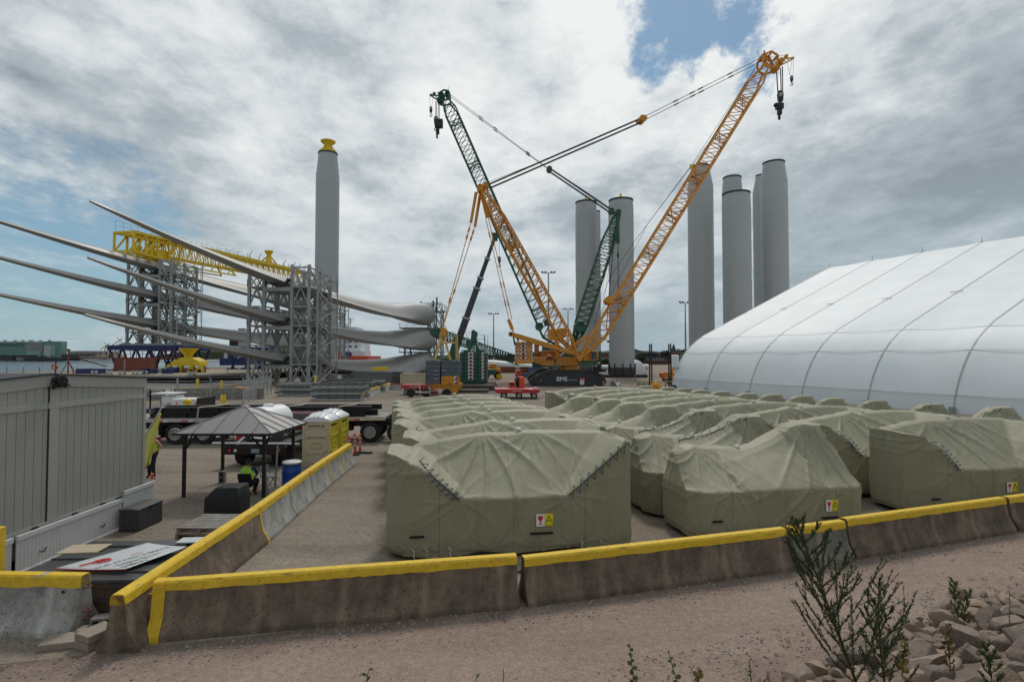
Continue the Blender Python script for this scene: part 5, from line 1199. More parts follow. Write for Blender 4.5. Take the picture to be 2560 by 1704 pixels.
def ballast_near():
 Y=60.5
 th=thing('ballast_tray','orange yellow ballast tray with blue grey slabs and a tall A-frame','counterweight',(P(1105,985,Y).x,Y+2,0))
 a=Z6(465,1035,Y);b=Z6(1082,1225,Y);zt=a.z
 mb=MB();mb.loft([[(a.x,y,zt),(b.x,y,zt),(b.x-.05,y,zt*.5),(b.x-.35,y,.02),(a.x+.35,y,.02),(a.x,y,zt*.5)]for y in(Y,Y+4.5)]);mb.build('tray',M_['crane_yellow'],th,bevel=.04)
 mb=MB()
 for x in(a.x+.1,(a.x+b.x)/2,b.x-.2):mb.b2(x-.05,x+.05,Y-.08,Y+.02,.1,zt-.02)
 mb.b2(a.x,b.x,Y-.1,Y+.02,zt-.12,zt+.01);mb.build('stiffeners',M_['crane_yellow'],th)
 e=Z6(465,1028,Y);hgt=(Z6(0,590,Y).z-e.z)
 slab_stack(th,a.x,Z6(738,0,Y).x,zt+.01,6,hgt/6,Y+.1,Y+3.6,[M_['cw_grey'],M_['blue_grey'],M_['blue_grey'],M_['blue_grey'],M_['cw_grey'],M_['blue_grey']],'counterweight_slab',txt=(1,2,3),tsize=.13,toff=.95)
 x0,x1=Z6(762,0,Y).x,Z6(1052,0,Y).x
 slab_stack(th,x0,x1,zt+.01,2,hgt*.175,Y+.1,Y+3.6,M_['crane_yellow'],'counterweight_slab',chev=((Z6(995,0,Y).x,Z6(1052,0,Y).x,False),))
 slab_stack(th,x0,Z6(1075,0,Y).x,zt+.01+hgt*.35,4,hgt*.1625,Y+.1,Y+3.6,[M_['blue_grey'],M_['blue_grey'],M_['cw_grey'],M_['blue_grey']],'counterweight_slab',txt=(1,),tsize=.13,toff=.08)
 top=Z6(785,120,Y+1.5);mb=MB()
 for y in(Y+.6,Y+2.8):
  for x,y_ in((640,590),(925,590)):q=Z6(x,y_,y);mb.bar(q,(top.x+(.12 if x>700 else-.02),Y+1.7,top.z),.16,.2)
 q0=Z6(750,265,Y+1);q1=Z6(1040,265,Y+1);mb.bar(q0,q1,.16,.2);fr=mb.build('a_frame',mm('pale_yellow_steel',(.62,.38,.10),.5,dirt=.2),th)
 mb=MB();mb.box(Z6(810,90,Y+1.7),(.55,.7,.9),rot=Euler((0,R(12),0)));mb.wheel(Z6(790,20,Y+1.7),.26,.7,(0,1,0),14);mb.wheel(Z6(835,40,Y+1.7),.22,.7,(0,1,0),14);mb.build('pulley_head',M_['crane_yellow'],th,bevel=.04)
 mb=MB();mb.tube(Z6(1030,130,Y+1),Z6(1035,580,Y+1),.07,6);mb.tube(Z6(1055,120,Y+1),Z6(1060,580,Y+1),.07,6);mb.build('upright',M_['pale_yellow_steel'],th)
 mb=MB();a_=Z6(870,235,Y+2.5);b_=Z6(1015,70,Y+2.5);railing(mb,[(a_.x,Y+2.5,0),(b_.x,Y+2.5,0)],a_.z,b_.z-a_.z,.035,.8);mb.bar((a_.x,Y+2.5,a_.z),(b_.x,Y+2.5,a_.z),.25,.06);mb.build('railing',M_['dark_steel'],th)
mm('cw_grey',(.115,.12,.118),.7,var=.15,scale=2,dirt=.3)
ballast_near()
def ballast_green():
 Y=72
 th=thing('ballast_stack','dark green ballast stack with red and white chevrons on timber mats','counterweight',(P(1190,968,Y).x,Y+2,0))
 a=Z6(1095,955,Y);b=Z6(1590,1098,Y);zt=a.z;mb=MB();mb.b2(a.x,b.x,Y,Y+5,.62,zt);mb.b2(a.x-.1,b.x+.1,Y-.1,Y+.1,zt-.2,zt+.02);mb.build('tray',M_['crane_green'],th,bevel=.05)
 h=(Z6(0,445,Y).z-zt)/8
 c=lambda x:Z6(x,0,Y).x
 slab_stack(th,c(1103),c(1252),zt+.02,8,h,Y+.1,Y+4.4,M_['crane_green'],'counterweight_slab',txt=tuple(range(8)),chev=((c(1070),c(1100),True),(c(1254),c(1302),False)),tmat='cw_grey',tsize=.15,toff=.1)
 slab_stack(th,c(1352),c(1503),zt+.02,8,h,Y+.1,Y+4.4,M_['crane_green'],'counterweight_slab',txt=(0,1,2,4,7),chev=((c(1304),c(1350),True),(c(1505),c(1553),False)),tmat='cw_grey',tsize=.15,toff=.1)
 mb=MB();mb.b2(c(1256),c(1350),Y+.2,Y+4.2,zt,zt+8*h);mb.b2(c(1505),c(1590),Y+.2,Y+4.4,zt,zt+8*h-.1);mb.build('core',M_['crane_green'],th)
 mb=MB();mb.b2(c(1150),c(1530),Y+1.2,Y+4.3,zt+8*h,zt+8.75*h);mb.build('top_slab',M_['crane_green'],th)
 mw,mr_=MB(),MB();
 for x0,x1,f_ in((1115,1145,True),(1297,1335,False),(1337,1378,True)):chevron(mw,mr_,c(x0),c(x1),Y+1.15,zt+8*h+.02,zt+8.8*h,f_)
 p=mw.build('chevron_plate',M_['white_paint'],th);mr_.build('red_triangle',M_['maroon_paint'],p)
 mw,mr_=MB(),MB()
 for k in range(8):z=zt+k*h;x=c(1590)+.02;mw.add([(x,Y+.3,z+.02),(x,Y+.9,z+.02),(x,Y+.9,z+h-.02),(x,Y+.3,z+h-.02)],[(0,1,2,3)])
 mw.build('side_plate',M_['maroon_paint'],th)
 top=Z6(1365,85,Y+2);mb=MB()
 for y in(Y+1.3,Y+3.2):
  for x in(1265,1425):q=Z6(x,400,y);mb.bar(q,(top.x,Y+2,top.z),.28,.22)
 mb.bar(Z6(1300,260,Y+2),Z6(1410,260,Y+2),.2);mb.build('a_frame',M_['crane_green'],th)
 mb=MB();mb.box(Z6(1365,140,Y+2),(.75,1.0,1.2),rot=Euler((0,R(10),0)));mb.wheel(Z6(1355,75,Y+2),.32,1.0,(0,1,0),14);mb.wheel(Z6(1395,100,Y+2),.26,1.0,(0,1,0),14);mb.build('pulley_head',M_['crane_green'],th,bevel=.05)
 a_=Z6(1395,292,Y+1.5);b_=Z6(1550,130,Y+1.5);mb=MB();railing(mb,[(a_.x+.2,Y+1.5,0),(b_.x,Y+1.5,0),(b_.x,Y+3.5,0)],a_.z,b_.z-a_.z,.05,.55);mb.b2(a_.x,b_.x+.1,Y+1.4,Y+3.6,a_.z-.08,a_.z)
 for k in range(16):z=zt+k*.35;mb.bar((b_.x+.1,Y+1.3,z),(b_.x+.5,Y+1.3,z),.04)
 mb.bar((b_.x+.1,Y+1.3,zt),(b_.x+.1,Y+1.3,b_.z),.06);mb.bar((b_.x+.5,Y+1.3,zt),(b_.x+.5,Y+1.3,b_.z),.06);mb.build('service_platform',M_['galvanised'],th)
 for k,(x0,x1,z0,z1,y0)in enumerate(((1090,1770,0,.3,66.5),(1050,1640,0,.3,62.5),(1100,1760,.31,.6,67))):
  mb=MB();xa,xb=Z6(x0,0,y0).x,Z6(x1,0,y0).x;n=int((xb-xa)/.3)
  for i in range(n):mb.b2(xa+i*.3,xa+i*.3+.285,y0,y0+(11 if k!=1 else 3.5),z0+.004,z1)
  o=mb.build('timber_mat',M_['dark_wood']);tag(recenter(o),['widest lower timber crane mat under the green ballast stack','separate timber mat lying in front of the green ballast stack','upper timber mat directly under the green ballast stack'][k],'timber mat','timber crane mats')
ballast_green()
def spmt(x0,x1,Y,zt,label,kindn):
 th=thing('modular_transporter',label,'transporter',((x0+x1)/2,Y+1.5,0),0,'red modular transporters')
 mb=MB();mb.loft([[(x0,y,zt),(x1,y,zt),(x1,y,zt-.3),(x1-.3,y,zt-.42),(x0+.3,y,zt-.42),(x0,y,zt-.25)]for y in(Y,Y+3)]);dk=mb.build('deck',M_['red_paint'],th,bevel=.03)
 n=max(3,int((x1-x0)/1.4));
 text('ANNOA' if 0 else 'GOLDHOFER',.16,((x0+x1)/2-.5,Y-.01,zt-.25),(1,0,0),(0,0,1),M_['white_paint'],dk)
 for k in range(n):
  x=x0+(x1-x0)*(k+.62)/n
  for y in(Y+.15,Y+2.5):
   mb=MB();mb.wheel((x,y+.2,.33),.33,.35);w=mb.build('wheel',M_['rubber'],th,smooth=True)
   mb=MB();mb.lathe([(.2,0),(.2,.05),(.08,.09)],(x,y+.06,.33),12,Euler((R(90),0,0)));mb.build('rim',M_['galvanised'],w,smooth=True)
  mb=MB();mb.bar((x-.35,Y+.5,zt-.4),(x-.1,Y+.5,.35),.12);mb.build('axle_arm',M_['black_steel'],th)
 return th
x0,x1=P(1236,985,53.4).x,P(1350,985,53.4).x
t=spmt(x0,x1,53.4,1.0,'bright red low transporter with an orange power pack, in front of the orange crane',0)
def Zp(x,y,Y):return P(1260+x/7.853,820+y/7.853,Y-2.1)
mb=MB();a=Zp(95,1185,55.8);b=Zp(235,1068,55.8);mb.b2(a.x,b.x,55.8,57.3,.98,b.z);mb.lathe([(.42,0),(.42,1.0),(.3,1.15)],(Zp(335,0,56).x,56.5,.98),16);pp=mb.build('power_pack',M_['orange_red'],t,bevel=.06)
mb=MB();a=Zp(115,1150,55.75);b=Zp(200,1090,55.75);mb.b2(a.x,b.x,55.76,55.8,a.z,b.z);mb.build('grille',M_['dark_steel'],pp)
mb=MB();c=Zp(280,0,56.2);mb.tube((c.x,56.2,1.0),(c.x,56.2,Zp(0,980,56.2).z),.16,10);mb.tube((c.x-.3,56.4,1.2),(c.x-.1,56.4,Zp(0,1010,56.2).z),.2,8);mb.build('exhaust',M_['black_steel'],pp,smooth=True)
mb=MB();a=Zp(-70,1185,55.6);railing(mb,[(Zp(-65,0,55.6).x,55.6,0),(Zp(80,0,55.6).x,55.6,0)],.98,.5,.04,.4);mb.build('handrail',M_['orange_red'],t)
mb=MB();mb.bar(Zp(600,1190,56)+Vector((0,0,.06)),Zp(640,1160,56),.2);mb.bar(Zp(530,1185,56),Zp(560,1170,56),.18);mb.build('marker_post',M_['white_paint'],t)
x0,x1=P(1002,985,59).x,P(1068,985,59).x
t=spmt(x0,x1,59,1.12,'bright red low transporter beside the tan container, left of the ballast tray',0)
def red_tractor():
 Y=56;th=thing('tractor_unit','low dark red engine unit with two chrome exhaust stacks left of the ballast tray','truck',(Z6(650,1240,Y).x,Y+1,0))
 mb=MB();a=Z6(440,1150,Y);b=Z6(700,1260,Y);mb.b2(a.x,b.x,Y,Y+2.2,.35,a.z);mb.loft([[(b.x,y,.35),(b.x,y,a.z-.05),(Z6(900,0,Y).x,y,a.z-.14),(Z6(925,0,Y).x,y,.55),(Z6(920,0,Y).x,y,.35)]for y in(Y+.1,Y+2.1)]);mb.build('body',M_['maroon_paint'],th,bevel=.08)
 for x,y0 in((365,1065),(545,1068)):
  mb=MB();p=Z6(x+5,1215,Y-.1);q=Z6(x,y0+25,Y-.1);mb.tube(p,q,.09,10);mb.tube(q,q+Vector((-.12,0,.14)),.09,10);mb.build('exhaust_stack',M_['chrome']if x<400 else M_['galvanised'],th,smooth=True)
 mb=MB();mb.box(Z6(735,1170,Y-.05),(.35,.3,.42));mb.build('air_filter',M_['pale_siding'],th,bevel=.04)
 mb=MB();mb.lathe([(.1,0),(.1,.12),(.02,.16)],Z6(705,1118,Y+.5),10);mb.build('beacon',M_['orange_red'],th)
 mb=MB();
 for k in range(5):mb.bar(Z6(650+k*45,1140,Y+.6),Z6(690+k*42,1125,Y+.6),.1)
 mb.build('warning_bars',M_['white_paint'],th)
 mb=MB();mb.b2(Z6(300,0,Y).x,Z6(530,0,Y).x,Y-.1,Y+.3,.45,.6);mb.build('step',M_['tan_plastic'],th)
 for x in(200,480,860):mb=MB();mb.wheel((Z6(x,0,Y).x,Y+.2,.45),.45,.4);mb.build('wheel',M_['rubber'],th,smooth=True)
red_tractor()
# ---------------------------------------------------------------- yard furniture in the middle distance
def light_mast(x,yt,yb,Y,label):
 p=P(x,yt,Y);th=thing('light_mast',label,'light mast',(p.x,Y,0),0,'tall light masts');mb=MB();mb.tube((p.x,Y,0),(p.x,Y,p.z),.34,8,.14);mb.build('pole',M_['galvanised'],th,smooth=True)
 mb=MB();mb.bar((p.x-1.6,Y,p.z),(p.x+1.6,Y,p.z),.15)
 mb.build('crossarm',M_['galvanised'],th)
 for k in(-1.5,-.75,.75,1.5):mb=MB();mb.box((p.x+k,Y-.2,p.z+.25),(.5,.5,.35),rot=Euler((R(25),0,0)));mb.build('floodlight',M_['dark_steel'],th)
light_mast(1371,682,930,132,'light mast rising between the derrick mast and the left star topped tower')
light_mast(1234,785,925,175,'light mast between the telescopic boom and the crawler cranes')
light_mast(1420,773,925,175,'light mast peeking out between the green boom and green derrick')
light_mast(1713,757,925,150,'light mast just left of the tapered tower crossed by the boom')
p=P(1062,947,72);shipping_container(P(1031,960,73).x,74.2,0,3.2,2.44,1.9,0,M_['tan_steel'],'small tan shipping container under the blade roots',doors=False)
a=P(880,960,78);b=P(993,960,70.5);shipping_container((a.x+b.x)/2,76.5,0,7.2,2.44,2.1,-.5,M_['cw_grey'],'weathered grey blue shipping container with a rusty end, left of the tan one',doors=False)
for i,(x0,x1,y1,Y,m_,lb)in enumerate(((1244,1288,933,140,'rust_red','rust red shipping container behind the timber mats'),(1300,1324,934,138,'rust_red','brown shipping container left of the blue ones'),(1322,1345,935,136,'blue_steel','blue shipping container beside the brown one'),(1340,1360,936,133,'navy_paint','dark navy shipping container nearest the crawler tracks'))):
 a=P(x0,y1,Y);b=P(x1,y1,Y);shipping_container((a.x+b.x)/2,Y,0,b.x-a.x,2.4,1.55,0,M_[m_],lb,doors=False)
def lying_blade():
 th=thing('turbine_blade','white turbine blade lying flat in the far yard behind the cranes','wind turbine blade',P(1270,930,150));mb=MB();rg=[]
 for x,y0,y1 in((1200,900,905),(1215,899,924),(1240,900,925),(1290,906,924),(1345,912,924),(1480,913,925),(1620,910,924)):
  a=P(x,y0,150);b=P(x,y1,150);c=(a+b)/2;r=(a.z-b.z)/2;rg.append([c+Vector((0,r*1.2*math.cos(t*.3927),r*math.sin(t*.3927)))for t in range(16)])
 mb.loft(rg);mb.build('shell',M_['white_paint'],th,smooth=True)
 for x in(1230,1320,1500):p=P(x,925,150);mb=MB();mb.box((p.x,150,.4),(1,3,.8));mb.build('support',M_['black_steel'],th)
lying_blade()
def nacelle_dome(px,py,r,Y,label):
 p=P(px,py,Y);th=thing('hub_cover',label,'hub cover',(p.x,Y,0),0,'white domes beside the towers');prof=[(r,0),(r,.3)]+[(r*math.cos(a),.3+(p.z-.3)*math.sin(a))for a in[R(k)for k in range(0,91,9)]]
 mb=MB();mb.lathe(prof,(p.x,Y,0),28);mb.build('shell',M_['white_paint'],th,smooth=True)
 mb=MB();mb.lathe([(r*1.03,.0),(r*1.03,.25),(r*1.0,.3)],(p.x,Y,0),28);mb.build('base_ring',M_['dark_steel'],th)
nacelle_dome(1588,899,2.4,125,'white dome right of the right star topped tower');nacelle_dome(1599,907,1.6,160,'smaller white dome farther behind the first dome')
mb=MB();prof=[(2.3,.0),(2.3,.35)]+[(2.3*math.cos(R(a)),.35+1.9*math.sin(R(a)))for a in range(0,91,9)]
p=P(1809,977,36);mb.lathe([(r*.34,z*.42)for r,z in prof],(p.x,36.5,.75),28)
th=thing('hub_cover','white dome with a dark rim between the shelter and the covered crates','hub cover',(p.x,36.5,0),0,'white domes beside the towers');mb.build('shell',M_['white_plastic'],th,smooth=True);mb=MB();mb.lathe([(.82,0),(.85,.78),(.7,.8)],(p.x,36.5,0),24);mb.build('rim',M_['black_steel'],th)
for i,(px,yt,lb)in enumerate(((1627,859,'black lattice pile mast standing left of the orange lift'),(1675,859,'black lattice pile mast standing beside the orange lift, nearer the shelter'))):
 Y=66;b=P(px,947,Y);t_=P(px,yt,Y);th=thing('lattice_mast',lb,'mast',(b.x,Y,0),0,'black lattice masts')
 mb=MB();n=16
 for dx in(-.15,.15):
  for dy in(-.15,.15):mb.bar((b.x+dx,Y+dy,0),(b.x+dx*.75,Y+dy,t_.z),.07)
 for k in range(n):
  z0=t_.z*k/n
  for dy in(-.15,.15):mb.bar((b.x-.15,Y+dy,z0),(b.x+.15,Y+dy,z0),.08)
 mb.build('frame',M_['black_steel'],th);mb=MB();mb.wheel((b.x+.4,Y,.4),.4,.5,(0,1,0),14);mb.b2(b.x-.45,b.x+.3,Y-.5,Y+.5,.02,.5);mb.build('base',M_['black_steel'],th)
def lifts():
 Y=90;c=P(1668,930,Y);th=thing('telehandler','orange red yard forklift parked behind the black masts','forklift',(c.x,Y,0))
 mb=MB();mb.b2(c.x-.8,c.x+.7,Y,Y+2,.6,1.5);mb.bar((c.x-1.1,Y+1,1.3),(c.x+.8,Y+1,1.7),.35);mb.build('body',M_['orange_red'],th,bevel=.15)
 for dx in(-.5,.5):mb=MB();mb.wheel((c.x+dx,Y,.35),.35,.4);mb.build('wheel',M_['rubber'],th,smooth=True)
 Y=84;c=P(1684,935,Y);th=thing('boom_lift','yellow orange boom lift half hidden by the shelter edge','lift',(c.x,Y,0))
 mb=MB();mb.b2(c.x-1,c.x+1,Y,Y+2,.6,1.8);mb.bar((c.x-1,Y,.7),(c.x+.6,Y,3.4),.35);mb.build('body',M_['crane_yellow'],th,bevel=.08);
 for dx in(-.6,.6):mb=MB();mb.wheel((c.x+dx,Y,.45),.45,.4);mb.build('wheel',M_['rubber'],th,smooth=True)
 Y=100;c=P(1232,938,Y);th=thing('telehandler','yellow wheeled loader parked right of the green ballast stack','loader',(c.x,Y,0))
 mb=MB();mb.b2(c.x-2,c.x+1.4,Y,Y+2,.8,2.0);mb.b2(c.x-.6,c.x+.7,Y+.2,Y+1.8,2,2.9);mb.bar((c.x-2.5,Y+1,1.2),(c.x-.5,Y+1,2.3),.4);mb.build('body',M_['crane_yellow'],th,bevel=.12)
 for dx in(-1.3,.9):mb=MB();mb.wheel((c.x+dx,Y,.7),.7,.6);mb.build('wheel',M_['rubber'],th,smooth=True)
 for px,Y,m_,w,h,lb,nm_ in((1306,105,'blue_steel',2.6,.9,'low blue steel bin on the yard left of the crawler tracks','steel_bin'),(1296,102,'orange_red',.8,1.6,'small orange pump trailer beside the blue bin','pump_trailer'),(1248,100,'gantry_yellow',1.0,.9,'small yellow steel stand on the yard by the loader','steel_stand')):
  c=P(px,945,Y);mb=MB();mb.box((c.x,Y,h/2+.1),(w,1.2,h-.1),taper=1.12);mb.b2(c.x-w*.4,c.x-w*.3,Y-.5,Y+.5,0,.12);mb.b2(c.x+w*.3,c.x+w*.4,Y-.5,Y+.5,0,.12)
  if nm_=='steel_bin':mb.b2(c.x-w*.57,c.x+w*.57,Y-.7,Y-.6,h-.02,h+.1)
  tag(recenter(mb.build(nm_,M_[m_],bevel=.05)),lb,'bin' if 'bin' in nm_ else 'equipment')
lifts()
def crate_tan():
 Y=68;a=P(1597,948,Y);b=P(1623,948,Y);th=thing('wooden_crate','tall pale wooden crate beside the right tower foot','crate',((a.x+b.x)/2,Y,0))
 mb=MB();mb.b2(a.x,b.x,Y,Y+1.2,.1,1.15);mb.build('panel',M_['tan_steel'],th)
 for x in(a.x+.03,(a.x+b.x)/2,b.x-.03):mb=MB();mb.b2(x-.04,x+.04,Y-.03,Y,.05,1.2);mb.build('batten',M_['wood'],th)
crate_tan()
def mixer():
 Y=47;p=P(1641,960,Y);th=thing('concrete_mixer','small yellow drum mixer on a red frame at the end of the covered crates','mixer',(p.x,Y,0))
 mb=MB();mb.lathe([(.28,-.4),(.42,-.1),(.42,.25),(.3,.5),(.26,.5)],(p.x,Y,1.55),16,Euler((R(20),R(-60),0)));mb.b2(p.x-.1,p.x+.25,Y-.1,Y+.3,.5,1.5);mb.build('drum',M_['crane_yellow'],th,smooth=True)
 mb=MB();mb.bar((p.x+.2,Y,0),(p.x+.9,Y,2.0),.08);mb.bar((p.x+.9,Y,0),(p.x+.3,Y,1.4),.07);mb.bar((p.x-.2,Y,0),(p.x,Y,1.2),.07);mb.build('frame',M_['red_paint'],th)
 mb=MB();mb.b2(p.x-.5,p.x+1.6,Y-.05,Y+.3,2.0,2.06);mb.build('top_plate',M_['wood'],th)
mixer()
def shrouded():
 Y=54;p=P(1546,968,Y);mb=MB();th=thing('covered_machine','machine wrapped in dark grey sheeting right of the crawler tracks','machine',(p.x,Y,0));rg=[]
 for j in range(9):
  t=j/8;rg.append([(p.x+(-.75+.0*t+(1-.55*t**2)*.95*math.cos(a)*(1+.12*math.sin(3*a+j))+.7*t*.6),Y+(1-.5*t**2)*.7*math.sin(a)*(1+.1*math.sin(5*a)),.02+t*(1.5+.35*math.sin(a*2)))for a in[k*.3927 for k in range(16)]])
 mb.loft(rg);mb.build('sheet',mm('grey_sheet',(.07,.075,.085),.45,bump=.5,bscale=5),th,smooth=True)
 mb=MB();mb.wheel((p.x+.8,Y-.3,.55),.55,.35,(1,.3,0));mb.build('wheel',M_['rubber'],th,smooth=True)
shrouded()
def delineator(x,y,h=1.05,lean=0.0,label='',bands=3,grp='orange reflective posts'):
 th=thing('channelizer_post',label,'traffic post',(x,y,0),0,grp);T=Vector((lean,0,1)).normalized()
 mb=MB();mb.lathe([(.055,.04),(.045,h-.1),(.045,h-.08),(.03,h-.06),(.03,h-.03),(.05,h-.01),(.04,h)],(x,y,0),12,Euler((0,math.atan(lean),0)));mb.build('tube',M_['orange_plastic'],th,smooth=True)
 for k in range(bands):
  z=h-.22-k*.17;mb=MB();mb.lathe([(.056,0),(.056,.075)],Vector((x,y,0))+T*z,12,Euler((0,math.atan(lean),0)));mb.build('reflective_band',M_['reflective'],th)
 mb=MB();mb.box((x,y,.025),(.42,.2,.05));mb.build('base',M_['rubber'],th,bevel=.01)
 return th
for px,py,lb in((1588,952,'tiny orange post in front of the right tower foundation'),(1509,975,'tiny orange post at the right end of the crawler tracks'),(1525,970,'tiny orange post beside the shrouded machine')):
 g_=G(px,py);delineator(g_.x,g_.y,1.2,0,lb,2)
# ---------------------------------------------------------------- office trailer
def office():
 X=-9.62;y0,y1=7.6,14.2;yp=11.25
 th=thing('office_trailer','grey grooved site office trailer with white skirting at the left edge','office trailer',(X-6,11,0))
 def ztop(y):return 3.82-abs(y-yp)*.062
 siding=mm('siding_grey',(.30,.30,.272),.7,var=.06,scale=1.0,dirt=.1,dirtc=(.17,.17,.16));trim=mm('siding_trim',(.335,.335,.31),.65,var=.04,scale=2,dirt=.08)
 mb=MB();mb.prism([(0,y0,.25),(0,y1-.02,.25),(0,y1-.02,ztop(y1)-.06),(0,yp,ztop(yp)-.06),(0,y0,ztop(y0)-.06)],(X-12,0,0),(X-.03,0,0));w=mb.build('wall',siding,th)
 mb=MB();y=y1-.07
 while y>y0:
  ya=y-.197
  for za,zb in((.78,3.12),(3.24,0)):
   zb0,zb1=(zb,zb)if zb else(ztop(ya)-.24,ztop(y)-.24)
   mb.loft([[(X-.018,ya,za),(X-.006,ya+.006,za),(X-.006,y-.006,za),(X-.018,y,za)],[(X-.03,ya,zb0),(X-.008,ya+.008,zb0),(X-.008,y-.008,zb1),(X-.03,y,zb1)]])
  y-=.2
 mb.build('siding',siding,w)
 mb=MB();mb.b2(X-.02,X+.012,y0,yp-.04,3.12,3.24);mb.b2(X-.02,X+.012,yp-.02,y1,3.12,3.24);mb.b2(X-.02,X+.012,y0,y1,.64,.80);mb.b2(X-.03,X+.015,y1-.07,y1+.02,.7,ztop(y1))
 for a,b in((y0,yp),(yp,y1)):mb.loft([[(X-.02,yy,ztop(yy)-.24),(X+.014,yy,ztop(yy)-.24),(X+.014,yy,ztop(yy)),(X-.02,yy,ztop(yy))]for yy in(a,b)])
 mb.b2(X-.01,X+.008,yp+.02,yp+.26,.8,3.6);mb.build('trim',trim,w)
 mb=MB();mb.b2(X-.01,X+.004,yp-.015,yp+.015,.8,3.6);mb.build('joint',M_['ink_black'],w)
 mb=MB()
 for a,b in((y0,yp),(yp,y1)):mb.loft([[(xx,yy,ztop(yy)+o)for xx,o in((X-12,0),(X+.05,0),(X+.05,.035),(X-12,.035))]for yy in(a-(.1 if a==y0 else 0),b+(.05 if b==y1 else 0))])
 mb.build('roof',mm('roof_felt',(.05,.053,.058),.9,scale=2),th)
 mb=MB();mb.tube((X-11,yp+1.6,3.86),(X-3.4,yp+2.2,3.84),.09,6);mb.build('roof_roll',M_['white_plastic'],th,smooth=True)
 wp=mm('skirting_white',(.56,.56,.56),.55,var=.05,scale=1.5,dirt=.12)
 for(a,b,zt,off)in((y0-1.2,10.45,.73,.03),(10.52,13.35,.74,.05),(13.36,14.5,.90,.07)):
  mb=MB();y=a
  mb.b2(X+off,X+off+.01,a,b,.03,zt-.1)
  while y<b-.05:
   d=.035;mb.loft([[(X+off,y,z),(X+off+.018,y+.015,z),(X+off+.018,y+d,z),(X+off,y+d+.015,z)]for z in(.03,zt-.1)]);y+=.085
  sk=mb.build('skirting_panel',wp,th)
  mb=MB();mb.b2(X+off-.01,X+off+.05,a,b,zt-.1,zt);mb.b2(X+off-.01,X+off+.04,a,b,.0,.035);mb.build('skirting_rail',wp,sk,bevel=.008)
 mb=MB()
 for y in(9.9,10.9,11.9,12.7,13.2):mb.b2(X-.02,X+.05,y,y+.12,.735,.775)
 mb.build('skirt_clip',M_['black_steel'],th)
 for y in(11.0,12.6):mb=MB();mb.path([(X+.1,y,.28),(X+.12,y+.08,.25),(X+.1,y+.16,.31)],.012,6);mb.build('handle',M_['black_steel'],th)
 mb=MB();rr=random.Random(5)
 for k in range(420):
  y=yp+.16+rr.gauss(0,.07);z=3.80-rr.random()*.2-abs(y-yp-.16)*.4;mb.box((X+.05+rr.random()*.1,y,z),(.02,.05,.025),rot=Euler((rr.random()*3,rr.random()*3,rr.random()*3)))
 mb.box((X+.08,yp+.16,3.70),(.14,.24,.13));bk=mb.build('nest',M_['grill_cover']);tag(recenter(bk),'dark ragged clump hanging on the office trailer gable at its peak','bird nest')
office()
def flag():
 th=thing('flag','lime yellow safety flag hanging from a silver pole at the trailer corner','flag',P(362,1110,14.55))
 a=P(405,1018,14.75);b=P(350,1110,14.5)
 mb=MB();mb.tube(b,a,.018,8);mb.lathe([(.03,-.03),(.035,0),(.01,.04)],a,8);mb.build('pole',M_['aluminium'],th,smooth=True)
 mb=MB();n=14;m=18;vs=[]
 L=[P(400,1030,14.72),P(352,1100,14.5),P(350,1135,14.5),P(359,1168,14.5)];Rr_=[P(402,1034,14.75),P(398,1060,14.75),P(388,1120,14.7),P(376,1160,14.65)]
 def cv(c,t):i=min(2,int(t*3));return c[i].lerp(c[i+1],t*3-i)
 for j in range(m+1):
  for i in range(n+1):
   s,t=i/n,j/m;p=cv(L,t).lerp(cv(Rr_,t),s);vs.append(p+Vector((0,.07*math.sin(s*9+t*2)*(.3+t),0)))
 mb.add(vs,[(j*(n+1)+i,j*(n+1)+i+1,(j+1)*(n+1)+i+1,(j+1)*(n+1)+i)for j in range(m)for i in range(n)])
 o=mb.build('cloth',M_['lime_flag'],th,smooth=True);s=o.modifiers.new('s','SOLIDIFY');s.thickness=.004
flag()
# ---------------------------------------------------------------- people
def skin(name,J,E,mt,parent,sub=2,ang=None):
 """continuous surface grown round a joint skeleton: J = {joint: (point, rx, ry)}"""
 ks=list(J);M=TM[parent.name].inverted()
 me=bpy.data.meshes.new(name);me.from_pydata([tuple(M@Vector(J[k][0]))for k in ks],[(ks.index(a),ks.index(b))for a,b in E],[]);me.update()
 me.materials.append(mt);o=bpy.data.objects.new(name,me);COL.objects.link(o);o.parent=parent;TM[o.name]=TM[parent.name]
 m=o.modifiers.new('skin','SKIN');m.use_smooth_shade=True
 for i,k in enumerate(ks):sv=me.skin_vertices[0].data[i];sv.radius=(J[k][1],J[k][2]if len(J[k])>2 else J[k][1]);sv.use_root=(i==0)
 s=o.modifiers.new('sub','SUBSURF');s.levels=s.render_levels=sub
 return o
def torso(name,R_,mt,parent):
 mb=MB();mb.loft([[Vector(c)+Vector((rx*.92*math.copysign(abs(math.cos(t))**.8,math.cos(t)),ry*.92*math.sin(t),.0))for t in[k*.3142 for k in range(20)]]for c,rx,ry in R_]);return mb.build(name,mt,parent,smooth=True,ang=60)
def hand(J,E,wrist,d,side,s=1.0):
 w=Vector(J[wrist][0]);d=Vector(d).normalized();side=Vector(side).normalized();dn=d.cross(side)
 J[wrist+'p']=(w+d*.06*s,.026*s,.014*s);E.append((wrist,wrist+'p'))
 for i,(o,l)in enumerate(((-.03,.07),(-.01,.085),(.01,.08),(.03,.06))):
  a,b=f'{wrist}f{i}a',f'{wrist}f{i}b';J[a]=(w+d*(.08+l*.45)*s+side*o*s,.008*s);J[b]=(w+d*(.08+l)*s*.95+side*o*s-dn*.03*s,.007*s);E+=[(wrist+'p',a),(a,b)]
 J[wrist+'t']=(w+d*.07*s-side*.05*s-dn*.02*s,.009*s);E.append((wrist,wrist+'t'))
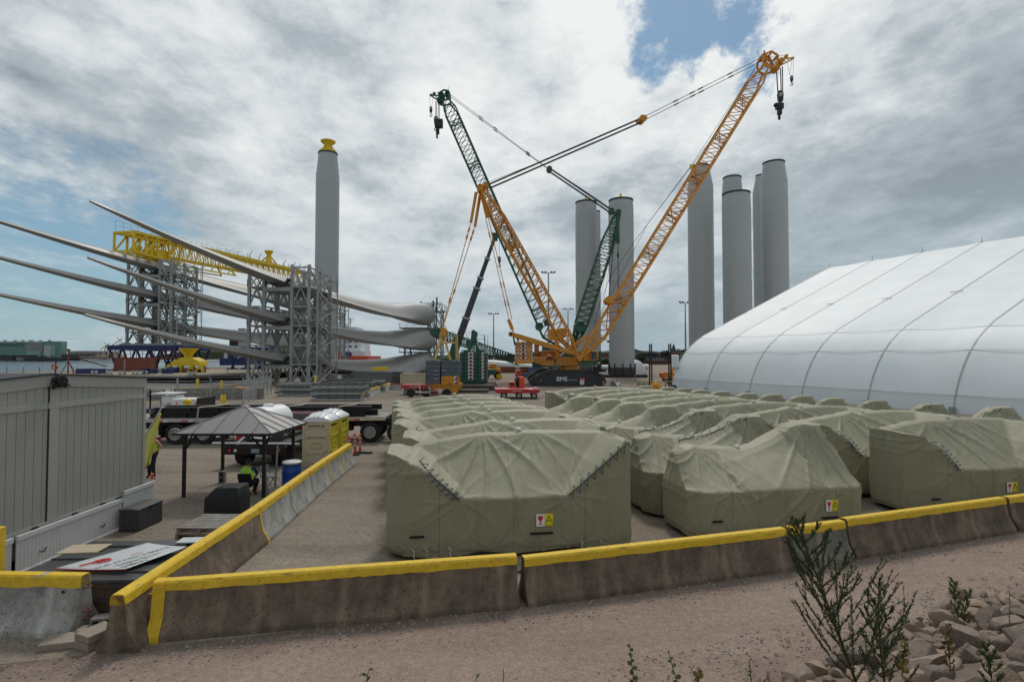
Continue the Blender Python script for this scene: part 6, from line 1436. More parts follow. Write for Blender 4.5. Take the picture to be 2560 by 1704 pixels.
def head(th,c,f,up=(0,0,1),s=1.0,hair=True):
 c=Vector(c);f=Vector(f).normalized();up=Vector(up).normalized();r=f.cross(up).normalized();up=r.cross(f).normalized()
 mb=MB();rings=[];n=16
 for z,rx,ry,oy in((-.125,.03,.03,.045),(-.115,.045,.05,.035),(-.08,.060,.078,.018),(-.03,.070,.092,.006),(.02,.074,.098,0),(.06,.072,.094,-.004),(.095,.055,.072,-.006),(.115,.02,.03,-.006)):
  rings.append([c+(r*rx*math.cos(2*math.pi*k/n)+f*(ry*math.sin(2*math.pi*k/n)+oy)+up*z)*s for k in range(n)])
 mb.loft(rings)
 mb.add([c+(f*.095+up*.02)*s,c+(f*.092-r*.016-up*.03)*s,c+(f*.092+r*.016-up*.03)*s,c+(f*.118-up*.025)*s],[(0,1,3),(0,3,2),(1,2,3)])
 for sg in(-1,1):mb.box(c+(r*sg*.076-up*.005)*s,(.015*s,.03*s,.05*s))
 o=mb.build('head',M_['skin'],th,smooth=True,ang=60)
 for sg in(-1,1):mb=MB();mb.lathe([(.0001,-.009),(.009,0),(.0001,.009)],c+(f*.088+r*sg*.03+up*.012)*s,8);mb.build('eye',M_['ink_black'],o)
 mb=MB();mb.box(c+(f*.088-up*.062)*s,(.035*s,.01*s,.008*s));mb.build('mouth',mm('lip',(.3,.1,.08),.6)if 'lip' not in M_ else M_['lip'],o)
 mb=MB();rings=[]
 for z,g in((-.10,1.0),(-.05,1.03),(.0,1.06),(.05,1.08),(.09,1.05),(.118,.8),(.132,.3)):
  rx,ry=(.072,.092)if z<.06 else(.062,.08)if z<.1 else(.05,.065)
  rings.append([c+(r*rx*g*math.cos(2*math.pi*k/n)+f*(ry*g*math.sin(2*math.pi*k/n)-.012-(.03 if math.sin(2*math.pi*k/n)>.3 and z<.05 else 0))+up*z)*s for k in range(n)])
 mb.loft(rings);mb.build('hair',M_['hair'],o,smooth=True)
 return o
def seated():
 B=G(615,1243);x,y=B.x-.02,B.y+.05;s=.88
 th=thing('person','person in lime vest seated on a folding chair under the gazebo, back to the camera','person',(x,y,0))
 def q(a,b,c):return(x+a*s,y+b*s,c*s)
 hip=.50
 J={'pel':(q(0,.05,hip),.15,.11),'sp':(q(-.02,.10,.68),.13,.10),'ch':(q(-.04,.17,.86),.15,.105),'nk':(q(-.08,.27,1.0),.055,.055),'hd':(q(-.11,.36,1.06),.06,.06),'ls':(q(-.22,.20,.94),.062),'le':(q(-.30,.36,.72),.045),'lw':(q(-.20,.55,.62),.03),'rs':(q(.14,.19,.94),.062),'re':(q(.20,.38,.72),.045),'rw':(q(.08,.56,.62),.03),'lh':(q(-.10,.05,hip),.10),'lk':(q(-.20,.48,.50),.065),'la':(q(-.20,.42,.08),.04),'lt':(q(-.21,.60,.045),.036),'rh':(q(.10,.05,hip),.10),'rk':(q(.16,.48,.50),.065),'ra':(q(.12,.30,.08),.04),'rt':(q(.12,.48,.045),.036)}
 E=[('pel','sp'),('sp','ch'),('ch','nk'),('nk','hd'),('ch','ls'),('ls','le'),('le','lw'),('ch','rs'),('rs','re'),('re','rw'),('pel','lh'),('lh','lk'),('lk','la'),('la','lt'),('pel','rh'),('rh','rk'),('rk','ra'),('ra','rt')]
 hand(J,E,'lw',(.5,.6,-.2),(0,0,1));hand(J,E,'rw',(-.5,.6,-.2),(0,0,1))
 skin('body',J,E,M_['skin'],th)
 def sub(nm_,ks,es,g,mt):skin(nm_,{k:(J[k][0],J[k][1]*g,(J[k][2]if len(J[k])>2 else J[k][1])*g)for k in ks},es,mt,th)
 sub('shirt',['ch','sp','pel','ls','le','rs','re'],[('pel','sp'),('sp','ch'),('ch','ls'),('ls','le'),('ch','rs'),('rs','re')],1.13,M_['navy_cloth'])
 sub('trousers',['pel','lh','lk','la','rh','rk','ra'],[('pel','lh'),('lh','lk'),('lk','la'),('pel','rh'),('rh','rk'),('rk','ra')],1.2,M_['dark_cloth'])
 for a,b in(('la','lt'),('ra','rt')):skin('shoe',{a:(J[a][0],.055),b:(J[b][0],.05,.04)},[(a,b)],M_['black_steel'],th)
 vo=torso('vest',[(q(0,.05,.50),.185,.15),(q(-.01,.08,.62),.19,.15),(q(-.03,.12,.76),.205,.15),(q(-.045,.17,.88),.215,.145),(q(-.06,.21,.96),.19,.13),(q(-.08,.25,1.01),.11,.09)],M_['vest_lime'],th)
 for sx in(-.09,.09):mb=MB();mb.path([q(sx+.0,-.10,.53),q(sx-.01,-.065,.64),q(sx-.03,-.02,.78),q(sx-.045,.045,.90),q(sx-.06,.12,.99)],.015,5);mb.build('reflective_stripe',M_['reflective'],vo)
 head(th,q(-.12,.38,1.10),(-.25,.75,-.35),(0,.2,.9),.95)
 return x,y
sx_,sy_=seated()
def folding_chair(x,y,rz,label,mt='black_steel',s=.9):
 th=thing('folding_chair',label,'chair',(x,y,0),rz,'folding chairs');M=M_[mt]
 for sx in(-.21,.21):
  mb=MB();mb.tube((sx*s,-.28*s,.01),(sx*s,.18*s,.46*s),.012,6);mb.build('leg',M,th,local=True)
  mb=MB();mb.path([(sx*s,.26*s,.01),(sx*s,-.12*s,.5*s),(sx*s,-.2*s,.82*s)],.012,6);mb.build('leg',M,th,local=True)
 mb=MB();mb.box((0,.02*s,.45*s),(.42*s,.4*s,.03));mb.build('seat',M,th,bevel=.01,local=True)
 mb=MB();mb.box((0,-.195*s,.72*s),(.44*s,.03,.2*s),rot=Euler((R(10),0,0)));mb.build('backrest',M,th,bevel=.01,local=True)
 for z,y_ in((.18,-.13),(.18,.13)):mb=MB();mb.tube((-.21*s,y_*s,z*s),(.21*s,y_*s,z*s),.009,6);mb.build('stretcher',M,th,local=True)
folding_chair(sx_+.02,sy_+.0,0,'black folding chair with the bent over person sitting on it')
g_=G(655,1228);folding_chair(g_.x+.05,g_.y+.3,-1.9,'empty grey folding chair to the right of the seated person','galvanised')
def standing():
 B=G(377,1197);x,y=B.x,B.y;s=.92
 th=thing('person','person in lime safety vest and dark trousers striding beside the trailer corner, behind the flag','person',(x,y,0))
 def q(a,b,c):return(x+a*s,y+b*s,c*s)
 J={'pel':(q(0,0,.95),.13,.10),'sp':(q(0,0,1.12),.12,.09),'ch':(q(0,0,1.34),.15,.10),'nk':(q(0,.01,1.5),.05,.05),'hd':(q(0,.02,1.6),.06,.06),'ls':(q(-.18,0,1.42),.06),'le':(q(-.24,-.06,1.14),.042),'lw':(q(-.2,-.2,.94),.03),'rs':(q(.18,0,1.42),.06),'re':(q(.34,.05,1.20),.042),'rw':(q(.24,-.12,1.04),.03),'lh':(q(-.09,0,.92),.09),'lk':(q(-.12,.08,.50),.06),'la':(q(-.16,.16,.08),.04),'lt':(q(-.26,.10,.045),.036),'rh':(q(.09,0,.92),.09),'rk':(q(.10,-.05,.50),.06),'ra':(q(.16,-.05,.08),.04),'rt':(q(.20,-.18,.045),.036)}
 E=[('pel','sp'),('sp','ch'),('ch','nk'),('nk','hd'),('ch','ls'),('ls','le'),('le','lw'),('ch','rs'),('rs','re'),('re','rw'),('pel','lh'),('lh','lk'),('lk','la'),('la','lt'),('pel','rh'),('rh','rk'),('rk','ra'),('ra','rt')]
 hand(J,E,'lw',(.1,-.4,-.9),(1,0,0));hand(J,E,'rw',(-.8,-.3,-.3),(0,0,1))
 skin('body',J,E,M_['skin'],th)
 def sub(nm_,ks,es,g,mt):skin(nm_,{k:(J[k][0],J[k][1]*g,(J[k][2]if len(J[k])>2 else J[k][1])*g)for k in ks},es,mt,th)
 sub('trousers',['pel','lh','lk','la','rh','rk','ra'],[('pel','lh'),('lh','lk'),('lk','la'),('pel','rh'),('rh','rk'),('rk','ra')],1.22,M_['dark_cloth'])
 sub('shirt',['ch','sp','pel','ls','rs'],[('pel','sp'),('sp','ch'),('ch','ls'),('ch','rs')],1.14,M_['dark_cloth'])
 for a,b in(('la','lt'),('ra','rt')):skin('shoe',{a:(J[a][0],.055),b:(J[b][0],.05,.04)},[(a,b)],M_['black_steel'],th)
 torso('vest',[(q(0,0,.90),.18,.14),(q(0,0,1.1),.18,.14),(q(0,0,1.3),.2,.15),(q(0,0,1.43),.19,.13),(q(0,0,1.49),.1,.08)],M_['vest_lime'],th)
 head(th,q(0,.02,1.66),(-.3,-.9,-.1),(0,0,1),.95)
standing()
# ---------------------------------------------------------------- gazebo and the clutter under it
def gazebo():
 zt,za=1.96,2.62;ex0,ex1,ey0,ey1=-9.78,-6.93,15.62,18.3
 th=thing('gazebo','grey metal roofed gazebo on four dark posts','gazebo',(-8.4,17,0))
 post=mm('gazebo_dark',(.022,.023,.027),.5,.3,var=.1,scale=4)
 for x,y in((-9.84+.02,16.28),(-7.42,16.25),(-9.72,18.25),(-7.4,18.35)):mb=MB();mb.bar((x,y,0),(x,y,zt-.01),.088);mb.build('post',post,th,bevel=.01)
 for(x,y),(dx,dy)in(((-9.82,16.28),(.45,0)),((-7.42,16.25),(-.5,0)),((-7.42,16.25),(0,.5)),((-9.82,16.28),(0,.5)),((-7.4,18.35),(-.45,0)),((-7.4,18.35),(0,-.5))):
  mb=MB();mb.bar((x+dx*.08,y+dy*.08,zt-.52),(x+dx,y+dy,zt-.03),.045);mb.build('brace',post,th)
 mb=MB();c=[(ex0,ey0),(ex1,ey0),(ex1,ey1),(ex0,ey1)]
 for a,b in zip(c,c[1:]+c[:1]):mb.bar((a[0],a[1],zt),(b[0],b[1],zt),.05,.06)
 for a,b in(((-9.82,16.28),(-7.42,16.25)),((-9.72,18.25),(-7.4,18.35)),((-9.82,16.28),(-9.72,18.25)),((-7.42,16.25),(-7.4,18.35))):mb.bar((*a,zt-.04),(*b,zt-.04),.07,.08)
 mb.build('eave',post,th)
 ap=Vector(((ex0+ex1)/2,(ey0+ey1)/2,za));tw=.10
 top=[ap+Vector((dx*tw,dy*tw,0))for dx,dy in((-1,-1),(1,-1),(1,1),(-1,1))]
 rm=mm('gazebo_roof',(.30,.28,.27),.34,.45,var=.1,scale=1.2,dirt=.25,dirtc=(.22,.19,.165))
 for i in range(4):
  a=Vector((*c[i],zt+.03));b=Vector((*c[(i+1)%4],zt+.03));ta,tb=top[i],top[(i+1)%4];mb=MB();mb.add([a,b,tb,ta,a-Vector((0,0,.02)),b-Vector((0,0,.02)),tb-Vector((0,0,.02)),ta-Vector((0,0,.02))],[(0,1,2,3),(7,6,5,4),(0,4,5,1),(1,5,6,2),(2,6,7,3),(3,7,4,0)])
  pn=mb.build('roof_panel',rm,th)
  mb=MB();N_=Vector((0,0,.014))
  for f in(.2,.4,.6,.8):
   e=a.lerp(b,f);g=1-abs(f-.5)*2;m_=(a+b)/2;tm=(ta+tb)/2;par=(tm-m_);k=min(1.0,g*1.04);mb.bar(e+N_,e+par*k*.97+N_,.022,.02)
  mb.build('seam',rm,pn)
  mb=MB();mb.bar(a+N_,ta+N_,.03,.02);mb.build('hip_cap',rm,pn)
 mb=MB();mb.lathe([(.16,0),(.15,.03),(.02,.07)],ap,4,Euler((0,0,R(45))));mb.build('finial',rm,th)
gazebo()
def cinder(x,y,z,label,rz=0,up=True,s=1.0,grp='concrete blocks',mt='cinder',name='concrete_block'):
 th=thing(name,label,'concrete block',(x,y,z),rz,grp);mb=MB();h,w,d=(.39,.19,.19)if up else(.19,.39,.19);h*=s;w*=s;d*=s;t=.035
 if up:
  mb.b2(-w/2,-w/2+t,-d/2,d/2,0,h);mb.b2(w/2-t,w/2,-d/2,d/2,0,h)
  for zz_ in(0,h/2-t/2,h-t):mb.b2(-w/2+t,w/2-t,-d/2,d/2,zz_,zz_+t)
  mb.b2(-w/2+t,w/2-t,d/2-.03,d/2-.002,t,h-t)
 else:
  mb.b2(-w/2,w/2,-d/2,d/2,0,t);mb.b2(-w/2,w/2,-d/2,d/2,h-t,h)
  for xx in(-w/2,-t/2,w/2-t):mb.b2(xx,xx+t,-d/2,d/2,t,h-t)
 mb.build('shell',M_[mt],th,bevel=.006,local=True);return th
g_=G(556,1206);cinder(g_.x,g_.y,0,'upright hollow concrete block at the foot of the back left gazebo post',.15)
def prop(px,pyb,pyt,lean,label):
 b=G(px,pyb);t=P(px+lean,pyt,b.y);th=thing('steel_prop',label,'prop',b,0,'aluminium props under the gazebo');mb=MB();mb.tube(b,b.lerp(t,.6),.035,8);mb.build('outer_tube',M_['galvanised'],th,smooth=True)
 mb=MB();mb.tube(b.lerp(t,.55),t,.026,8);mb.build('inner_tube',M_['aluminium'],th,smooth=True);mb=MB();mb.box(b.lerp(t,.9)+Vector((.04,-.02,0)),(.08,.05,.07));mb.build('clamp',M_['galvanised'],th)
 for k in range(3):mb=MB();a=k*2.1;mb.tube(b+Vector((0,0,.5)),b+Vector((.25*math.cos(a),.25*math.sin(a),.01)),.01,5);mb.build('leg',M_['galvanised'],th)
prop(668,1236,1124,-10,'aluminium prop leaning left of the front right gazebo post');prop(688,1218,1113,6,'aluminium prop standing right of the front right gazebo post')
def barrel():
 th=thing('plastic_drum','blue plastic drum with white lid beside the concrete barriers','drum',(-6.85,16.9,0));mb=MB();mb.lathe([(.25,0),(.275,.05),(.28,.2),(.288,.22),(.288,.26),(.28,.28),(.285,.6),(.292,.62),(.292,.66),(.284,.68),(.27,.85),(.265,.9)],(-6.85,16.9,0),32);mb.build('body',M_['blue_plastic'],th,smooth=True)
 mb=MB();mb.lathe([(.275,.885),(.285,.9),(.285,.94),(.26,.96),(.22,.95),(.001,.945)],(-6.85,16.9,0),32);mb.build('lid',M_['white_plastic'],th,smooth=True)
 mb=MB();mb.lathe([(.288,.87),(.29,.885),(.288,.9)],(-6.85,16.9,0),32);mb.build('clamp_ring',M_['dark_steel'],th)
barrel()
def grill():
 x0,y0,w,d=-7.88,13.85,.95,.62;th=thing('covered_grill','barbecue grill under a black fabric cover','grill',(x0+w/2,y0+d/2,0));mb=MB();rg=[]
 for j,(z,ix,iy,sh)in enumerate(((.0,0,0,0),(.3,.01,.01,0),(.56,.015,.01,0),(.60,.02,.02,.0),(.83,.09,.05,.04),(.85,.11,.08,.04))):
  x1,x2,ya,yb=x0+ix*(2.8 if z>.7 else 1),x0+w-ix*.4,y0+iy+sh,y0+d-iy*.4;rg.append([Vector((x,y,z+.012*math.sin(x*23+y*17)))for x,y in((x1,ya+.05),(x1+.05,ya),((x1+x2)/2-.1,ya-.01),((x1+x2)/2+.1,ya+.01),(x2-.05,ya),(x2,ya+.05),(x2+.012,(ya+yb)/2),(x2,yb-.05),(x2-.05,yb),(x1+.05,yb),(x1,yb-.05),(x1-.01,(ya+yb)/2))])
 mb.loft(rg);mb.build('cover',M_['grill_cover'],th,smooth=True,ang=40)
 for x in(x0+.1,x0+w-.1):mb=MB();mb.wheel((x,y0+.3,.06),.06,.05,(1,0,0),12);mb.build('wheel',M_['rubber'],th)
grill()
def pallet(x,y,z,w,d,rz,label,mt='grey_wood',n=9):
 th=thing('wooden_pallet',label,'pallet',(x,y,z),rz,'wooden pallets');mb=MB()
 for k in range(n):a=-d/2+d*k/(n-1)*.93;mb.b2(-w/2,w/2,a,a+d*.075,.12,.14)
 mb.build('top_boards',M_[mt],th,local=True);mb=MB()
 for xx in(-w/2,-.03,w/2-.06):mb.b2(xx,xx+.06,-d/2,d/2,.02,.118)
 mb.build('stringers',M_['wood'],th,local=True);mb=MB()
 for k in(0,.45,.9):mb.b2(-w/2,w/2,-d/2+d*k,-d/2+d*k+.1,0,.018)
 mb.build('bottom_boards',M_['wood'],th,local=True)
for k,lb in enumerate(('bottom','middle','top')):pallet(-6.95+.02*k,12.55,.144*k,.98,1.05,.04*k-.1,f'{lb} pallet of the stack between the covered grill and the barriers')
pallet(-6.35,10.95,.0,.9,.8,-.1,'single grey pallet lying beyond the sign boards')
def dbox():
 x0,x1,y0,y1,h=-9.5,-8.98,13.05,14.0,.5;x0+=.05;x1+=.03
 th=thing('deck_box','dark brown plastic storage box against the white trailer skirting','storage box',((x0+x1)/2,(y0+y1)/2,0));mb=MB();mb.b2(x0+.02,x1-.02,y0+.02,y1-.02,0,h);b=mb.build('body',M_['deck_box'],th,bevel=.012)
 mb=MB();n=12
 for k in range(n):yy=y0+.06+(y1-y0-.12)*k/n;mb.b2(x1-.02,x1,yy,yy+(y1-y0)/n*.72,.05,h-.07)
 for k in range(5):xx=x0+.05+(x1-x0-.1)*k/5;mb.b2(xx,xx+.07,y0,y0+.02,.05,h-.07)
 mb.build('slats',M_['deck_box'],b);mb=MB();mb.loft([[(x0,y,h),(x1,y,h),(x1,y,h+.035),((x0+x1)/2,y,h+.06),(x0,y,h+.035)]for y in(y0,y1)]);mb.build('lid',mm('deck_box_lid',(.085,.075,.075),.5,scale=5),th,bevel=.008)
 mb=MB();mb.box((x1+.005,(y0+y1)/2,h),(.02,.1,.05));mb.build('latch',M_['black_steel'],th)
dbox()
g_=G(373,1252);delineator(g_.x,g_.y,.80,.10,'orange reflective post beside the office trailer corner')
for px,py,h,lb,ln in((888,1137,.95,'orange post touching the far end of the barrier row',-.03),(900,1131,.82,'straight orange post on a black base, rightmost by the barrier end',0),(864,1140,.92,'orange post with loop top behind the barrier row end, left one',0),(872,1141,.86,'orange post behind the barrier row end, right one of two',0)):
 g_=G(px,py);delineator(g_.x,g_.y,h,ln,lb)
g_=G(905,1133);mb=MB();mb.b2(g_.x-.35,g_.x+.45,g_.y-.08,g_.y+.08,0,.07);tag(recenter(mb.build('rubber_curb',M_['rubber'],bevel=.02)),'short black rubber curb under the rightmost orange post','curb')
def toilet(x,y,label,body,side):
 w,d,h=1.0,1.0,1.72;th=thing('portable_toilet',label,'portable toilet',(x+w/2,y+d/2,0),0,'portable toilets');B_,S_=M_[body],M_[side]
 mb=MB();mb.b2(x-.03,x+w+.03,y-.03,y+d+.03,0,.09);mb.build('base',B_,th,bevel=.02)
 mb=MB();mb.b2(x,x+w,y,y+d,.09,h);c=mb.build('cabin',B_,th,bevel=.02)
 for wall,(mt,nrm)in{'front':(B_,0),'right':(S_,1)}.items():
  def q(u,z,o=.0):return(x+u*w,y-o,z)if nrm==0 else(x+w+o,y+u*d,z)
  mb=MB();mb.add([q(.04,.1,.004),q(.96,.1,.004),q(.96,h-.02,.004),q(.04,h-.02,.004)],[(0,1,2,3)]);p=mb.build('wall_panel',mt,c)
  mb=MB()
  for z0,z1,inv in((.22,.42,1),(.62,1.04,0),(1.18,1.4,1)):
   pts=[(.1,z0),(.2,z0-.08),(.8,z0-.08),(.9,z0)];pts2=[(.1,z1),(.2,z1+.08),(.8,z1+.08),(.9,z1)]
   for ps in(pts,pts2):
    for a,b in zip(ps,ps[1:]):mb.bar(q(*a,.012),q(*b,.012),.042)
  for a,b in(((.32,.72),(.68,.72)),((.68,.72),(.68,.92)),((.68,.92),(.32,.92)),((.32,.92),(.32,.72))):mb.bar(q(*a,.012),q(*b,.012),.036)
  mb.build('moulded_ribs',mt,p)
  mb=MB()
  for k in range(4):
   for j in range(5):u=.17+k*.17;mb.bar(q(u+.01+j*.03,1.5,.008),q(u+.01+j*.03,1.58,.008),.012)
  mb.build('vent',M_['ink_black'],p)
  mb=MB();mb.bar(q(0,.09,.01),q(0,h,.01),.05);mb.bar(q(1,.09,.01),q(1,h,.01),.05);mb.build('corner_post',mt,p)
 mb=MB();rg=[]
 for j in range(9):
  t=j/8;yy=y-.05+(d+.1)*t;rg.append([(x-.05+(w+.1)*i/12,yy,h+.28*(math.sin(math.pi*i/12)**.6 if 0<i<12 else 0)*(math.sin(math.pi*min(1,max(0,t*.9+.05)))**.35)+.02)for i in range(13)]+[(x+w+.05,yy,h-.02),(x-.05,yy,h-.02)])
 mb.loft(rg);rf=mb.build('roof',M_['white_plastic'],th,smooth=True,ang=50)
 mb=MB()
 for i in(3,5,7,9):
  pts=[Vector(rg[j][i])+Vector((0,0,.015))for j in range(9)];mb.path(pts,.022,6)
 mb.build('roof_ribs',M_['white_plastic'],rf,smooth=True)
toilet(-8.0,20.8,'tan portable toilet with white roof, the nearer of two','tan_plastic','yellow_plastic')
toilet(-8.0,22.1,'yellow sided portable toilet just behind the tan one','yellow_plastic','yellow_plastic')
def tank_truck():
 th=thing('flatbed_truck','dark red flatbed truck carrying a white water tank behind the gazebo','truck',(-9.6,22,0),0);d=Vector((.05,1,0)).normalized();r=Vector((1,-.05,0)).normalized();O=Vector((-9.75,20.5,0))
 def q(a,b,c):return O+r*a+d*b+Vector((0,0,c))
 def bx(a0,a1,b0,b1,c0,c1,nm_,mt,par=None,bev=.02):
  mb=MB();mb.loft([[q(a0,b,c0),q(a1,b,c0),q(a1,b,c1),q(a0,b,c1)]for b in(b0,b1)]);return mb.build(nm_,M_[mt],par or th,bevel=bev)
 bx(-1.15,1.2,0,3.1,.78,.9,'bed','dark_steel');rb=bx(-1.2,1.25,-.06,.06,.5,.82,'rear_bumper','black_steel');bx(-.35,.35,.3,5.2,.5,.78,'chassis','black_steel')
 for a in(-.9,.95):mb=MB();mb.lathe([(.06,0),(.055,.02)],q(a,-.07,.66),12,Euler((R(90),0,0)));mb.build('tail_light',M_['sign_red'],rb)
 mb=MB();mb.lathe([(.06,0),(.055,.02)],q(-.68,-.07,.66),12,Euler((R(90),0,0)));mb.build('reversing_light',M_['white_plastic'],rb)
 mb=MB();mb.box(q(.1,-.08,.66),(.3,.02,.15));mb.build('licence_plate',mm('plate_blue',(.25,.35,.4),.5),rb)
 mb=MB();mb.tube(q(-1.6,-.02,.93),q(1.75,-.02,.93),.03,8);mb.build('pipe_rail',M_['white_plastic'],th,smooth=True)
 for a in(-.85,.6):
  for b,rr_ in((.75,.42),(4.4,.4)):mb=MB();mb.wheel(q(a+(.12 if b<2 else.1),b,rr_),rr_,.45 if b<2 else.26,tuple(r));mb.build('wheel',M_['rubber'],th,smooth=True)
 bx(-.75,.95,3.3,5.0,.6,1.25,'cab','maroon_paint',bev=.08);c=None
 mb=MB();mb.loft([[q(-.75+i,3.35+j,z)for i,j in((0,0),(1.7,0),(1.7,1.2-0),(0,1.2))]if z<1.3 else[q(-.62+i,3.45+j,z)for i,j in((0,0),(1.44,0),(1.44,.8),(0,.8))]for z in(1.24,1.72)]);c=mb.build('cab_roof',M_['maroon_paint'],th,bevel=.05)
 mb=MB();mb.loft([[q(.93,3.5,1.27),q(.97,4.4,1.27)],[q(.83,3.55,1.65),q(.86,4.15,1.65)]],closed=False,caps=False);mb.add([q(-.5,3.33,1.3),q(.7,3.33,1.3),q(.6,3.42,1.65),q(-.4,3.42,1.65)],[(0,1,2,3)]);mb.build('window',M_['glass_dark'],c)
 bx(-.7,.9,4.95,5.9,.6,1.12,'bonnet','maroon_paint',bev=.1);mb=MB();mb.box(q(1.12,4.3,1.25),(.22,.08,.22));mb.build('mirror',M_['black_steel'],c)
 text('3500',.12,q(.99,3.9,1.0),d,(0,0,1),M_['white_paint'],c)
 mb=MB();a=q(-.48,1.15,1.55);b=q(-.36,2.75,1.55);ax=(b-a).normalized();rot=ax.to_track_quat('Z','Y').to_euler();L=(b-a).length;pr=[(.02,-.16),(.35,-.12),(.58,-.02)]
 for k in range(9):z=L*k/8;pr+=[(.62,z),(.626,z+.02),(.626,z+.07),(.62,z+.09)]if k<8 else[(.62,z)]
 pr+=[(.58,L+.02),(.35,L+.12),(.02,L+.16)];mb.lathe(pr,a,36,rot);tk=mb.build('water_tank',M_['white_plastic'],th,smooth=True,ang=60);mb=MB();mb.lathe([(.2,0),(.2,.08),(.17,.1)],q(-.42,1.9,2.15),16);mb.build('tank_lid',M_['white_plastic'],tk)
 bx(-.72,.62,.95,2.9,.9,1.05,'tank_frame','dark_steel');bx(-.8,.7,.9,1.0,.9,1.25,'headboard','dark_wood')
 mb=MB();
 for e in(((-.95,.25,.92),(-.95,.25,1.32)),((-.3,.25,.92),(-.3,.25,1.32)),((-.95,.25,1.32),(-.3,.25,1.32)),((-.95,.7,.92),(-.95,.7,1.32)),((-.3,.7,.92),(-.3,.7,1.32)),((-.95,.7,1.32),(-.3,.7,1.32)),((-.95,.25,1.32),(-.95,.7,1.32)),((-.3,.25,1.32),(-.3,.7,1.32))):mb.tube(q(*e[0]),q(*e[1]),.016,6)
 pp=mb.build('pump_frame',M_['black_steel'],th);mb=MB();mb.box(q(-.72,.45,1.12),(.3,.3,.3));mb.box(q(-.65,.45,1.28),(.4,.3,.07));mb.build('pump_engine',M_['red_paint'],pp,bevel=.02);mb=MB();mb.lathe([(.14,-.1),(.15,0),(.12,.1)],q(-.42,.35,1.08),14,Euler((R(90),0,0)));mb.build('pump_volute',M_['dark_steel'],pp,smooth=True)
 mb=MB();mb.path([q(-.35,.3,1.1),q(.3,.2,1.08),q(.42,.3,1.12),q(.45,.8,1.3)],.04,8);mb.path([q(-.5,.25,1.12),q(-.6,.05,1.0),q(-.64,.0,.86)],.035,8);mb.build('hose_pipe',M_['white_plastic'],th,smooth=True)
tank_truck()
def pickup():
 x,y=-14.2,20.3;th=thing('pickup_truck','dark red pickup truck mostly hidden behind the trailer corner and flag','car',(x,y,0),0)
 mb=MB();mb.loft([[(x-4.3,yy,.45),(x+.35,yy,.45),(x+.5,yy,.7),(x+.52,yy,1.12),(x+.3,yy,1.16),(x-1.2,yy,1.16),(x-4.3,yy,1.12)]for yy in(y-.9,y+.9)]);b=mb.build('body',M_['maroon_paint'],th,bevel=.06)
 mb=MB();mb.loft([[(x-3.4,yy,1.14),(x-1.3,yy,1.14),(x-1.5,yy,1.72),(x-2.9,yy,1.74)]for yy in(y-.82,y+.82)]);mb.build('cab',M_['maroon_paint'],th,bevel=.06)
 mb=MB();mb.loft([[(x-3.2,yy,1.2),(x-1.42,yy,1.2),(x-1.58,yy,1.62),(x-2.85,yy,1.62)]for yy in(y-.85,y+.85)]);mb.build('window',M_['glass_dark'],th)
 for xx in(x-.45,x-3.5):
  for yy in(y-.85,y+.85):mb=MB();mb.wheel((xx,yy,.37),.37,.25);mb.build('wheel',M_['rubber'],th,smooth=True)
 mb=MB();mb.box((x+.5,y-.8,.95),(.06,.12,.24));mb.build('tail_light',M_['sign_red'],b)
pickup()
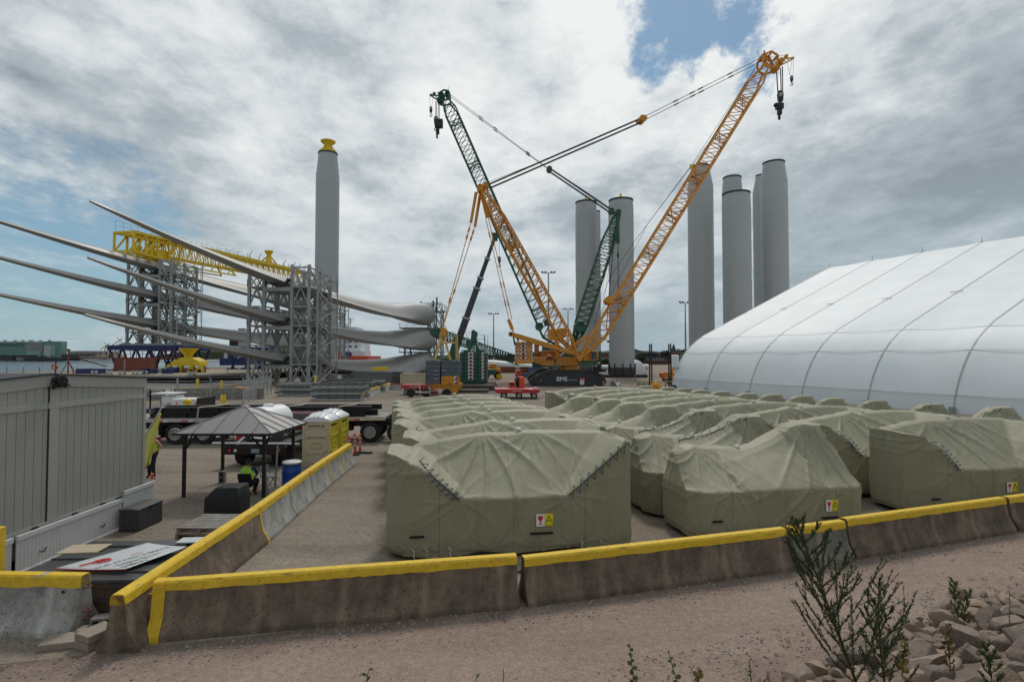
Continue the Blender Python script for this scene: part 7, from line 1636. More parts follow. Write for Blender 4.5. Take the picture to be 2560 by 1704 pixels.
# ---------------------------------------------------------------- flatbed trailer with steel beams
def flatbed():
 A=Vector((-19.5,25.6,0));B=Vector((-6.2,26.6,0));d=(B-A).normalized();n_=Vector((-d.y,d.x,0));L=(B-A).length
 th=thing('flatbed_trailer','long flatbed semi trailer with red and white edge markings, loaded with black beams','trailer',(-13,26.5,0))
 def q(a,b,c):return A+d*a+n_*b+Vector((0,0,c))
 def bx(a0,a1,b0,b1,c0,c1,nm_,mt,par=None,bev=0):
  mb=MB();mb.loft([[q(a0,b,c0),q(a1,b,c0),q(a1,b,c1),q(a0,b,c1)]for b in(b0,b1)]);return mb.build(nm_,M_[mt]if isinstance(mt,str)else mt,par or th,bevel=bev)
 bx(0,L,0,2.5,1.16,1.24,'deck','grey_wood');rail=bx(0,L,-.03,.0,1.08,1.26,'side_rail','aluminium')
 mb,mr_=MB(),MB();a=.3
 while a<L-.6:
  mr_.add([q(a,-.036,1.1),q(a+.3,-.036,1.1),q(a+.3,-.036,1.16),q(a,-.036,1.16)],[(0,1,2,3)]);mb.add([q(a+.31,-.036,1.1),q(a+.52,-.036,1.1),q(a+.52,-.036,1.16),q(a+.31,-.036,1.16)],[(0,1,2,3)]);a+=1.15
 mr_.build('red_marking',M_['sign_red'],rail);mb.build('white_marking',M_['sign_white'],rail)
 for b in(.55,1.85):mb=MB();mb.loft([[q(a,b-.08,c0),q(a,b+.08,c0),q(a,b+.08,1.15),q(a,b-.08,1.15)]for a,c0 in((0,.72),(9.0,.72),(10.0,.98),(L+1.5,.98))]);mb.build('main_beam',M_['black_steel'],th)
 bx(.2,1.2,.02,.1,.5,1.1,'tool_rack','black_steel')
 for k,a in enumerate((A.x*0+3.45,4.75)):
  for b in(.02,2.2):
   mb=MB();mb.wheel(q(a,b+.14,.5),.5,.28,tuple(n_));w=mb.build('wheel',M_['rubber'],th,smooth=True)
   mb=MB();rt=(-n_).to_track_quat('Z','Y').to_euler();mb.lathe([(.29,-.02),(.30,.03),(.27,.05),(.26,-.04),(.13,-.10),(.12,-.02),(.10,.02),(.02,.03)],q(a,b-.01,.5),24,rt);rm=mb.build('rim',M_['aluminium'],w,smooth=True)
   mb=MB()
   for i in range(10):
    t=i*.628;v=q(a,b-.012,.5)+d*.2*math.cos(t)+Vector((0,0,.2*math.sin(t)));mb.box(v,(.05,.02,.05))
   mb.build('hand_holes',M_['ink_black'],rm)
 for a in(2.75,):mb=MB();mb.box(q(a,.2,.6),(.03,.55,.6));mb.bar(q(a,.1,1.1),q(a,.1,.9),.05);mb.build('mudflap',M_['rubber'],th)
 bx(9.5,9.7,.3,.5,.1,1.1,'landing_leg','black_steel');bx(9.5,9.7,1.9,2.1,.1,1.1,'landing_leg','black_steel')
 for k in range(4):a=.3+k*.0;
 mb=MB()
 for k in range(4):mb.lathe([(.03,0),(.03,.01)],q(1.35+k*.26,-.04,.85),8,Euler((R(90),0,0)))
 mb.build('marker_lights',M_['white_plastic'],th)
 i=0
 nms=('front lower','front upper','middle','rear upper','rear lower')
 for(b,c,a0,a1)in((.15,1.38,2.1,12.3),(.15,1.62,2.3,12.6),(.75,1.40,1.9,12.8),(1.35,1.62,2.2,12.9),(1.35,1.38,2.0,12.4)):
  mb=MB();h=.11
  for zc,wd,hh in((c-h,.26,.03),(c+h,.26,.03),(c,.03,.2)):mb.loft([[q(a,b+.2-wd/2,zc-hh/2),q(a,b+.2+wd/2,zc-hh/2),q(a,b+.2+wd/2,zc+hh/2),q(a,b+.2-wd/2,zc+hh/2)]for a in(a0,a1)])
  for a in np.arange(a0+.4,a1,1.3):mb.box(q(a,b+.2,c),(.03,.22,.2))
  o=mb.build('steel_beam',M_['black_steel']);o['group']='black steel beams on the flatbed';tag(recenter(o),f'{nms[i]} black steel beam of the load on the flatbed trailer','steel beam','black steel beams on the flatbed');i+=1
 for k,a in enumerate((3.2,6.8,10.6)):
  mb=MB();mb.b2(0,0,0,0,0,0);mb=MB();mb.loft([[q(a+e,.0,1.24),q(a+e,2.3,1.24),q(a+e,2.3,1.27),q(a+e,.0,1.27)]for e in(0,.12)]);tag(recenter(mb.build('timber_bearer',M_['wood'])),['left','middle','right'][k]+' timber bearer between the flatbed deck and the black beams','timber','timber bearers on the flatbed')
 for k,a in enumerate((4.6,8.6,11.2)):
  mb=MB();mb.path([q(a-.15,-.02,1.2),q(a-.12,.05,1.76),q(a+.45,.6,1.79),q(a+.5,1.8,1.78),q(a+.5,2.5,1.22)],.035,4);tag(recenter(mb.build('tie_down_strap',M_['tan_steel'])),['left','middle','right'][k]+' pale tie down strap across the black beams','strap','tie down straps')
 tt=thing('tractor_unit','black tractor frame with large dual wheels right of the portable toilets','truck',q(L-.5,1,0))
 for b in(.75,1.65):mb=MB();mb.loft([[q(a,b-.06,.72),q(a,b+.06,.72),q(a,b+.06,.95),q(a,b-.06,.95)]for a in(L-2.2,L+4)]);mb.build('frame_rail',M_['black_steel'],tt)
 for a in(L-.75,L+.55):
  for b in(.05,2.1):
   mb=MB();mb.wheel(q(a,b+.15,.5),.5,.5,tuple(n_));w=mb.build('wheel',M_['rubber'],tt,smooth=True);mb=MB();mb.lathe([(.29,-.02),(.30,.03),(.27,.05),(.24,-.06),(.1,-.04),(.09,.03),(.02,.04)],q(a,b-.12,.5),20,(-n_).to_track_quat('Z','Y').to_euler());mb.build('rim',M_['galvanised'],w,smooth=True)
  mb=MB();rg=[]
  for j in range(9):t=R(20+140*j/8);rg.append([q(a+.56*math.cos(t),b_,.5+.56*math.sin(t))for b_ in(0,.5)])
  mb.loft(rg,closed=False,caps=False);mb.build('mudguard',M_['black_steel'],tt)
 mb=MB();mb.box(q(L-1.9,.4,.72),(.5,.4,.3));mb.build('rear_bracket',M_['black_steel'],tt)
flatbed()
# ---------------------------------------------------------------- stacked steel, walls, fences further back
def strip_barrier(p,q,mt,label,top='yellow_paint',h=.81,paint=.14,seed=1,wb=.30,wt=.085,group='concrete barriers',ends=(0,0),sag=0.0):
 """jersey barrier from p to q (centre line on the ground)"""
 p=Vector(p);q=Vector(q);L=(q-p).length;d=(q-p)/L;n_=Vector((-d.y,d.x,0));c=(p+q)/2
 th=thing('concrete_barrier',label,'barrier',c,0,group);rr_=random.Random(seed)
 prof=[(-wb,0),(-wb,.08),(-wb*.97,.1),(-wt-.07,.32),(-wt-.012,h-paint),(-wt,h-.02),(-wt+.02,h),(wt-.02,h),(wt,h-.02),(wt+.012,h-paint),(wt+.07,.32),(wb*.97,.1),(wb,.08),(wb,0)]
 n=max(4,int(L/.09));rings=[]
 for i in range(n+1):
  t=i/n;v=p+d*L*t;edge=min(t,1-t)*L;ins=.02 if edge<.03 else 0
  rings.append([v+n_*(a*(1-ins*2)+.005*noise.noise(Vector((t*L*5,a*20,b*7+seed))))+Vector((0,0,b*(1+0 if b<h-.1 else 1)-(0 if b<.7*h else.0)+(.006*noise.noise(Vector((t*L*6,b*9,seed)))if b>.02 else 0)-(ins*.6 if b>.7*h else 0)))for a,b in prof])
 mb=MB();mb.loft(rings);mb.build('body',M_[mt],th,smooth=True,ang=30)
 if top:
  rings=[]
  for i in range(n+1):
   t=i/n;v=p+d*(L*t);g=.007;lo=h-paint+.02*noise.noise(Vector((t*L*2.3,seed,0)))+.012*noise.noise(Vector((t*L*11,seed,5)))
   chip=.012*max(0,noise.noise(Vector((t*L*4,seed,9))))
   rings.append([v+n_*a+Vector((0,0,b))for a,b in((-wt-.012-g-(h-paint-lo)*.1,lo),(-wt-g,h-.025-chip),(-wt+.018,h+g*.6),(wt-.018,h+g*.6),(wt+g,h-.025-chip),(wt+.012+g,lo))])
  mb=MB();mb.loft(rings);mb.build('painted_top',M_[top],th,smooth=True,ang=30)
 for e,v,s in((ends[0],p,-1),(ends[1],q,1)):
  if e:
   mb=MB();k=1.012;pr2=[(a*k+(.012 if a>0 else-.012),max(.0,b))for a,b in prof]
   r0=[v+d*(s*.012)+n_*a+Vector((0,0,b+(.008 if b>.7 else 0)))for a,b in pr2];r1=[v-d*(s*e)+n_*a+Vector((0,0,b+(.008 if b>.7 else 0)))for a,b in pr2]
   mb.loft([r0,r1]if s>0 else[r1,r0]);mb.build('painted_end',M_[top],th,smooth=True,ang=30)
 return th,p,q,d,n_
def wall_back():
 a=P(300,968,51.5);b=P(655,974,53.5);mb=MB();mb.loft([[(x,y,0),(x,y+.5,0),(x,y+.5,1.08),(x,y,1.08)]for x,y in((a.x-25,50),(b.x,53.5))]);o=mb.build('retaining_wall',M_['barrier_mid']);tag(recenter(o),'long low grey concrete parapet wall along the quay behind the fence','wall')
wall_back()
def chainlink():
 pts=[(-40,45.5),(P(378,0,46).x,46),(P(622,0,47.3).x,47.3),(P(690,0,61).x,61)]
 th=thing('chain_link_fence','tall chain link fence with barbed wire arms in front of the quay','fence',(-30,46,0));fm=M_['galvanised']
 mb=MB();P_=[]
 for a,b in zip(pts,pts[1:]):
  L=math.dist(a,b);n=max(1,round(L/(2.6 if a[0]<-24 else 2.4)))
  for i in range(n):P_.append((a[0]+(b[0]-a[0])*i/n,a[1]+(b[1]-a[1])*i/n))
 P_.append(pts[-1])
 for k,(x,y)in enumerate(P_):
  mb=MB();mb.tube((x,y,0),(x,y,2.35),.05 if k%4 else.085,6);mb.bar((x,y,2.2),(x-.22,y-.15,2.6),.03);mb.build('post',fm,th)
 mb=MB()
 for a,b in zip(P_,P_[1:]):
  for z in(2.1,1.15,.08):mb.tube((*a,z),(*b,z),.02,4)
  for z,o in((2.35,0),(2.47,.1),(2.58,.2)):mb.tube((a[0]-o,a[1]-o*.7,z),(b[0]-o,b[1]-o*.7,z),.009,3)
 mb.build('rails',fm,th)
 mb=MB()
 for a,b in zip(P_,P_[1:]):
  L=math.dist(a,b);n=int(L/.16);h=2.0
  for i in range(-int(h/.16),n):
   for s in(0,1):
    t0=i*.16/L;t1=t0+h/L;z0,z1=.08,2.08
    if t0<0:z0+=(-t0)*L;t0=0
    if t1>1:z1-=(t1-1)*L;t1=1
    if t1<=t0:continue
    u0,u1=(t0,t1)if s==0 else(1-t0,1-t1);mb.tube((a[0]+(b[0]-a[0])*u0,a[1]+(b[1]-a[1])*u0,z0),(a[0]+(b[0]-a[0])*u1,a[1]+(b[1]-a[1])*u1,z1),.0045,3,cap=False)
 mb.build('wire_mesh',fm,th)
 mb=MB();p=P(425,980,45.9);mb.b2(p.x-.35,p.x+.3,45.85,45.87,p.z-.3,p.z+.3);s=mb.build('notice',M_['sign_white'],th)
 for k,t_ in enumerate(('NO TRESPASSING','AUTHORIZED','PERSONNEL ONLY')):text(t_,.075,(p.x-.33,45.84,p.z+.14-k*.16),(1,0,0),(0,0,1),M_['ink_black'],s)
chainlink()
def steel_stack(px0,px1,pyb,n,Y,label,dep=2.4,gh=.29):
 a=P(px0,pyb,Y);b=P(px1,pyb,Y);th=thing('steel_frame_stack',label,'steel frames',((a.x+b.x)/2,Y,0),0,'stacks of galvanised frames');rr_=random.Random(px0)
 for k in range(n):
  z=.12+k*gh;o=rr_.uniform(-.15,.15);mb=MB()
  for y in(Y,Y+dep):mb.bar((a.x+o,y,z),(b.x+o,y,z),.1,gh*.68)
  for x in np.linspace(a.x+o+.05,b.x+o-.05,7):mb.bar((x,Y,z),(x,Y+dep,z),.1,gh*.55)
  for x in(a.x+o,b.x+o):mb.box((x,Y-.02,z),(.16,.1,gh*.8))
  for x in np.linspace(a.x+.4,b.x-.4,5):mb.box((x+rr_.uniform(-.2,.2),Y-.06,z),(.12,.04,gh*.8))
  mb.build('frame',M_['galvanised']if k%2==0 else M_['cw_grey'],th)
 for x in np.linspace(a.x+.4,b.x-.4,4):mb=MB();mb.b2(x-.06,x+.06,Y-.1,Y+dep,0,.04);mb.build('bearer',M_['dark_wood'],th)
steel_stack(781,908,1002,6,51.5,'nearest long stack of galvanised steel frames in front of the quay rack');steel_stack(692,782,992,5,57.5,'left shorter stack of galvanised steel frames',2.0);steel_stack(826,930,986,6,60,'rear stack of galvanised steel frames beside the weathered container',2.6);steel_stack(915,955,984,5,63,'small right stack of galvanised frames half hidden',2)
for i,(px,lb)in enumerate(((821,'left'),(871,'middle'),(922,'right'))):
 p=P(px,946,101);th=thing('concrete_block',f'{lb} pale concrete ballast block with round holes on the quay edge','concrete block',(p.x,101,0),0,'ballast blocks on the quay');mb=MB();mb.b2(p.x-1.3,p.x+1.3,101,102,.05,.95);b=mb.build('body',M_['concrete_white'],th,bevel=.06)
 for dx in(-.75,-.45,.45,.75):mb=MB();mb.lathe([(.1,0),(.1,.02)],(p.x+dx,101,.5),10,Euler((R(90),0,0)));mb.build('hole',M_['ink_black'],b)
def yellow_things():
 p=P(950,935,86);th=thing('steel_stand','yellow steel frame stand near the blade roots on the quay','stand',(p.x,86,0));mb=MB()
 for dx in(-.75,.75):mb.bar((p.x+dx,86,0),(p.x+dx,86,2.3),.35)
 mb.bar((p.x-1.1,86,2.3),(p.x+1.1,86,2.3),.55);mb.bar((p.x-.9,86,1.2),(p.x+3.2,86,1.0),.3);mb.build('frame',M_['gantry_yellow'],th);mb=MB();mb.box((p.x+2.6,86,.7),(1.0,1,.8));mb.build('counter_block',M_['gantry_yellow'],th)
 for px,yt,yb,Y,lb in((788,938,958,78,'thick yellow bollard post behind the steel frame stacks'),(494,946,966,67,'slim yellow bollard on the quay edge by the barge'),(555,986,1014,46.3,'left of two yellow bollards just outside the fence'),(562,986,1012,46.6,'right of two yellow bollards just outside the fence'),(554,950,957,70,'short yellow mooring bollard on the quay edge')):
  p=P(px,yt,Y);h=max(p.z,.6);mb=MB();w_=.1 if Y<60 else.16;mb.lathe([(w_,0),(w_,h-.1),(w_*.8,h-.02),(.02,h)],(p.x,Y,0),12);mb.lathe([(w_*1.5,0),(w_*1.5,.05)],(p.x,Y,0),12);tag(recenter(mb.build('bollard',M_['gantry_yellow'],smooth=True)),lb,'bollard','yellow bollards')
 p=P(612,966,62);mb=MB();mb.loft([[(p.x-.9,y,.2),(p.x+.7,y,.1),(p.x+.9,y,.5),(p.x-.9,y,.8)]for y in(61.6,62.6)]);mb.box((p.x,62,.1),(1,.6,.18));tag(recenter(mb.build('loader_bucket',M_['crane_yellow'],bevel=.04)),'orange yellow loader bucket lying on the quay near the rack foot','bucket')
yellow_things()
rb_=[(905,1002),(928,989),(952,980),(975,972)]
for i in range(3):
 a,b=G(*rb_[i],0),G(*rb_[i+1],0);strip_barrier(a,b-(b-a).normalized()*.05,'barrier_light',['nearest','middle','farthest'][i]+' barrier of the short white row beside the steel frame stacks',seed=20+i,group='white barriers by the steel stacks')
a,b=G(976,974),G(1003,975);strip_barrier(a,b,'barrier_light','white barrier with red top left of the red transporter',top='red_paint',seed=25,group='white barriers by the steel stacks')
def lift_gear():
 th=thing('fuel_tank','white fuel tank cabinet with red hazard diamond behind the flatbed','tank',(P(478,0,32).x,33,0));a,b=P(445,0,32),P(510,0,32);mb=MB();mb.b2(a.x,b.x,32,33.4,.35,P(0,997,32).z);c=mb.build('cabinet',M_['white_paint'],th,bevel=.03);mb=MB();mb.b2(b.x+.02,b.x+.25,31.9,33.5,.2,P(0,996,32).z+.05);mb.build('end_panel',M_['black_steel'],th)
 p=P(493,1011,31.97);mb=MB();mb.add([p+Vector(v)for v in((-.18,-.01,0),(0,-.01,-.22),(.18,-.01,0),(0,-.01,.22))],[(0,1,2,3)]);mb.build('hazard_diamond',M_['sign_red'],c);text('DIESEL',.09,p+Vector((-.14,-.02,-.03)),(1,0,0),(0,0,1),M_['sign_white'],c);text('NO',.12,p+Vector((.34,-.01,.1)),(1,0,0),(0,0,1),M_['ink_black'],c)
 for dx in(.3,1.2):mb=MB();mb.b2(a.x+dx-.1,a.x+dx+.1,32.1,33.3,0,.35);mb.build('skid',M_['dark_steel'],th)
 p=P(468,1005,30);th=thing('wrapped_valve','bulging yellow bag on a blue post in front of the white fuel cabinet','bag',(p.x,30,0));mb=MB();mb.lathe([(.05,-.3),(.17,-.2),(.21,0),(.19,.12),(.1,.2),(.02,.22)],p,12);mb.build('bag',M_['gantry_yellow'],th,smooth=True);mb=MB();mb.bar((p.x-.2,30.1,0),(p.x-.2,30.1,1.5),.14);mb.build('post',M_['blue_steel'],th)
 g_=P(442,1000,31);delineator(g_.x,31,1.6,0,'orange post standing left of the white fuel cabinet')
 th=thing('scissor_lift','grey lift platform with railings beyond the flatbed, beside the trailer','lift',(P(392,0,34).x,34,0));a,b=P(330,0,33),P(395,0,33);mb=MB();railing(mb,[(a.x,33,0),(b.x,33,0),(b.x,35,0)],1.0,1.15,.06,.9);railing(mb,[(a.x,33,0),(b.x,33,0)],0.05,1.0,.06,.9);mb.build('railing',M_['galvanised'],th)
 mb=MB();mb.b2(a.x,b.x,33.1,35,.9,1.0);mb.b2(a.x,b.x,33.2,34.9,.1,.85);mb.build('platform',M_['cw_grey'],th);mb=MB();c=P(412,984,33);mb.b2(c.x-.9,c.x+.5,33,34.4,c.z-.05,c.z+.04);mb.box((c.x+.2,33.5,c.z-.35),(.9,.8,.4));mb.bar((c.x,33.6,0),(c.x,33.6,c.z-.5),.3);mb.build('control_table',M_['white_paint'],th)
 mb=MB();mb.box((c.x+.4,33.4,.5),(1.3,.9,.7));mb.wheel((c.x+.9,33,.3),.3,.2);mb.build('generator',M_['dark_steel'],th,bevel=.05)
lift_gear()
# ---------------------------------------------------------------- far shore and town
def shipyard():
 Y=800
 def q(x,y):return P(x/6.929,830+y/6.929,Y)
 th=thing('shipyard_hall','long green shipyard hall with tall doors on the far shore','industrial building',(q(500,490).x,Y,-2))
 def blk(x0,x1,y0,y1,d0,d1,mt,nm_,par=None):
  a,b=q(x0,y0),q(x1,y1);mb=MB();mb.b2(a.x,b.x,Y+d0,Y+d1,b.z,a.z);return mb.build(nm_,M_[mt],par or th)
 m=blk(-900,470,165,500,0,12,'yard_green','main_hall');blk(-900,740,158,180,-1,13,'pale_siding','roof_edge');blk(470,740,185,500,-2,11,'city_grey','centre_bay');e=blk(740,1058,158,500,-1,10,'yard_green','end_bay')
 for a,b in((482,603),(610,722)):blk(a,b,322,480,-3,0,'pale_siding' if 0 else 'door_green','hangar_door')
 blk(785,890,228,430,-2,0,'pale_siding','hangar_door');blk(895,975,238,415,-2.2,0,'door_green','hangar_door');blk(110,470,390,480,-2,0,'pale_siding','low_wall')
 for x in(20,200,335,460,500,640,800):blk(x-8,x+8,135,165,4,8,'city_grey','roof_vent')
 text('GENERAL DYNAMICS',5.6,q(415,247)+Vector((0,-.3,0)),(1,0,0),(0,0,1),M_['ink_black'],m,align='RIGHT',sx=1.3)
 def bld(x0,x1,y0,y1,mt,lb,roof=None,dy=0):
  a,b=P(x0,y0,Y-30+dy),P(x1,y1,Y-30+dy);t=thing('waterfront_shed',lb,'shed',((a.x+b.x)/2,Y+dy,b.z),0,'sheds on the far shore');mb=MB();mb.b2(a.x,b.x,Y-30+dy,Y+10+dy,min(b.z,-1),a.z);mb.build('wall',M_[mt],t)
  mb=MB();mb.b2(a.x-1,b.x+1,Y-31+dy,Y+11+dy,a.z+.05,a.z+1.3);mb.build('roof',M_[roof or 'white_paint'],t)
 bld(172,246,879,900,'city_grey','long grey shed with bright roof on the far shore right of the green hall',dy=20);bld(153,200,886,900,'slate','low dark shed at the waterline right of the green hall','city_grey');bld(200,262,891,901,'pale_siding','low pale shed at the far waterline under the bright roofed shed','city_grey',-10)
 bld(0,30,889,901,'slate','dark low dock shed under the shipyard lettering','slate',-12);bld(40,54,892,900,'city_grey','small grey dock hut left of the hall doors','slate',-12);bld(60,150,896,902,'slate','thin dark pier in front of the shipyard doors','slate',-30)
 for i,(bx_,by,pts,lb)in enumerate(((262,880,((250,874),(274,858)),'left yellow shipyard crane on the far shore'),(290,878,((276,866),(306,846)),'right yellow shipyard crane on the far shore'))):
  b=P(bx_,893,760);t=thing('dock_crane',lb,'crane',(b.x,760,0),0,'yellow shipyard cranes');mb=MB();b2_=P(bx_,882,760);mb.bar(P(bx_-6,893,760),P(bx_+4,860 if i else 862,760),1.0);mb.bar(P(bx_+12,893,760),P(bx_+4,860 if i else 862,760),1.0);mb.build('legs',M_['tan_steel'],t)
  mb=MB();mb.bar(P(*pts[0],760),P(*pts[1],760),.8);mb.bar(P(pts[1][0]-14,pts[1][1]-3,760),P(pts[1][0]+2,pts[1][1]+12,760),.6);mb.build('jib',M_['dark_steel' if i else 'tan_steel'],t);mb=MB();mb.box(P(bx_+3,890,760),(18,8,4));mb.build('base',M_['tan_steel'],t)
shipyard()
def town():
 def bld(x0,x1,yt,Y,mt,lb,win=None,roof=None):
  a,b=P(x0,yt,Y),P(x1,yt,Y);t=thing('town_building',lb,'building',((a.x+b.x)/2,Y,0),0,'town buildings behind the yard');mb=MB();mb.b2(a.x,b.x,Y,Y+20,0,a.z);w=mb.build('wall',M_[mt],t)
  mb=MB();mb.b2(a.x-.4,b.x+.4,Y-.4,Y+20.4,a.z+.02,a.z+(roof or.6));mb.build('roof',M_['slate'],t)
  if win:
   for r_ in range(win[1]):
    mb=MB();z=a.z*(r_+.55)/win[1]
    for c in range(win[0]):x=a.x+(b.x-a.x)*(c+.5)/win[0];mb.box((x,Y-.05,z),((b.x-a.x)/win[0]*.5,.12,a.z/win[1]*.45))
    mb.build('window_row',M_['glass_dark'],w)
  return t
 for i,a in enumerate(((1584,1604,879,330,'city_beige','tan block right of the right star topped tower',(3,4)),(1560,1665,893,300,'city_grey','long grey parking structure behind the tower foot',(14,2)),(1612,1642,883,345,'slate','dark roofed block behind the parking structure',(5,3)),(1665,1700,885,320,'brick','brick block below the pointed spire',(6,3)),(1630,1672,903,280,'brick','low brick row in front of the grey structure',(7,1)),(1500,1522,884,340,'brick','brick house row seen between the two star topped towers',(4,3)),(1498,1522,894,300,'city_beige','pale low building between the two star topped towers',(4,1)),(1216,1250,897,330,'city_grey','low grey building right of the green ballast stack',(8,2)),(1250,1290,893,360,'brick','low brick building behind the inclined green lattice frame',(8,2)),(1172,1216,899,340,'city_beige','low pale building behind the green ballast stack',(6,2)),(1120,1172,896,380,'city_grey','distant grey row behind the telescopic crane',(6,2)),(1690,1716,880,345,'city_grey','pale grey block right of the spire',(4,3)))):bld(*a)
 Y=318;p=P(1684,858,Y);zt=P(0,879,Y).z;t=thing('church_spire','brick tower with a pointed slate spire on the skyline','church',(p.x,Y,0));mb=MB();mb.b2(p.x-1.4,p.x+1.4,Y-1.4,Y+1.4,0,zt);mb.build('tower',M_['brick'],t);mb=MB();mb.lathe([(2.0,zt),(.05,p.z)],(p.x,Y,0),8);mb.build('spire',M_['slate'],t)
 mb=MB();mb.box((p.x,Y-1.45,zt-2),(.7,.1,1.4));mb.build('window',M_['glass_dark'],t)
 rr_=random.Random(11)
 TL=('round tree left of the pointed spire','tree over the tan block','bushy tree at the tower foot','tree over the parking structure','second tree over the parking structure','tree right of the pointed spire','tree at the shelter edge','low tree between the star topped towers','second low tree between the star topped towers','tree right of the green ballast stack','second tree right of the green ballast stack','tree behind the inclined green lattice','tree behind the green ballast stack','tree behind the telescopic crane','shrubby tree below the brick block','shrubby tree beside the shelter edge')
 for i,(px,py,r,Y)in enumerate(((1664,880,2.8,300),(1590,876,2.2,335),(1602,889,3.0,290),(1640,890,2.4,310),(1650,889,2.6,325),(1700,876,2.6,350),(1712,877,2.6,350),(1508,903,3.2,285),(1516,902,2.8,285),(1225,892,3,350),(1242,890,3,352),(1275,890,3.4,370),(1180,893,3.2,350),(1142,893,3.2,390),(1695,903,2.6,260),(1705,905,2.6,262))):
  p=P(px,py,Y);t=thing('broadleaf_tree','dark green '+TL[i]+' on the town skyline','tree',(p.x,Y,0),0,'trees on the town skyline');mb=MB();mb.tube((p.x,Y,0),(p.x,Y,max(.5,p.z-r*.7)),.3,6,.16)
  for a in range(3):mb.tube((p.x,Y,max(.3,p.z-r)),(p.x+r*.5*math.cos(a*2.1),Y+r*.5*math.sin(a*2.1),p.z-r*.2),.12,5)
  mb.build('trunk',M_['bark'],t);mb=MB()
  for _ in range(260):
   v=Vector((rr_.gauss(0,1),rr_.gauss(0,1),rr_.gauss(0,1)));v=v.normalized()*r*(rr_.random()**.4);v.z*=.8;c=Vector((p.x,Y,p.z-r*.35))+v;s=r*rr_.uniform(.10,.22)
   a=Vector((rr_.uniform(-1,1),rr_.uniform(-1,1),rr_.uniform(-1,1)))*s;b=Vector((rr_.uniform(-1,1),rr_.uniform(-1,1),rr_.uniform(-1,1)))*s;mb.add([c+a,c+b,c-a,c-b],[(0,1,2,3)])
  mb.build('crown',M_['far_foliage'],t)
town()
# ---------------------------------------------------------------- concrete barriers in front and along the yard
def back(p,q,w=.3):
 p,q=G(*p),G(*q);d=(q-p).normalized();n_=Vector((-d.y,d.x,0));return p+n_*w,q+n_*w,d,n_
for i,(p,q,mt,lb,h,e)in enumerate((((362,1609),(1302,1522),'barrier_dark','stained front barrier with its left end painted yellow down to the ground',.80,(.16,0)),((1318,1520),(1990,1426),'barrier_dark','stained front barrier chipped at its right end, second from the left',.75,(.0,0)),((2000,1424),(2140,1402),'barrier_mid','short cleaner front barrier with a white chalk scratch behind the tall weed',.75,(0,0)),((2142,1399),(2545,1331),'barrier_dark','dark stained front barrier whose foot is broken away, right of the short one',.77,(0,0)),((2550,1330),(2990,1262),'barrier_dark','front barrier cut by the right edge of the photo',.77,(0,0)))):
 a,b,d,n_=back(p,q);th,*_r=strip_barrier(a+d*.02,b-d*.02,mt,lb,h=h,seed=i+1,ends=e,group='barriers along the front path')
 if i==0:mb=MB();v=a-d*.04+Vector((0,0,.6));mb.path([v,v-d*.09-n_*.02,v-d*.12+n_*.05,v+n_*.06],.014,6);mb.build('steel_loop',M_['yellow_paint'],th)
 if i in(0,1):mb=MB();v=b+Vector((0,0,.5));mb.path([v,v+d*.1+n_*.03,v+d*.12-n_*.04,v-n_*.05],.012,6);mb.path([v-Vector((0,0,.3)),v+d*.1+n_*.03-Vector((0,0,.3)),v-n_*.05-Vector((0,0,.3))],.012,6);mb.build('steel_loop',M_['dark_steel'],th)
tp=[(-5.60,7.75),(-5.78,12.3),(-5.93,14.25),(-6.08,16.1),(-6.2,18.0),(-6.27,19.6),(-6.36,21.2)]
nm6=('nearest','second','third','fourth','fifth','farthest')
for i,(a,b)in enumerate(zip(tp,tp[1:])):
 a,b=Vector((*a,0)),Vector((*b,0));d=(b-a).normalized()
 strip_barrier(a+d*.02,b-d*.02,'barrier_dark' if i==0 else 'barrier_light',nm6[i]+(' barrier of the row running back from the front corner'+(', dark and stained' if i==0 else ', pale concrete')),h=.82,seed=40+i,ends=(0,.05 if i in(0,3,4)else 0),wt=.09,group='barriers of the row running back')
a=G(178,1597)+Vector((-.04,.3,0));th,p_,q_,d,n_=strip_barrier(a+Vector((-3.4,.12,0)),a,'barrier_light','pale barrier with flat yellow top at the left edge, ending beside the wooden crate',h=.84,seed=60,paint=.17,group='lone barrier')
mb=MB();mb.lathe([(.025,0),(.022,.01),(.001,.012)],a+Vector((-.24,-.125,.62)),10,Euler((R(90),0,0)));mb.build('lifting_hole',M_['ink_black'],th)
for z in(.66,.30,.18):mb=MB();mb.path([a+Vector((0,-.05,z)),a+Vector((.07,-.02,z-.01)),a+Vector((.07,.04,z-.01)),a+Vector((0,.06,z))],.012,6);mb.build('steel_loop',M_['rust_red'],th)
mb=MB();mb.b2(-8.66,-8.44,8.9,9.1,0,1.38);mb.b2(-8.7,-8.4,8.86,9.14,0,.03);tag(recenter(mb.build('guard_post',M_['yellow_paint'],bevel=.02)),'square yellow guard post cut by the left edge behind the pale barrier','guard post')
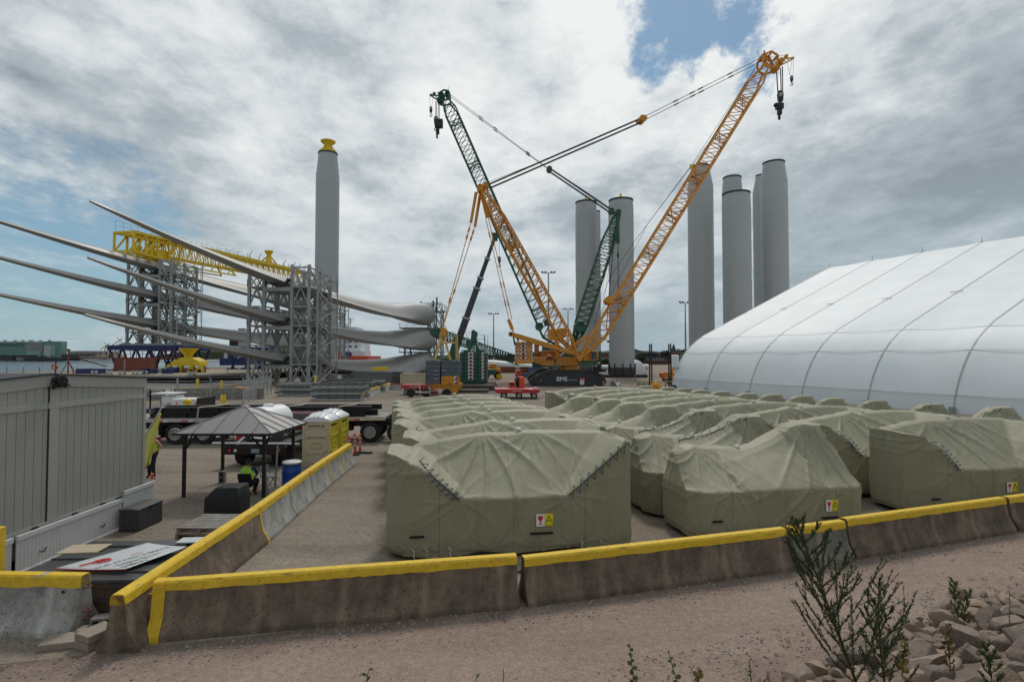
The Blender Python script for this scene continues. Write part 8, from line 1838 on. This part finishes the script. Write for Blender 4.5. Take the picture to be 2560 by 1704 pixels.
# ---------------------------------------------------------------- wooden crate with flat signs, loose blocks
def sign_crate():
 th=thing('timber_crate','long low weathered timber crate behind the barriers in the left corner','crate',(-6.95,10,0));x0,x1,y0,y1,h=-7.95,-5.98,8.85,10.7,.56
 for nm_,a,b in(('front_wall',(x0,y0),(x1,y0)),('side_wall',(x1,y0),(x1,y1)),('side_wall',(x0,y1),(x0,y0))):
  a,b=Vector((*a,0)),Vector((*b,0));L=(b-a).length;n=int(L/.15);mb=MB();rr_=random.Random(len(nm_))
  for k in range(n):s=a.lerp(b,(k+.5)/n);o=rr_.uniform(-.006,.006);dd=(b-a).normalized();mb.bar(s+Vector((dd.y*o,-dd.x*o,.03)),s+Vector((dd.y*o,-dd.x*o,h)),.142,.02,up=(dd.y,-dd.x,0))
  w=mb.build(nm_,mm('crate_wood',(.115,.075,.052),.9,var=.5,scale=3,bump=.4,bscale=20,dirt=.4)if 'crate_wood' not in M_ else M_['crate_wood'],th)
  mb=MB();nn=Vector(((b-a).normalized().y,-(b-a).normalized().x,0))*.02
  for z in(.28,.52):mb.bar(a+nn+Vector((0,0,z)),b+nn+Vector((0,0,z)),.025,.09)
  mb.build('rail',M_['dark_wood'],w)
 mb=MB();mb.b2(x0,x1,y0,y1,h-.02,h);mb.build('top',M_['dark_wood'],th)
 rr_=random.Random(4)
 for k in range(6):
  y=8.78+k*.31;mb=MB();c=(-7.05-.03*k,y+.15,h+.03+.02*(k%2));mb.box(c,(2.15-.04*k,.29,.018),rot=Euler((R(1.5),0,R(2+rr_.uniform(-2,2)))));mb.box((c[0],c[1]-.15,c[2]),(2.15-.04*k,.02,.045),rot=Euler((0,0,R(2))))
  tag(recenter(mb.build('dark_board',mm('board_dark',(.06,.062,.066),.35,scale=3,dirt=.3)if 'board_dark' not in M_ else M_['board_dark'])),('front','second','third','fourth','fifth','rear')[k]+' dark board lying across the timber crate','board','dark boards on the timber crate')
 mb=MB();mb.box((-7.95,10.15,.63),(.7,.45,.02),rz=.1);tag(recenter(mb.build('plywood_sheet',M_['tan_steel'])),'small tan plywood sheet poking out left of the white sign','plywood')
 def sheet(cn,z,label,writing):
  th=thing('flat_sign',label,'sign',(sum(c[0]for c in cn)/4,sum(c[1]for c in cn)/4,z),0,'white signs lying on the crate');C=[Vector((*c,z))for c in cn];n=12;vs=[]
  for j in range(n+1):
   for i in range(n+1):s,t=i/n,j/n;v=C[0].lerp(C[1],s).lerp(C[3].lerp(C[2],s),t);v.z+=.05*(s-.5)**2*1.2+.03*t;vs.append(v)
  mb=MB();mb.add(vs,[(j*(n+1)+i,j*(n+1)+i+1,(j+1)*(n+1)+i+1,(j+1)*(n+1)+i)for j in range(n)for i in range(n)]);f=mb.build('panel',mm('sign_sheet',(.52,.54,.55),.4,var=.05,dirt=.15,dirtc=(.35,.34,.32))if 'sign_sheet' not in M_ else M_['sign_sheet'],th,smooth=True);so=f.modifiers.new('s','SOLIDIFY');so.thickness=.006;so.offset=-1
  mb=MB();e=vs[:n+1];mb.path([v-Vector((0,0,.004))for v in e],.006,4);mb.build('red_edge',M_['sign_red'],f)
  U=(C[1]-C[0]).normalized();V=(C[3]-C[0]).normalized()
  if writing:
   for body,s_,u0,v0,mt_ in writing:
    o=text(body,s_,(0,0,0),(1,0,0),(0,1,0),M_[mt_],th,off=0);Mi=TM[th.name].inverted()
    for v in o.data.vertices:
     w=TM[th.name]@v.co;a,b=u0-w.y,v0+w.x;s=a/(C[1]-C[0]).length;t=b/(C[3]-C[0]).length;pz=z+.06*(s-.5)**2+.03*t+.006
     q=C[0]+U*a+V*b;v.co=Mi@Vector((q.x,q.y,pz))
   lg=MB();pts=[C[0]+U*(.36+.09*math.cos(t*.33))+V*(.38+.10*math.sin(t*.33))+Vector((0,0,.03))for t in range(20)];lg.path(pts,.012,4);pts=[C[0]+U*(.36+.05*math.cos(t*.33))+V*(.38+.06*math.sin(t*.33))+Vector((0,0,.03))for t in range(18)];lg.path(pts,.010,4);lg.path([C[0]+U*.3+V*.1+Vector((0,0,.03)),C[0]+U*.33+V*.28+Vector((0,0,.03))],.012,4);lg.build('round_logo',M_['sign_red'],th)
 sheet([(-7.62,9.1),(-6.42,9.06),(-5.98,10.05),(-6.85,10.25)],.665,'white sign with black rows of lettering and a red round logo on the dark boards',(('NEW LONDON',.17,1.10,.10,'ink_black'),('TERMINAL',.16,.91,.16,'cw_grey'),('FOR ACCESS & BERTH',.115,.68,.05,'ink_black'),('AREA',.08,.5,.7,'sign_red')))
 mb=MB();mb.box((-6.2,10.6,.64),(.5,.3,.02),rz=.1);tag(recenter(mb.build('flat_sign',M_['sign_sheet'])),'small blank white panel at the far right corner of the timber crate','sign','white signs lying on the crate')
sign_crate()
cinder(-6.28,8.5,0,'grey hollow concrete block lying between the two barrier ends',.25,False,1.0)
for k,(x,y,z,w,d,h,rz,lb)in enumerate(((-6.55,8.02,0,.5,.34,.1,.25,'flat tan paver nearest the pale barrier'),(-6.35,8.3,0,.42,.25,.1,.15,'flat tan paver behind the nearest one'),(-6.1,8.0,0,.3,.36,.11,-.35,'lower tan paver leaning at the dark barrier foot'),(-6.08,8.02,.115,.32,.4,.11,-.4,'upper tan paver stacked at the dark barrier foot'))):
 mb=MB();mb.box((x,y,z+h/2),(w,d,h),rz=rz);tag(recenter(mb.build('paver',mm('paver_tan',(.30,.25,.20),.9,var=.15,scale=6,bump=.5,bscale=40,dirt=.3)if k==0 else M_['paver_tan'],bevel=.012)),lb,'paver','tan pavers between the barriers')
# ---------------------------------------------------------------- the covered crates
def cover(kd,seed,fine=True,name='cover'):
 W,D=5.0,1.9;NX,NY,NV=(190,20,72)if fine else(84,10,32);rr_=random.Random(seed);sx=rr_.uniform(0,50)
 if kd=='A':
  tz=([-2.5,-2.3,-2.05,-1.9,-1.3,-.6,-.2,.1,.45,1.2,2.3,2.5],[2.17,2.2,2.1,2.14,2.26,2.36,2.40,2.36,2.41,2.40,2.40,2.34])
 else:tz=([-2.5,-2.3,-2.0,-1.7,-1.3,-.7,-.2,.3,.8,1.25,1.5,1.9,2.35,2.5],[1.84,1.96,1.99,1.98,1.93,1.88,1.87,1.96,2.13,2.34,2.45,2.48,2.47,2.40])
 jit=[rr_.uniform(-.03,.03)for _ in tz[0]]
 def zt(x):return float(np.interp(x,tz[0],[a+b for a,b in zip(tz[1],jit)]))
 sh=1.22 if kd=='A' else 1.15
 def yf(x,z,Zt):
  f=-D/2
  if z>sh:
   if kd=='A':
    t=(z-sh)/(Zt-sh);l=-1.05-1.1*t;r=1.12+1.3*t;dl=(x-l)/.22;dr=(r-x)/.16;k=max(0,min(1,dl,dr));k=k*k*(3-2*k)
    f=-D/2+(D-.34)*(t**.92)*k
   else:
    t=(z-sh)/(Zt-sh);pk=.36 if abs(x)<1.2 else.5;f=-D/2+(D-pk)*(t**(1.15 if-1.2<x<1.2 else.8))*(1-.25*max(0,min(1,(abs(x)-1.9)/.5)))
  elif z<.3:f=-D/2+.045*((.3-z)/.3)**1.5
  return f
 def hw(z,Zt,s):
  w=W/2
  if kd=='B' and z>1.15:w-=(.46 if s<0 else.34)*(z-1.15)/1.3
  if z<.3:w-=.03*((.3-z)/.3)
  return w
 def pt(xn,v,yr):
  Zt=zt(xn*2.5);z=.10+(Zt-.10)*v;x=xn*hw(z,Zt,xn);a=yf(xn*2.5,z,Zt);b=D/2-(.07*((.3-z)/.3)if z<.3 else 0)
  c=(.36 if kd=='B' else.42 if xn<0 else.18)*max(0,(abs(xn)-.84)/.16)**1.4
  return Vector((x,a+c+(b-a-1.6*c)*yr,z-(.03*(1-math.sin(math.pi*min(1,max(0,yr))))if v>.999 else 0)))
 vs,fs=[],[];per=[]
 for i in range(NX):per.append((-1+2*i/NX,0))
 for j in range(NY):per.append((1,j/NY))
 for i in range(NX):per.append((1-2*i/NX,1))
 for j in range(NY):per.append((-1,1-j/NY))
 n=len(per)
 for k in range(NV+1):
  v=k/NV
  for xn,yr in per:vs.append(pt(xn,v,yr))
 for k in range(NV):
  for i in range(n):fs.append((k*n+i,k*n+(i+1)%n,(k+1)*n+(i+1)%n,(k+1)*n+i))
 top=NV*n;idx={}
 for i in range(NX+1):
  for j in range(NY+1):
   if j==0:idx[i,j]=top+(i if i<NX else NX)
   elif j==NY:idx[i,j]=top+NX+NY+(NX-i)if i>0 or True else 0
   elif i==NX:idx[i,j]=top+NX+j
   elif i==0:idx[i,j]=top+2*NX+NY+(NY-j)
   else:idx[i,j]=len(vs);vs.append(pt(-1+2*i/NX,1,j/NY))
 idx={k:(top+(v-top)%n if v<top+n and v>=top else v)for k,v in idx.items()}
 for i in range(NX):
  for j in range(NY):fs.append((idx[i,j],idx[i+1,j],idx[i+1,j+1],idx[i,j+1]))
 me=bpy.data.meshes.new(name);me.from_pydata([tuple(v)for v in vs],[],fs);me.update()
 an=[(rr_.uniform(-2.1,-1.9),2.15,.7,7,.03),(rr_.uniform(-.8,-.4),2.42,1.7,6,.045),(rr_.uniform(.3,.6),2.45,.8,7,.03),(-1.08,sh,.7,5,.02),(1.15,sh,.8,5,.02)]if kd=='A' else[(-1.7,2.0,1.5,7,.03),(1.65,2.5,2.3,12,.05),(1.2,sh,.7,6,.015),(-1.4,sh,.7,5,.02)]
 an+=[(x+rr_.uniform(-.12,.12),.16,.4,6,.022)for x in(-2.1,-1.3,-.4,.5,1.4,2.2)]
 nr=[v.normal.copy()for v in me.vertices];ph=[rr_.uniform(0,6)for _ in an]
 for v,N_ in zip(me.vertices,nr):
  x,y,z=v.co;d=0
  fr=y<D/2-.05;az_=True
  for(ax,az,rr2,fq,am),p in zip(an,ph):
   dx,dz=x-ax,z-az;r=math.hypot(dx,dz)
   if r<rr2*1.6 and(fr or az<.5):
    s=math.sin(math.atan2(dz,dx)*fq+p+1.2*r);s=(1-abs(s))**3.2*2.4-.5;d+=.62*am*s*math.exp(-(r/rr2)**2)*min(1,r/.18)
  q=Vector((x*1.5+sx,y*1.5,z*1.1));d+=.016*noise.noise(q);d*=min(1,max(.15,(zt(max(-2.5,min(2.5,x)))-z)/.25))if az_ else 1
  if abs(x)>2.3 or y>D/2-.1:s=math.sin((x+y)*6+2.2*noise.noise(Vector((x*2,y*2,z*.6+sx))));d+=.014*((1-abs(s))**2*2-.5)
  if z<.45:d+=.016*math.sin((x+y*1.3)*7+sx)*(.45-z)/.45
  if kd=='A' and.4<x<1.05 and.5<z<.95 and y<0:d*=.12
  if kd=='B' and 1.0<x<1.7 and.4<z<.95 and y<0:d*=.12
  if z<.16:v.co.z+=.035*math.sin(x*3.6+sx)+.02*noise.noise(Vector((x*4,y*4,sx)))
  v.co+=N_*d
 me.materials.append(M_['tarp']);me.shade_smooth();return me,yf,zt,sh
def make_crate(kd,seed,fine):
 th=thing('covered_crate','x','covered crate',(0,0,0),0,'tarpaulin covered crates standing in rows');me,yf,zt,sh=cover(kd,seed,fine)
 o=bpy.data.objects.new('cover',me);COL.objects.link(o);o.parent=th;TM[o.name]=TM[th.name]
 D=1.9;mb=MB()
 for x in(-1.9,-.75,.75,1.9):mb.b2(x-.12,x+.12,-.84,.84,.004,.12)
 mb.b2(-2.0,2.0,-.86,-.76,.05,.16);mb.b2(-2.0,2.0,.76,.86,.05,.16);mb.b2(-2.35,2.35,-.35,.35,.10,.3);mb.build('transport_frame',M_['dark_steel'],th,local=True)
 lines=[((-1.84,1.98),(-1.08,1.22)),((2.36,2.3),(1.12,1.24))]if kd=='A' else[((-.9,1.80),(1.55,2.38))]if seed%2==0 else[]
 for(a,b)in lines:
  def s(x,z):
   Z=zt(x);z=min(z,Z-.02);return Vector((x,yf(x,z,Z)-.045,z+.01))
  nseg=8 if fine else 5
  pts=[s(a[0]+(b[0]-a[0])*k/nseg,a[1]+(b[1]-a[1])*k/nseg-(.10*math.sin(math.pi*k/nseg)if kd=='B' else 0))for k in range(nseg+1)]
  mb=MB();mb.path([p+Vector((0,.015,0))for p in pts],.010,5);mb.build('seam_gap',M_['ink_black'],th,local=True);mb=MB()
  d=Vector((b[0]-a[0],0,b[1]-a[1])).normalized();pr=Vector((-d.z,0,d.x))*.11
  for k in range(nseg):mb.tube(pts[k]+pr-Vector((0,.03,0)),pts[k]-pr-Vector((0,.03,0)),.007,4);mb.tube(pts[k]-pr-Vector((0,.03,0)),pts[k+1]+pr-Vector((0,.03,0)),.007,4)
  mb.build('lacing_rope',M_['rope_blue'],th,local=True)
 if fine:
  x0,z0=(.45,.62)if kd=='A' else(1.13,.62);y=-D/2-.035;w=.17;h=.26
  mb=MB();mb.b2(x0,x0+w,y,y+.006,z0,z0+h);lb=mb.build('fragile_label',M_['sign_white'],th,local=True)
  mb=MB();c=x0+w/2;mb.add([(c-.05,y-.003,z0+.22),(c-.045,y-.003,z0+.15),(c-.015,y-.003,z0+.12),(c-.01,y-.003,z0+.05),(c-.045,y-.003,z0+.035),(c+.045,y-.003,z0+.035),(c+.01,y-.003,z0+.05),(c+.015,y-.003,z0+.12),(c+.045,y-.003,z0+.15),(c+.05,y-.003,z0+.22)],[tuple(range(10))]);mb.build('glass_symbol',M_['sign_red'],lb,local=True)
  x1=x0+w+.004;mb=MB();mb.b2(x1,x1+w,y,y+.006,z0,z0+h);lb=mb.build('warning_label',M_['sign_yellow'],th,local=True)
  mb=MB();c=x1+w/2;t=[(c-.062,z0+.12),(c+.062,z0+.12),(c,z0+.23)]
  for(a,b),(e,f)in zip(t,t[1:]+t[:1]):mb.bar((a,y-.004,b),(e,y-.004,f),.010,.003)
  mb.bar((c,y-.004,z0+.2),(c,y-.004,z0+.15),.012,.003);mb.bar((c,y-.004,z0+.14),(c,y-.004,z0+.13),.012,.003)
  for a,b in(((c-.065,.105),(c+.065,.105)),((c+.065,.105),(c+.065,.02)),((c+.065,.02),(c-.065,.02)),((c-.065,.02),(c-.065,.105))):mb.bar((a[0],y-.004,z0+a[1]),(b[0],y-.004,z0+b[1]),.005,.003)
  mb.build('warning_symbol',M_['ink_black'],lb,local=True)
  mb=MB();mb.b2(x0-.12,x0+.34,y,y+.008,z0-.17,z0-.12);mb.build('black_tape',M_['ink_black'],th,local=True)
  mb=MB();mb.b2(-2.02,-1.75,-.99,-.975,.50,.545);mb.build('black_tape',M_['ink_black'],th,local=True)
  for x in(-1.95,-1.7,-1.25,1.4,1.8):
   mb=MB();q=Vector((x,-.93,.26));mb.tube(q,q+Vector((0,.0,-.16)),.012,5);mb.tube(q+Vector((0,-.01,-.16)),q+Vector((.05,-.06,-.25)),.006,4);mb.tube(q+Vector((-.04,-.04,.02)),q+Vector((.02,-.02,-.06)),.012,4);mb.build('tie_strap',M_['rope_white'],th,local=True)
 mb=MB();x=.35 if kd=='A' else-.2;mb.box((x,D/2-.2,zt(x)+.055),(.13,.08,.05),rz=.3);mb.build('top_vent',M_['white_plastic'],th,bevel=.01,local=True)
 return th
PR={('A',0):make_crate('A',2,True),('A',1):make_crate('A',3,True),('A',2):make_crate('A',5,False),('B',0):make_crate('B',9,True),('B',1):make_crate('B',8,True),('B',2):make_crate('B',13,False)}
used=set()
ORD=('first','second','third','fourth','fifth','sixth','seventh','eighth','ninth','tenth','eleventh','twelfth','thirteenth')
def put(key,ctr,rz,sc,label):
 o=PR[key]
 if key in used:o=clone(o)
 used.add(key);o.location=(ctr[0],ctr[1],0);o.rotation_euler=(0,0,rz);o.scale=sc;o['label']=label
def rowA(L,Rr,rowname,spec=()):
 for i,(l,r)in enumerate(zip(L,Rr)):
  hs=dict(spec).get(i,1.0)
  pl=G(*l,2.2);pr_=G(*r,2.36);w=min(5.3,pr_.x-pl.x);rz=R(8.5)if i<2 else R(6);m=(pl+pr_)/2;n_=Vector((-math.sin(rz),math.cos(rz),0))
  sy=(.98,.98,.98,.84,.78,.74,.74)[i]if len(L)==7 else(.9,.9,.84)[i]if i<3 else.76;c=m-n_*.64*sy;k=('A',0)if i==0 else('A',1)if i<3 else('A',2)
  put(k,c,rz,(w/5.0,sy,1),f'{ORD[i]} olive covered crate from the front in {rowname}')
rowA([(971.5,1101),(1007,1073),(985.5,1045.7),(998,1028.6),(986.7,1018),(988,1006),(990.5,998)],[(1544.5,1082),(1479.5,1049),(1395,1026),(1360,1016),(1309,1005.7),(1275,996.8),(1246.5,989.6)],'the leftmost row, long and flat topped')
rowA([(2179,1068),(1990,1052),(1842,1034),(1727,1023),(1640,1012),(1567,1003),(1500,994),(1440,986),(1390,979),(1343,974)],[(2515,1045),(2274,1025),(2123,1016),(1997,1005),(1907,1000),(1846,993),(1800,987),(1740,981),(1690,976),(1610,971)],'the third row, boxy with high flat top')
def rowB(pk,rowname,sy0):
 for i,p in enumerate(pk):
  q=G(*p,2.46);rz=R(9.5)if i<2 else R(7);W=4.5 if i<3 else 4.35;s=W/5.0;sy=sy0*(1 if i<2 else.82);off=Matrix.Rotation(rz,3,'Z')@Vector((1.85*s,.62*sy,0));q.x-=.27;k=('B',0)if i==0 and sy0>.9 else('B',1)if i<3 else('B',2)
  put(k,q-off,rz,(s,sy,1),f'{ORD[i]} olive covered crate from the front in {rowname}')
rowB([(2036,1057),(1900,1036.5),(1792,1023),(1689,1012),(1608,1004),(1549,996),(1479,989)],'the second row, saddle shaped with two peaks',.95)
rowB([(2840,1025),(2526,1016),(2355,1008.6),(2215,999.6),(2107,994),(2029,988),(1954,984.7),(1891,981.6),(1824,977),(1772,973.5),(1729,970),(1689,966.7),(1630,963.6)],'the rightmost row beside the white shelter',.68)
# ---------------------------------------------------------------- riprap and weeds on the bank
ico=[]
def rock_mesh(seed):
 rr_=random.Random(seed);import bmesh;bm=bmesh.new();bmesh.ops.create_icosphere(bm,subdivisions=3,radius=1)
 pl=[(Vector((rr_.gauss(0,1),rr_.gauss(0,1),rr_.gauss(0,.8))).normalized(),rr_.uniform(.42,.72))for _ in range(11)]
 for v in bm.verts:
  for n_,d in pl:
   k=v.co.dot(n_)
   if k>d:v.co-=n_*(k-d)*.96
  v.co*=1+.025*noise.noise(v.co*3+Vector((seed,0,0)))+.02*noise.noise(v.co*9+Vector((seed,0,0)))
 me=bpy.data.meshes.new('rock');bm.to_mesh(me);bm.free();me.materials.append(M_['rock']);me.shade_smooth();me.set_sharp_from_angle(angle=R(22));return me
RM=[rock_mesh(k)for k in range(9)]
rr=random.Random(21);placed=[]
def toe(x,y):return-((x-1.5)*.381-(y-6.4)*.925)
def rock(x,y,s,z=None):
 o=bpy.data.objects.new('rock',rr.choice(RM));COL.objects.link(o);sz=(s*rr.uniform(.85,1.3),s*rr.uniform(.7,1.0),s*rr.uniform(.5,.75));o.scale=sz
 o.location=(x,y,berm(x,y)+sz[2]*rr.uniform(.25,.5)if z is None else z);o.rotation_euler=(rr.uniform(-.35,.35)+.25,rr.uniform(-.35,.35),rr.uniform(0,6.28));tag(o,'angular pink grey riprap rock on the bank at the lower right','rock','riprap rocks on the bank')
tries=0
while len(placed)<250 and tries<20000:
 tries+=1;x=rr.uniform(1.6,9.6);y=rr.uniform(3.0,9.6);t=toe(x,y)
 lim=np.interp(x,[1.6,3.3,4.2,5.2,6.5,8,10],[-1.6,-.65,-.25,.05,.3,.45,.7])
 if t>lim or t<-3.0:continue
 r=rr.choice((.11,.15,.19,.24,.30))*(1.1 if y<6.5 else.95)
 if y>8:r*=.9
 if any((x-a)**2+(y-b)**2<((r+c)*.70)**2 for a,b,c in placed):continue
 placed.append((x,y,r));rock(x,y,r)
def leafmesh(mb,p,d,L,w,rr_):
 d=Vector(d).normalized();s=d.cross(Vector((rr_.uniform(-1,1),rr_.uniform(-1,1),rr_.uniform(.2,1)))).normalized();mb.add([p,p+d*L*.5+s*w,p+d*L,p+d*L*.5-s*w],[(0,1,2,3)])
def sage(base,top,spread,n,seed,label,leaf='leaf_sage',r=.008,L=.034,wid=.0045,curve=.1,first=.12,dens=1.0):
 rr_=random.Random(seed);base=Vector(base);top=Vector(top);th=thing('tall_weed',label,'plant',base,0,'tall feathery weeds');H_=(top-base).length;ax=(top-base).normalized();st,lf=MB(),MB();N_=14
 bend=Vector((rr_.uniform(-1,1),rr_.uniform(-.5,.5),0))*curve*H_
 def c(t):return base.lerp(top,t)+bend*math.sin(math.pi*t)*.35
 for k in range(N_):st.tube(c(k/N_),c((k+1)/N_),r*(1-.8*k/N_),6,r*(1-.8*(k+1)/N_),cap=False)
 for i in range(n):
  t=first+(1-first)*(i/n)**.9;az=i*2.4+rr_.uniform(-.4,.4);l=spread*(1-t)**.75*rr_.uniform(.75,1.15)+.04;d0=Vector((math.cos(az),math.sin(az)*.8,.75)).normalized();p=c(t);m_=8;prev=p;d=d0
  for k in range(m_):
   d=(d+Vector((0,0,.10))).normalized();nx=prev+d*l/m_;st.tube(prev,nx,r*.28*(1-.7*k/m_),4,cap=False)
   for q in range(int(6*dens*l/.35)+3):
    u=prev.lerp(nx,rr_.random());sd_=Vector((rr_.uniform(-1,1),rr_.uniform(-1,1),rr_.uniform(-.2,1))).normalized();leafmesh(lf,u,d*.9+sd_*.8,L*rr_.uniform(.5,1.3)*(1-.35*k/m_),wid,rr_)
   if k in(2,4,5)and l>.16:
    e=(d+Vector((rr_.uniform(-1,1),rr_.uniform(-1,1),.3))*.7).normalized();z2=nx+e*l*.25;st.tube(nx,z2,r*.16,3,cap=False)
    for q in range(int(10*dens)):leafmesh(lf,nx.lerp(z2,rr_.random()),e+Vector((rr_.uniform(-1,1),rr_.uniform(-1,1),rr_.uniform(-.3,1)))*.7,L*.8,wid,rr_)
   prev=nx
 st.build('stem',M_['bark'],th);lf.build('foliage',M_[leaf],th);return th
sage(P(2172,1790,3.9),P(1990,1300,3.9),.78,40,5,'tallest dark feathery weed in front of the barriers at the lower right',r=.013,L=.032,wid=.0036,curve=.03,dens=2.3)
sage(P(2225,1790,4.1),P(2197,1445,4.1),.34,30,8,'slimmer dark feathery weed just right of the tallest one',r=.010,L=.028,wid=.0034,dens=2.2)
sage(G(2400,1560,.25)+Vector((0,0,-.1)),P(2382,1450,6.9),.12,20,12,'small bright green bushy weed growing at the rock edge',leaf='leaf_bright',L=.05,wid=.006,r=.006,first=.02)
sage(G(2405,1560,.25)+Vector((.05,0,-.1)),P(2425,1475,6.9),.10,16,13,'second small green weed beside the bushy one at the rock edge',leaf='leaf_bright',L=.05,wid=.006,r=.006,first=.02)
sage(P(2480,1730,4.6),P(2462,1610,4.6),.14,14,15,'dark low weed sprouting between the rocks near the right corner',L=.05,wid=.005,r=.006,first=.02)
sage(P(2375,1680,5.0),P(2374,1560,5.0),.03,16,16,'thin yellow green weed spike on the rocks',leaf='leaf_yellow',L=.03,r=.004,first=.02)
def stemplant(b,t,n,s,label,leaf='leaf_bright',seed=1,w=.55):
 rr_=random.Random(seed);b=Vector(b);t=Vector(t);th=thing('leafy_weed',label,'plant',b,0,'leafy weeds along the bottom edge');mb=MB();mb.tube(b,t,.006,5,.003);mb.build('stem',M_['leaf_bright'],th);mb=MB()
 for i in range(n):
  u=b.lerp(t,.12+.88*i/max(1,n-1));a=i*2.4+rr_.uniform(-.3,.3);d=Vector((math.cos(a),math.sin(a)*.7,rr_.uniform(.2,.9))).normalized();sd_=d.cross(Vector((0,-.8,.6))).normalized();L=s*rr_.uniform(.7,1.1)*(1.1-.45*i/n)
  mb.add([u,u+d*L*.3+sd_*L*w*.45,u+d*L*.65+sd_*L*w*.5,u+d*L,u+d*L*.65-sd_*L*w*.5,u+d*L*.3-sd_*L*w*.45],[(0,1,2,3,4,5)])
 mb.build('leaves',M_[leaf],th);return th
stemplant(P(1590,1760,4.6),P(1574,1608,4.6),16,.052,'upright weed with round bright leaves standing at the bottom centre right',seed=3,w=.8)
stemplant(P(1710,1760,4.6),P(1672,1634,4.6),12,.055,'leaning round leaved weed right of the upright one',seed=4,w=.7)
stemplant(P(905,1760,4.4),P(922,1672,4.4),6,.075,'broad leaved sprig at the bottom edge left of centre',seed=5,w=.45)
stemplant(P(1190,1770,4.4),P(1190,1694,4.4),4,.06,'single broad leaf tip at the bottom edge near the centre',seed=6,w=.5)
stemplant(P(1262,1770,4.5),P(1258,1670,4.5),14,.02,'thin spiky sprig at the bottom edge right of the single leaf',seed=7,w=.3)
stemplant(P(1750,1750,4.6),P(1745,1675,4.6),12,.075,'yellow green bushy weed by the bottom edge under the dry stalks',leaf='leaf_yellow',seed=8,w=.7)
stemplant(P(1880,1740,4.7),P(1874,1648,4.7),9,.035,'small green sprig at the bottom edge left of the rocks',seed=9)
sp_=stemplant(P(2255,1690,5.0),P(2262,1600,5.0),16,.07,'yellow green bramble sprig drooping over the rocks right of the tall weeds',leaf='leaf_yellow',seed=10,w=.75)
stemplant(P(2524,1590,6.4),P(2524,1480,6.4),12,.035,'thin green sprig at the right edge above the rocks',seed=11)
def grasses():
 rr_=random.Random(9);cols=['leaf_yellow','leaf_red','wood','leaf_bright'];mb=MB()
 for k in range(420):
  if rr_.random()<.7:x=rr_.uniform(1.0,9.5);t=rr_.gauss(-.15,.5);y=6.4+(x-1.5)*.412+t*1.1
  else:x=rr_.uniform(-1.5,4);y=rr_.uniform(5.9,6.7)+max(0,x-1)*.3
  if y>barrier_y(x)-.4:continue
  z=berm(x,y);mb.mi=rr_.choice((0,0,1,1,2,3))if rr_.random()<.85 else 3;h=rr_.uniform(.02,.10)*(1.6 if rr_.random()<.12 else 1)
  for q in range(rr_.randint(4,9)):
   a=rr_.uniform(0,6.28);d=Vector((math.cos(a)*.5,math.sin(a)*.5,rr_.uniform(.5,1.2))).normalized();p=Vector((x+rr_.uniform(-.02,.02),y+rr_.uniform(-.02,.02),z));leafmesh(mb,p,d,h*rr_.uniform(.6,1.2),.004,rr_)
 for k in range(9):
  x=rr_.uniform(1.55,2.1);y=rr_.uniform(5.1,5.5);z=berm(x,y);mb.mi=2;mb.tube((x,y,z),(x+rr_.uniform(-.08,.08),y,z+rr_.uniform(.25,.55)),.0022,3)
 for k in range(60):
  x=rr_.uniform(-5.8,9);y=barrier_y(x)+(rr_.choice((-1,1))*rr_.uniform(.05,.2))+(.3 if rr_.random()<.5 else 0);mb.mi=3 if rr_.random()<.5 else 0
  for q in range(5):a=rr_.uniform(0,6.28);leafmesh(mb,Vector((x,y,.005)),(math.cos(a)*.6,math.sin(a)*.6,.8),rr_.uniform(.02,.06),.004,rr_)
 o=kind(mb.build('weeds',[M_[c]for c in cols]),'stuff');o['label']='low dry weeds and sprouts scattered on the gravel and bank'
grasses()
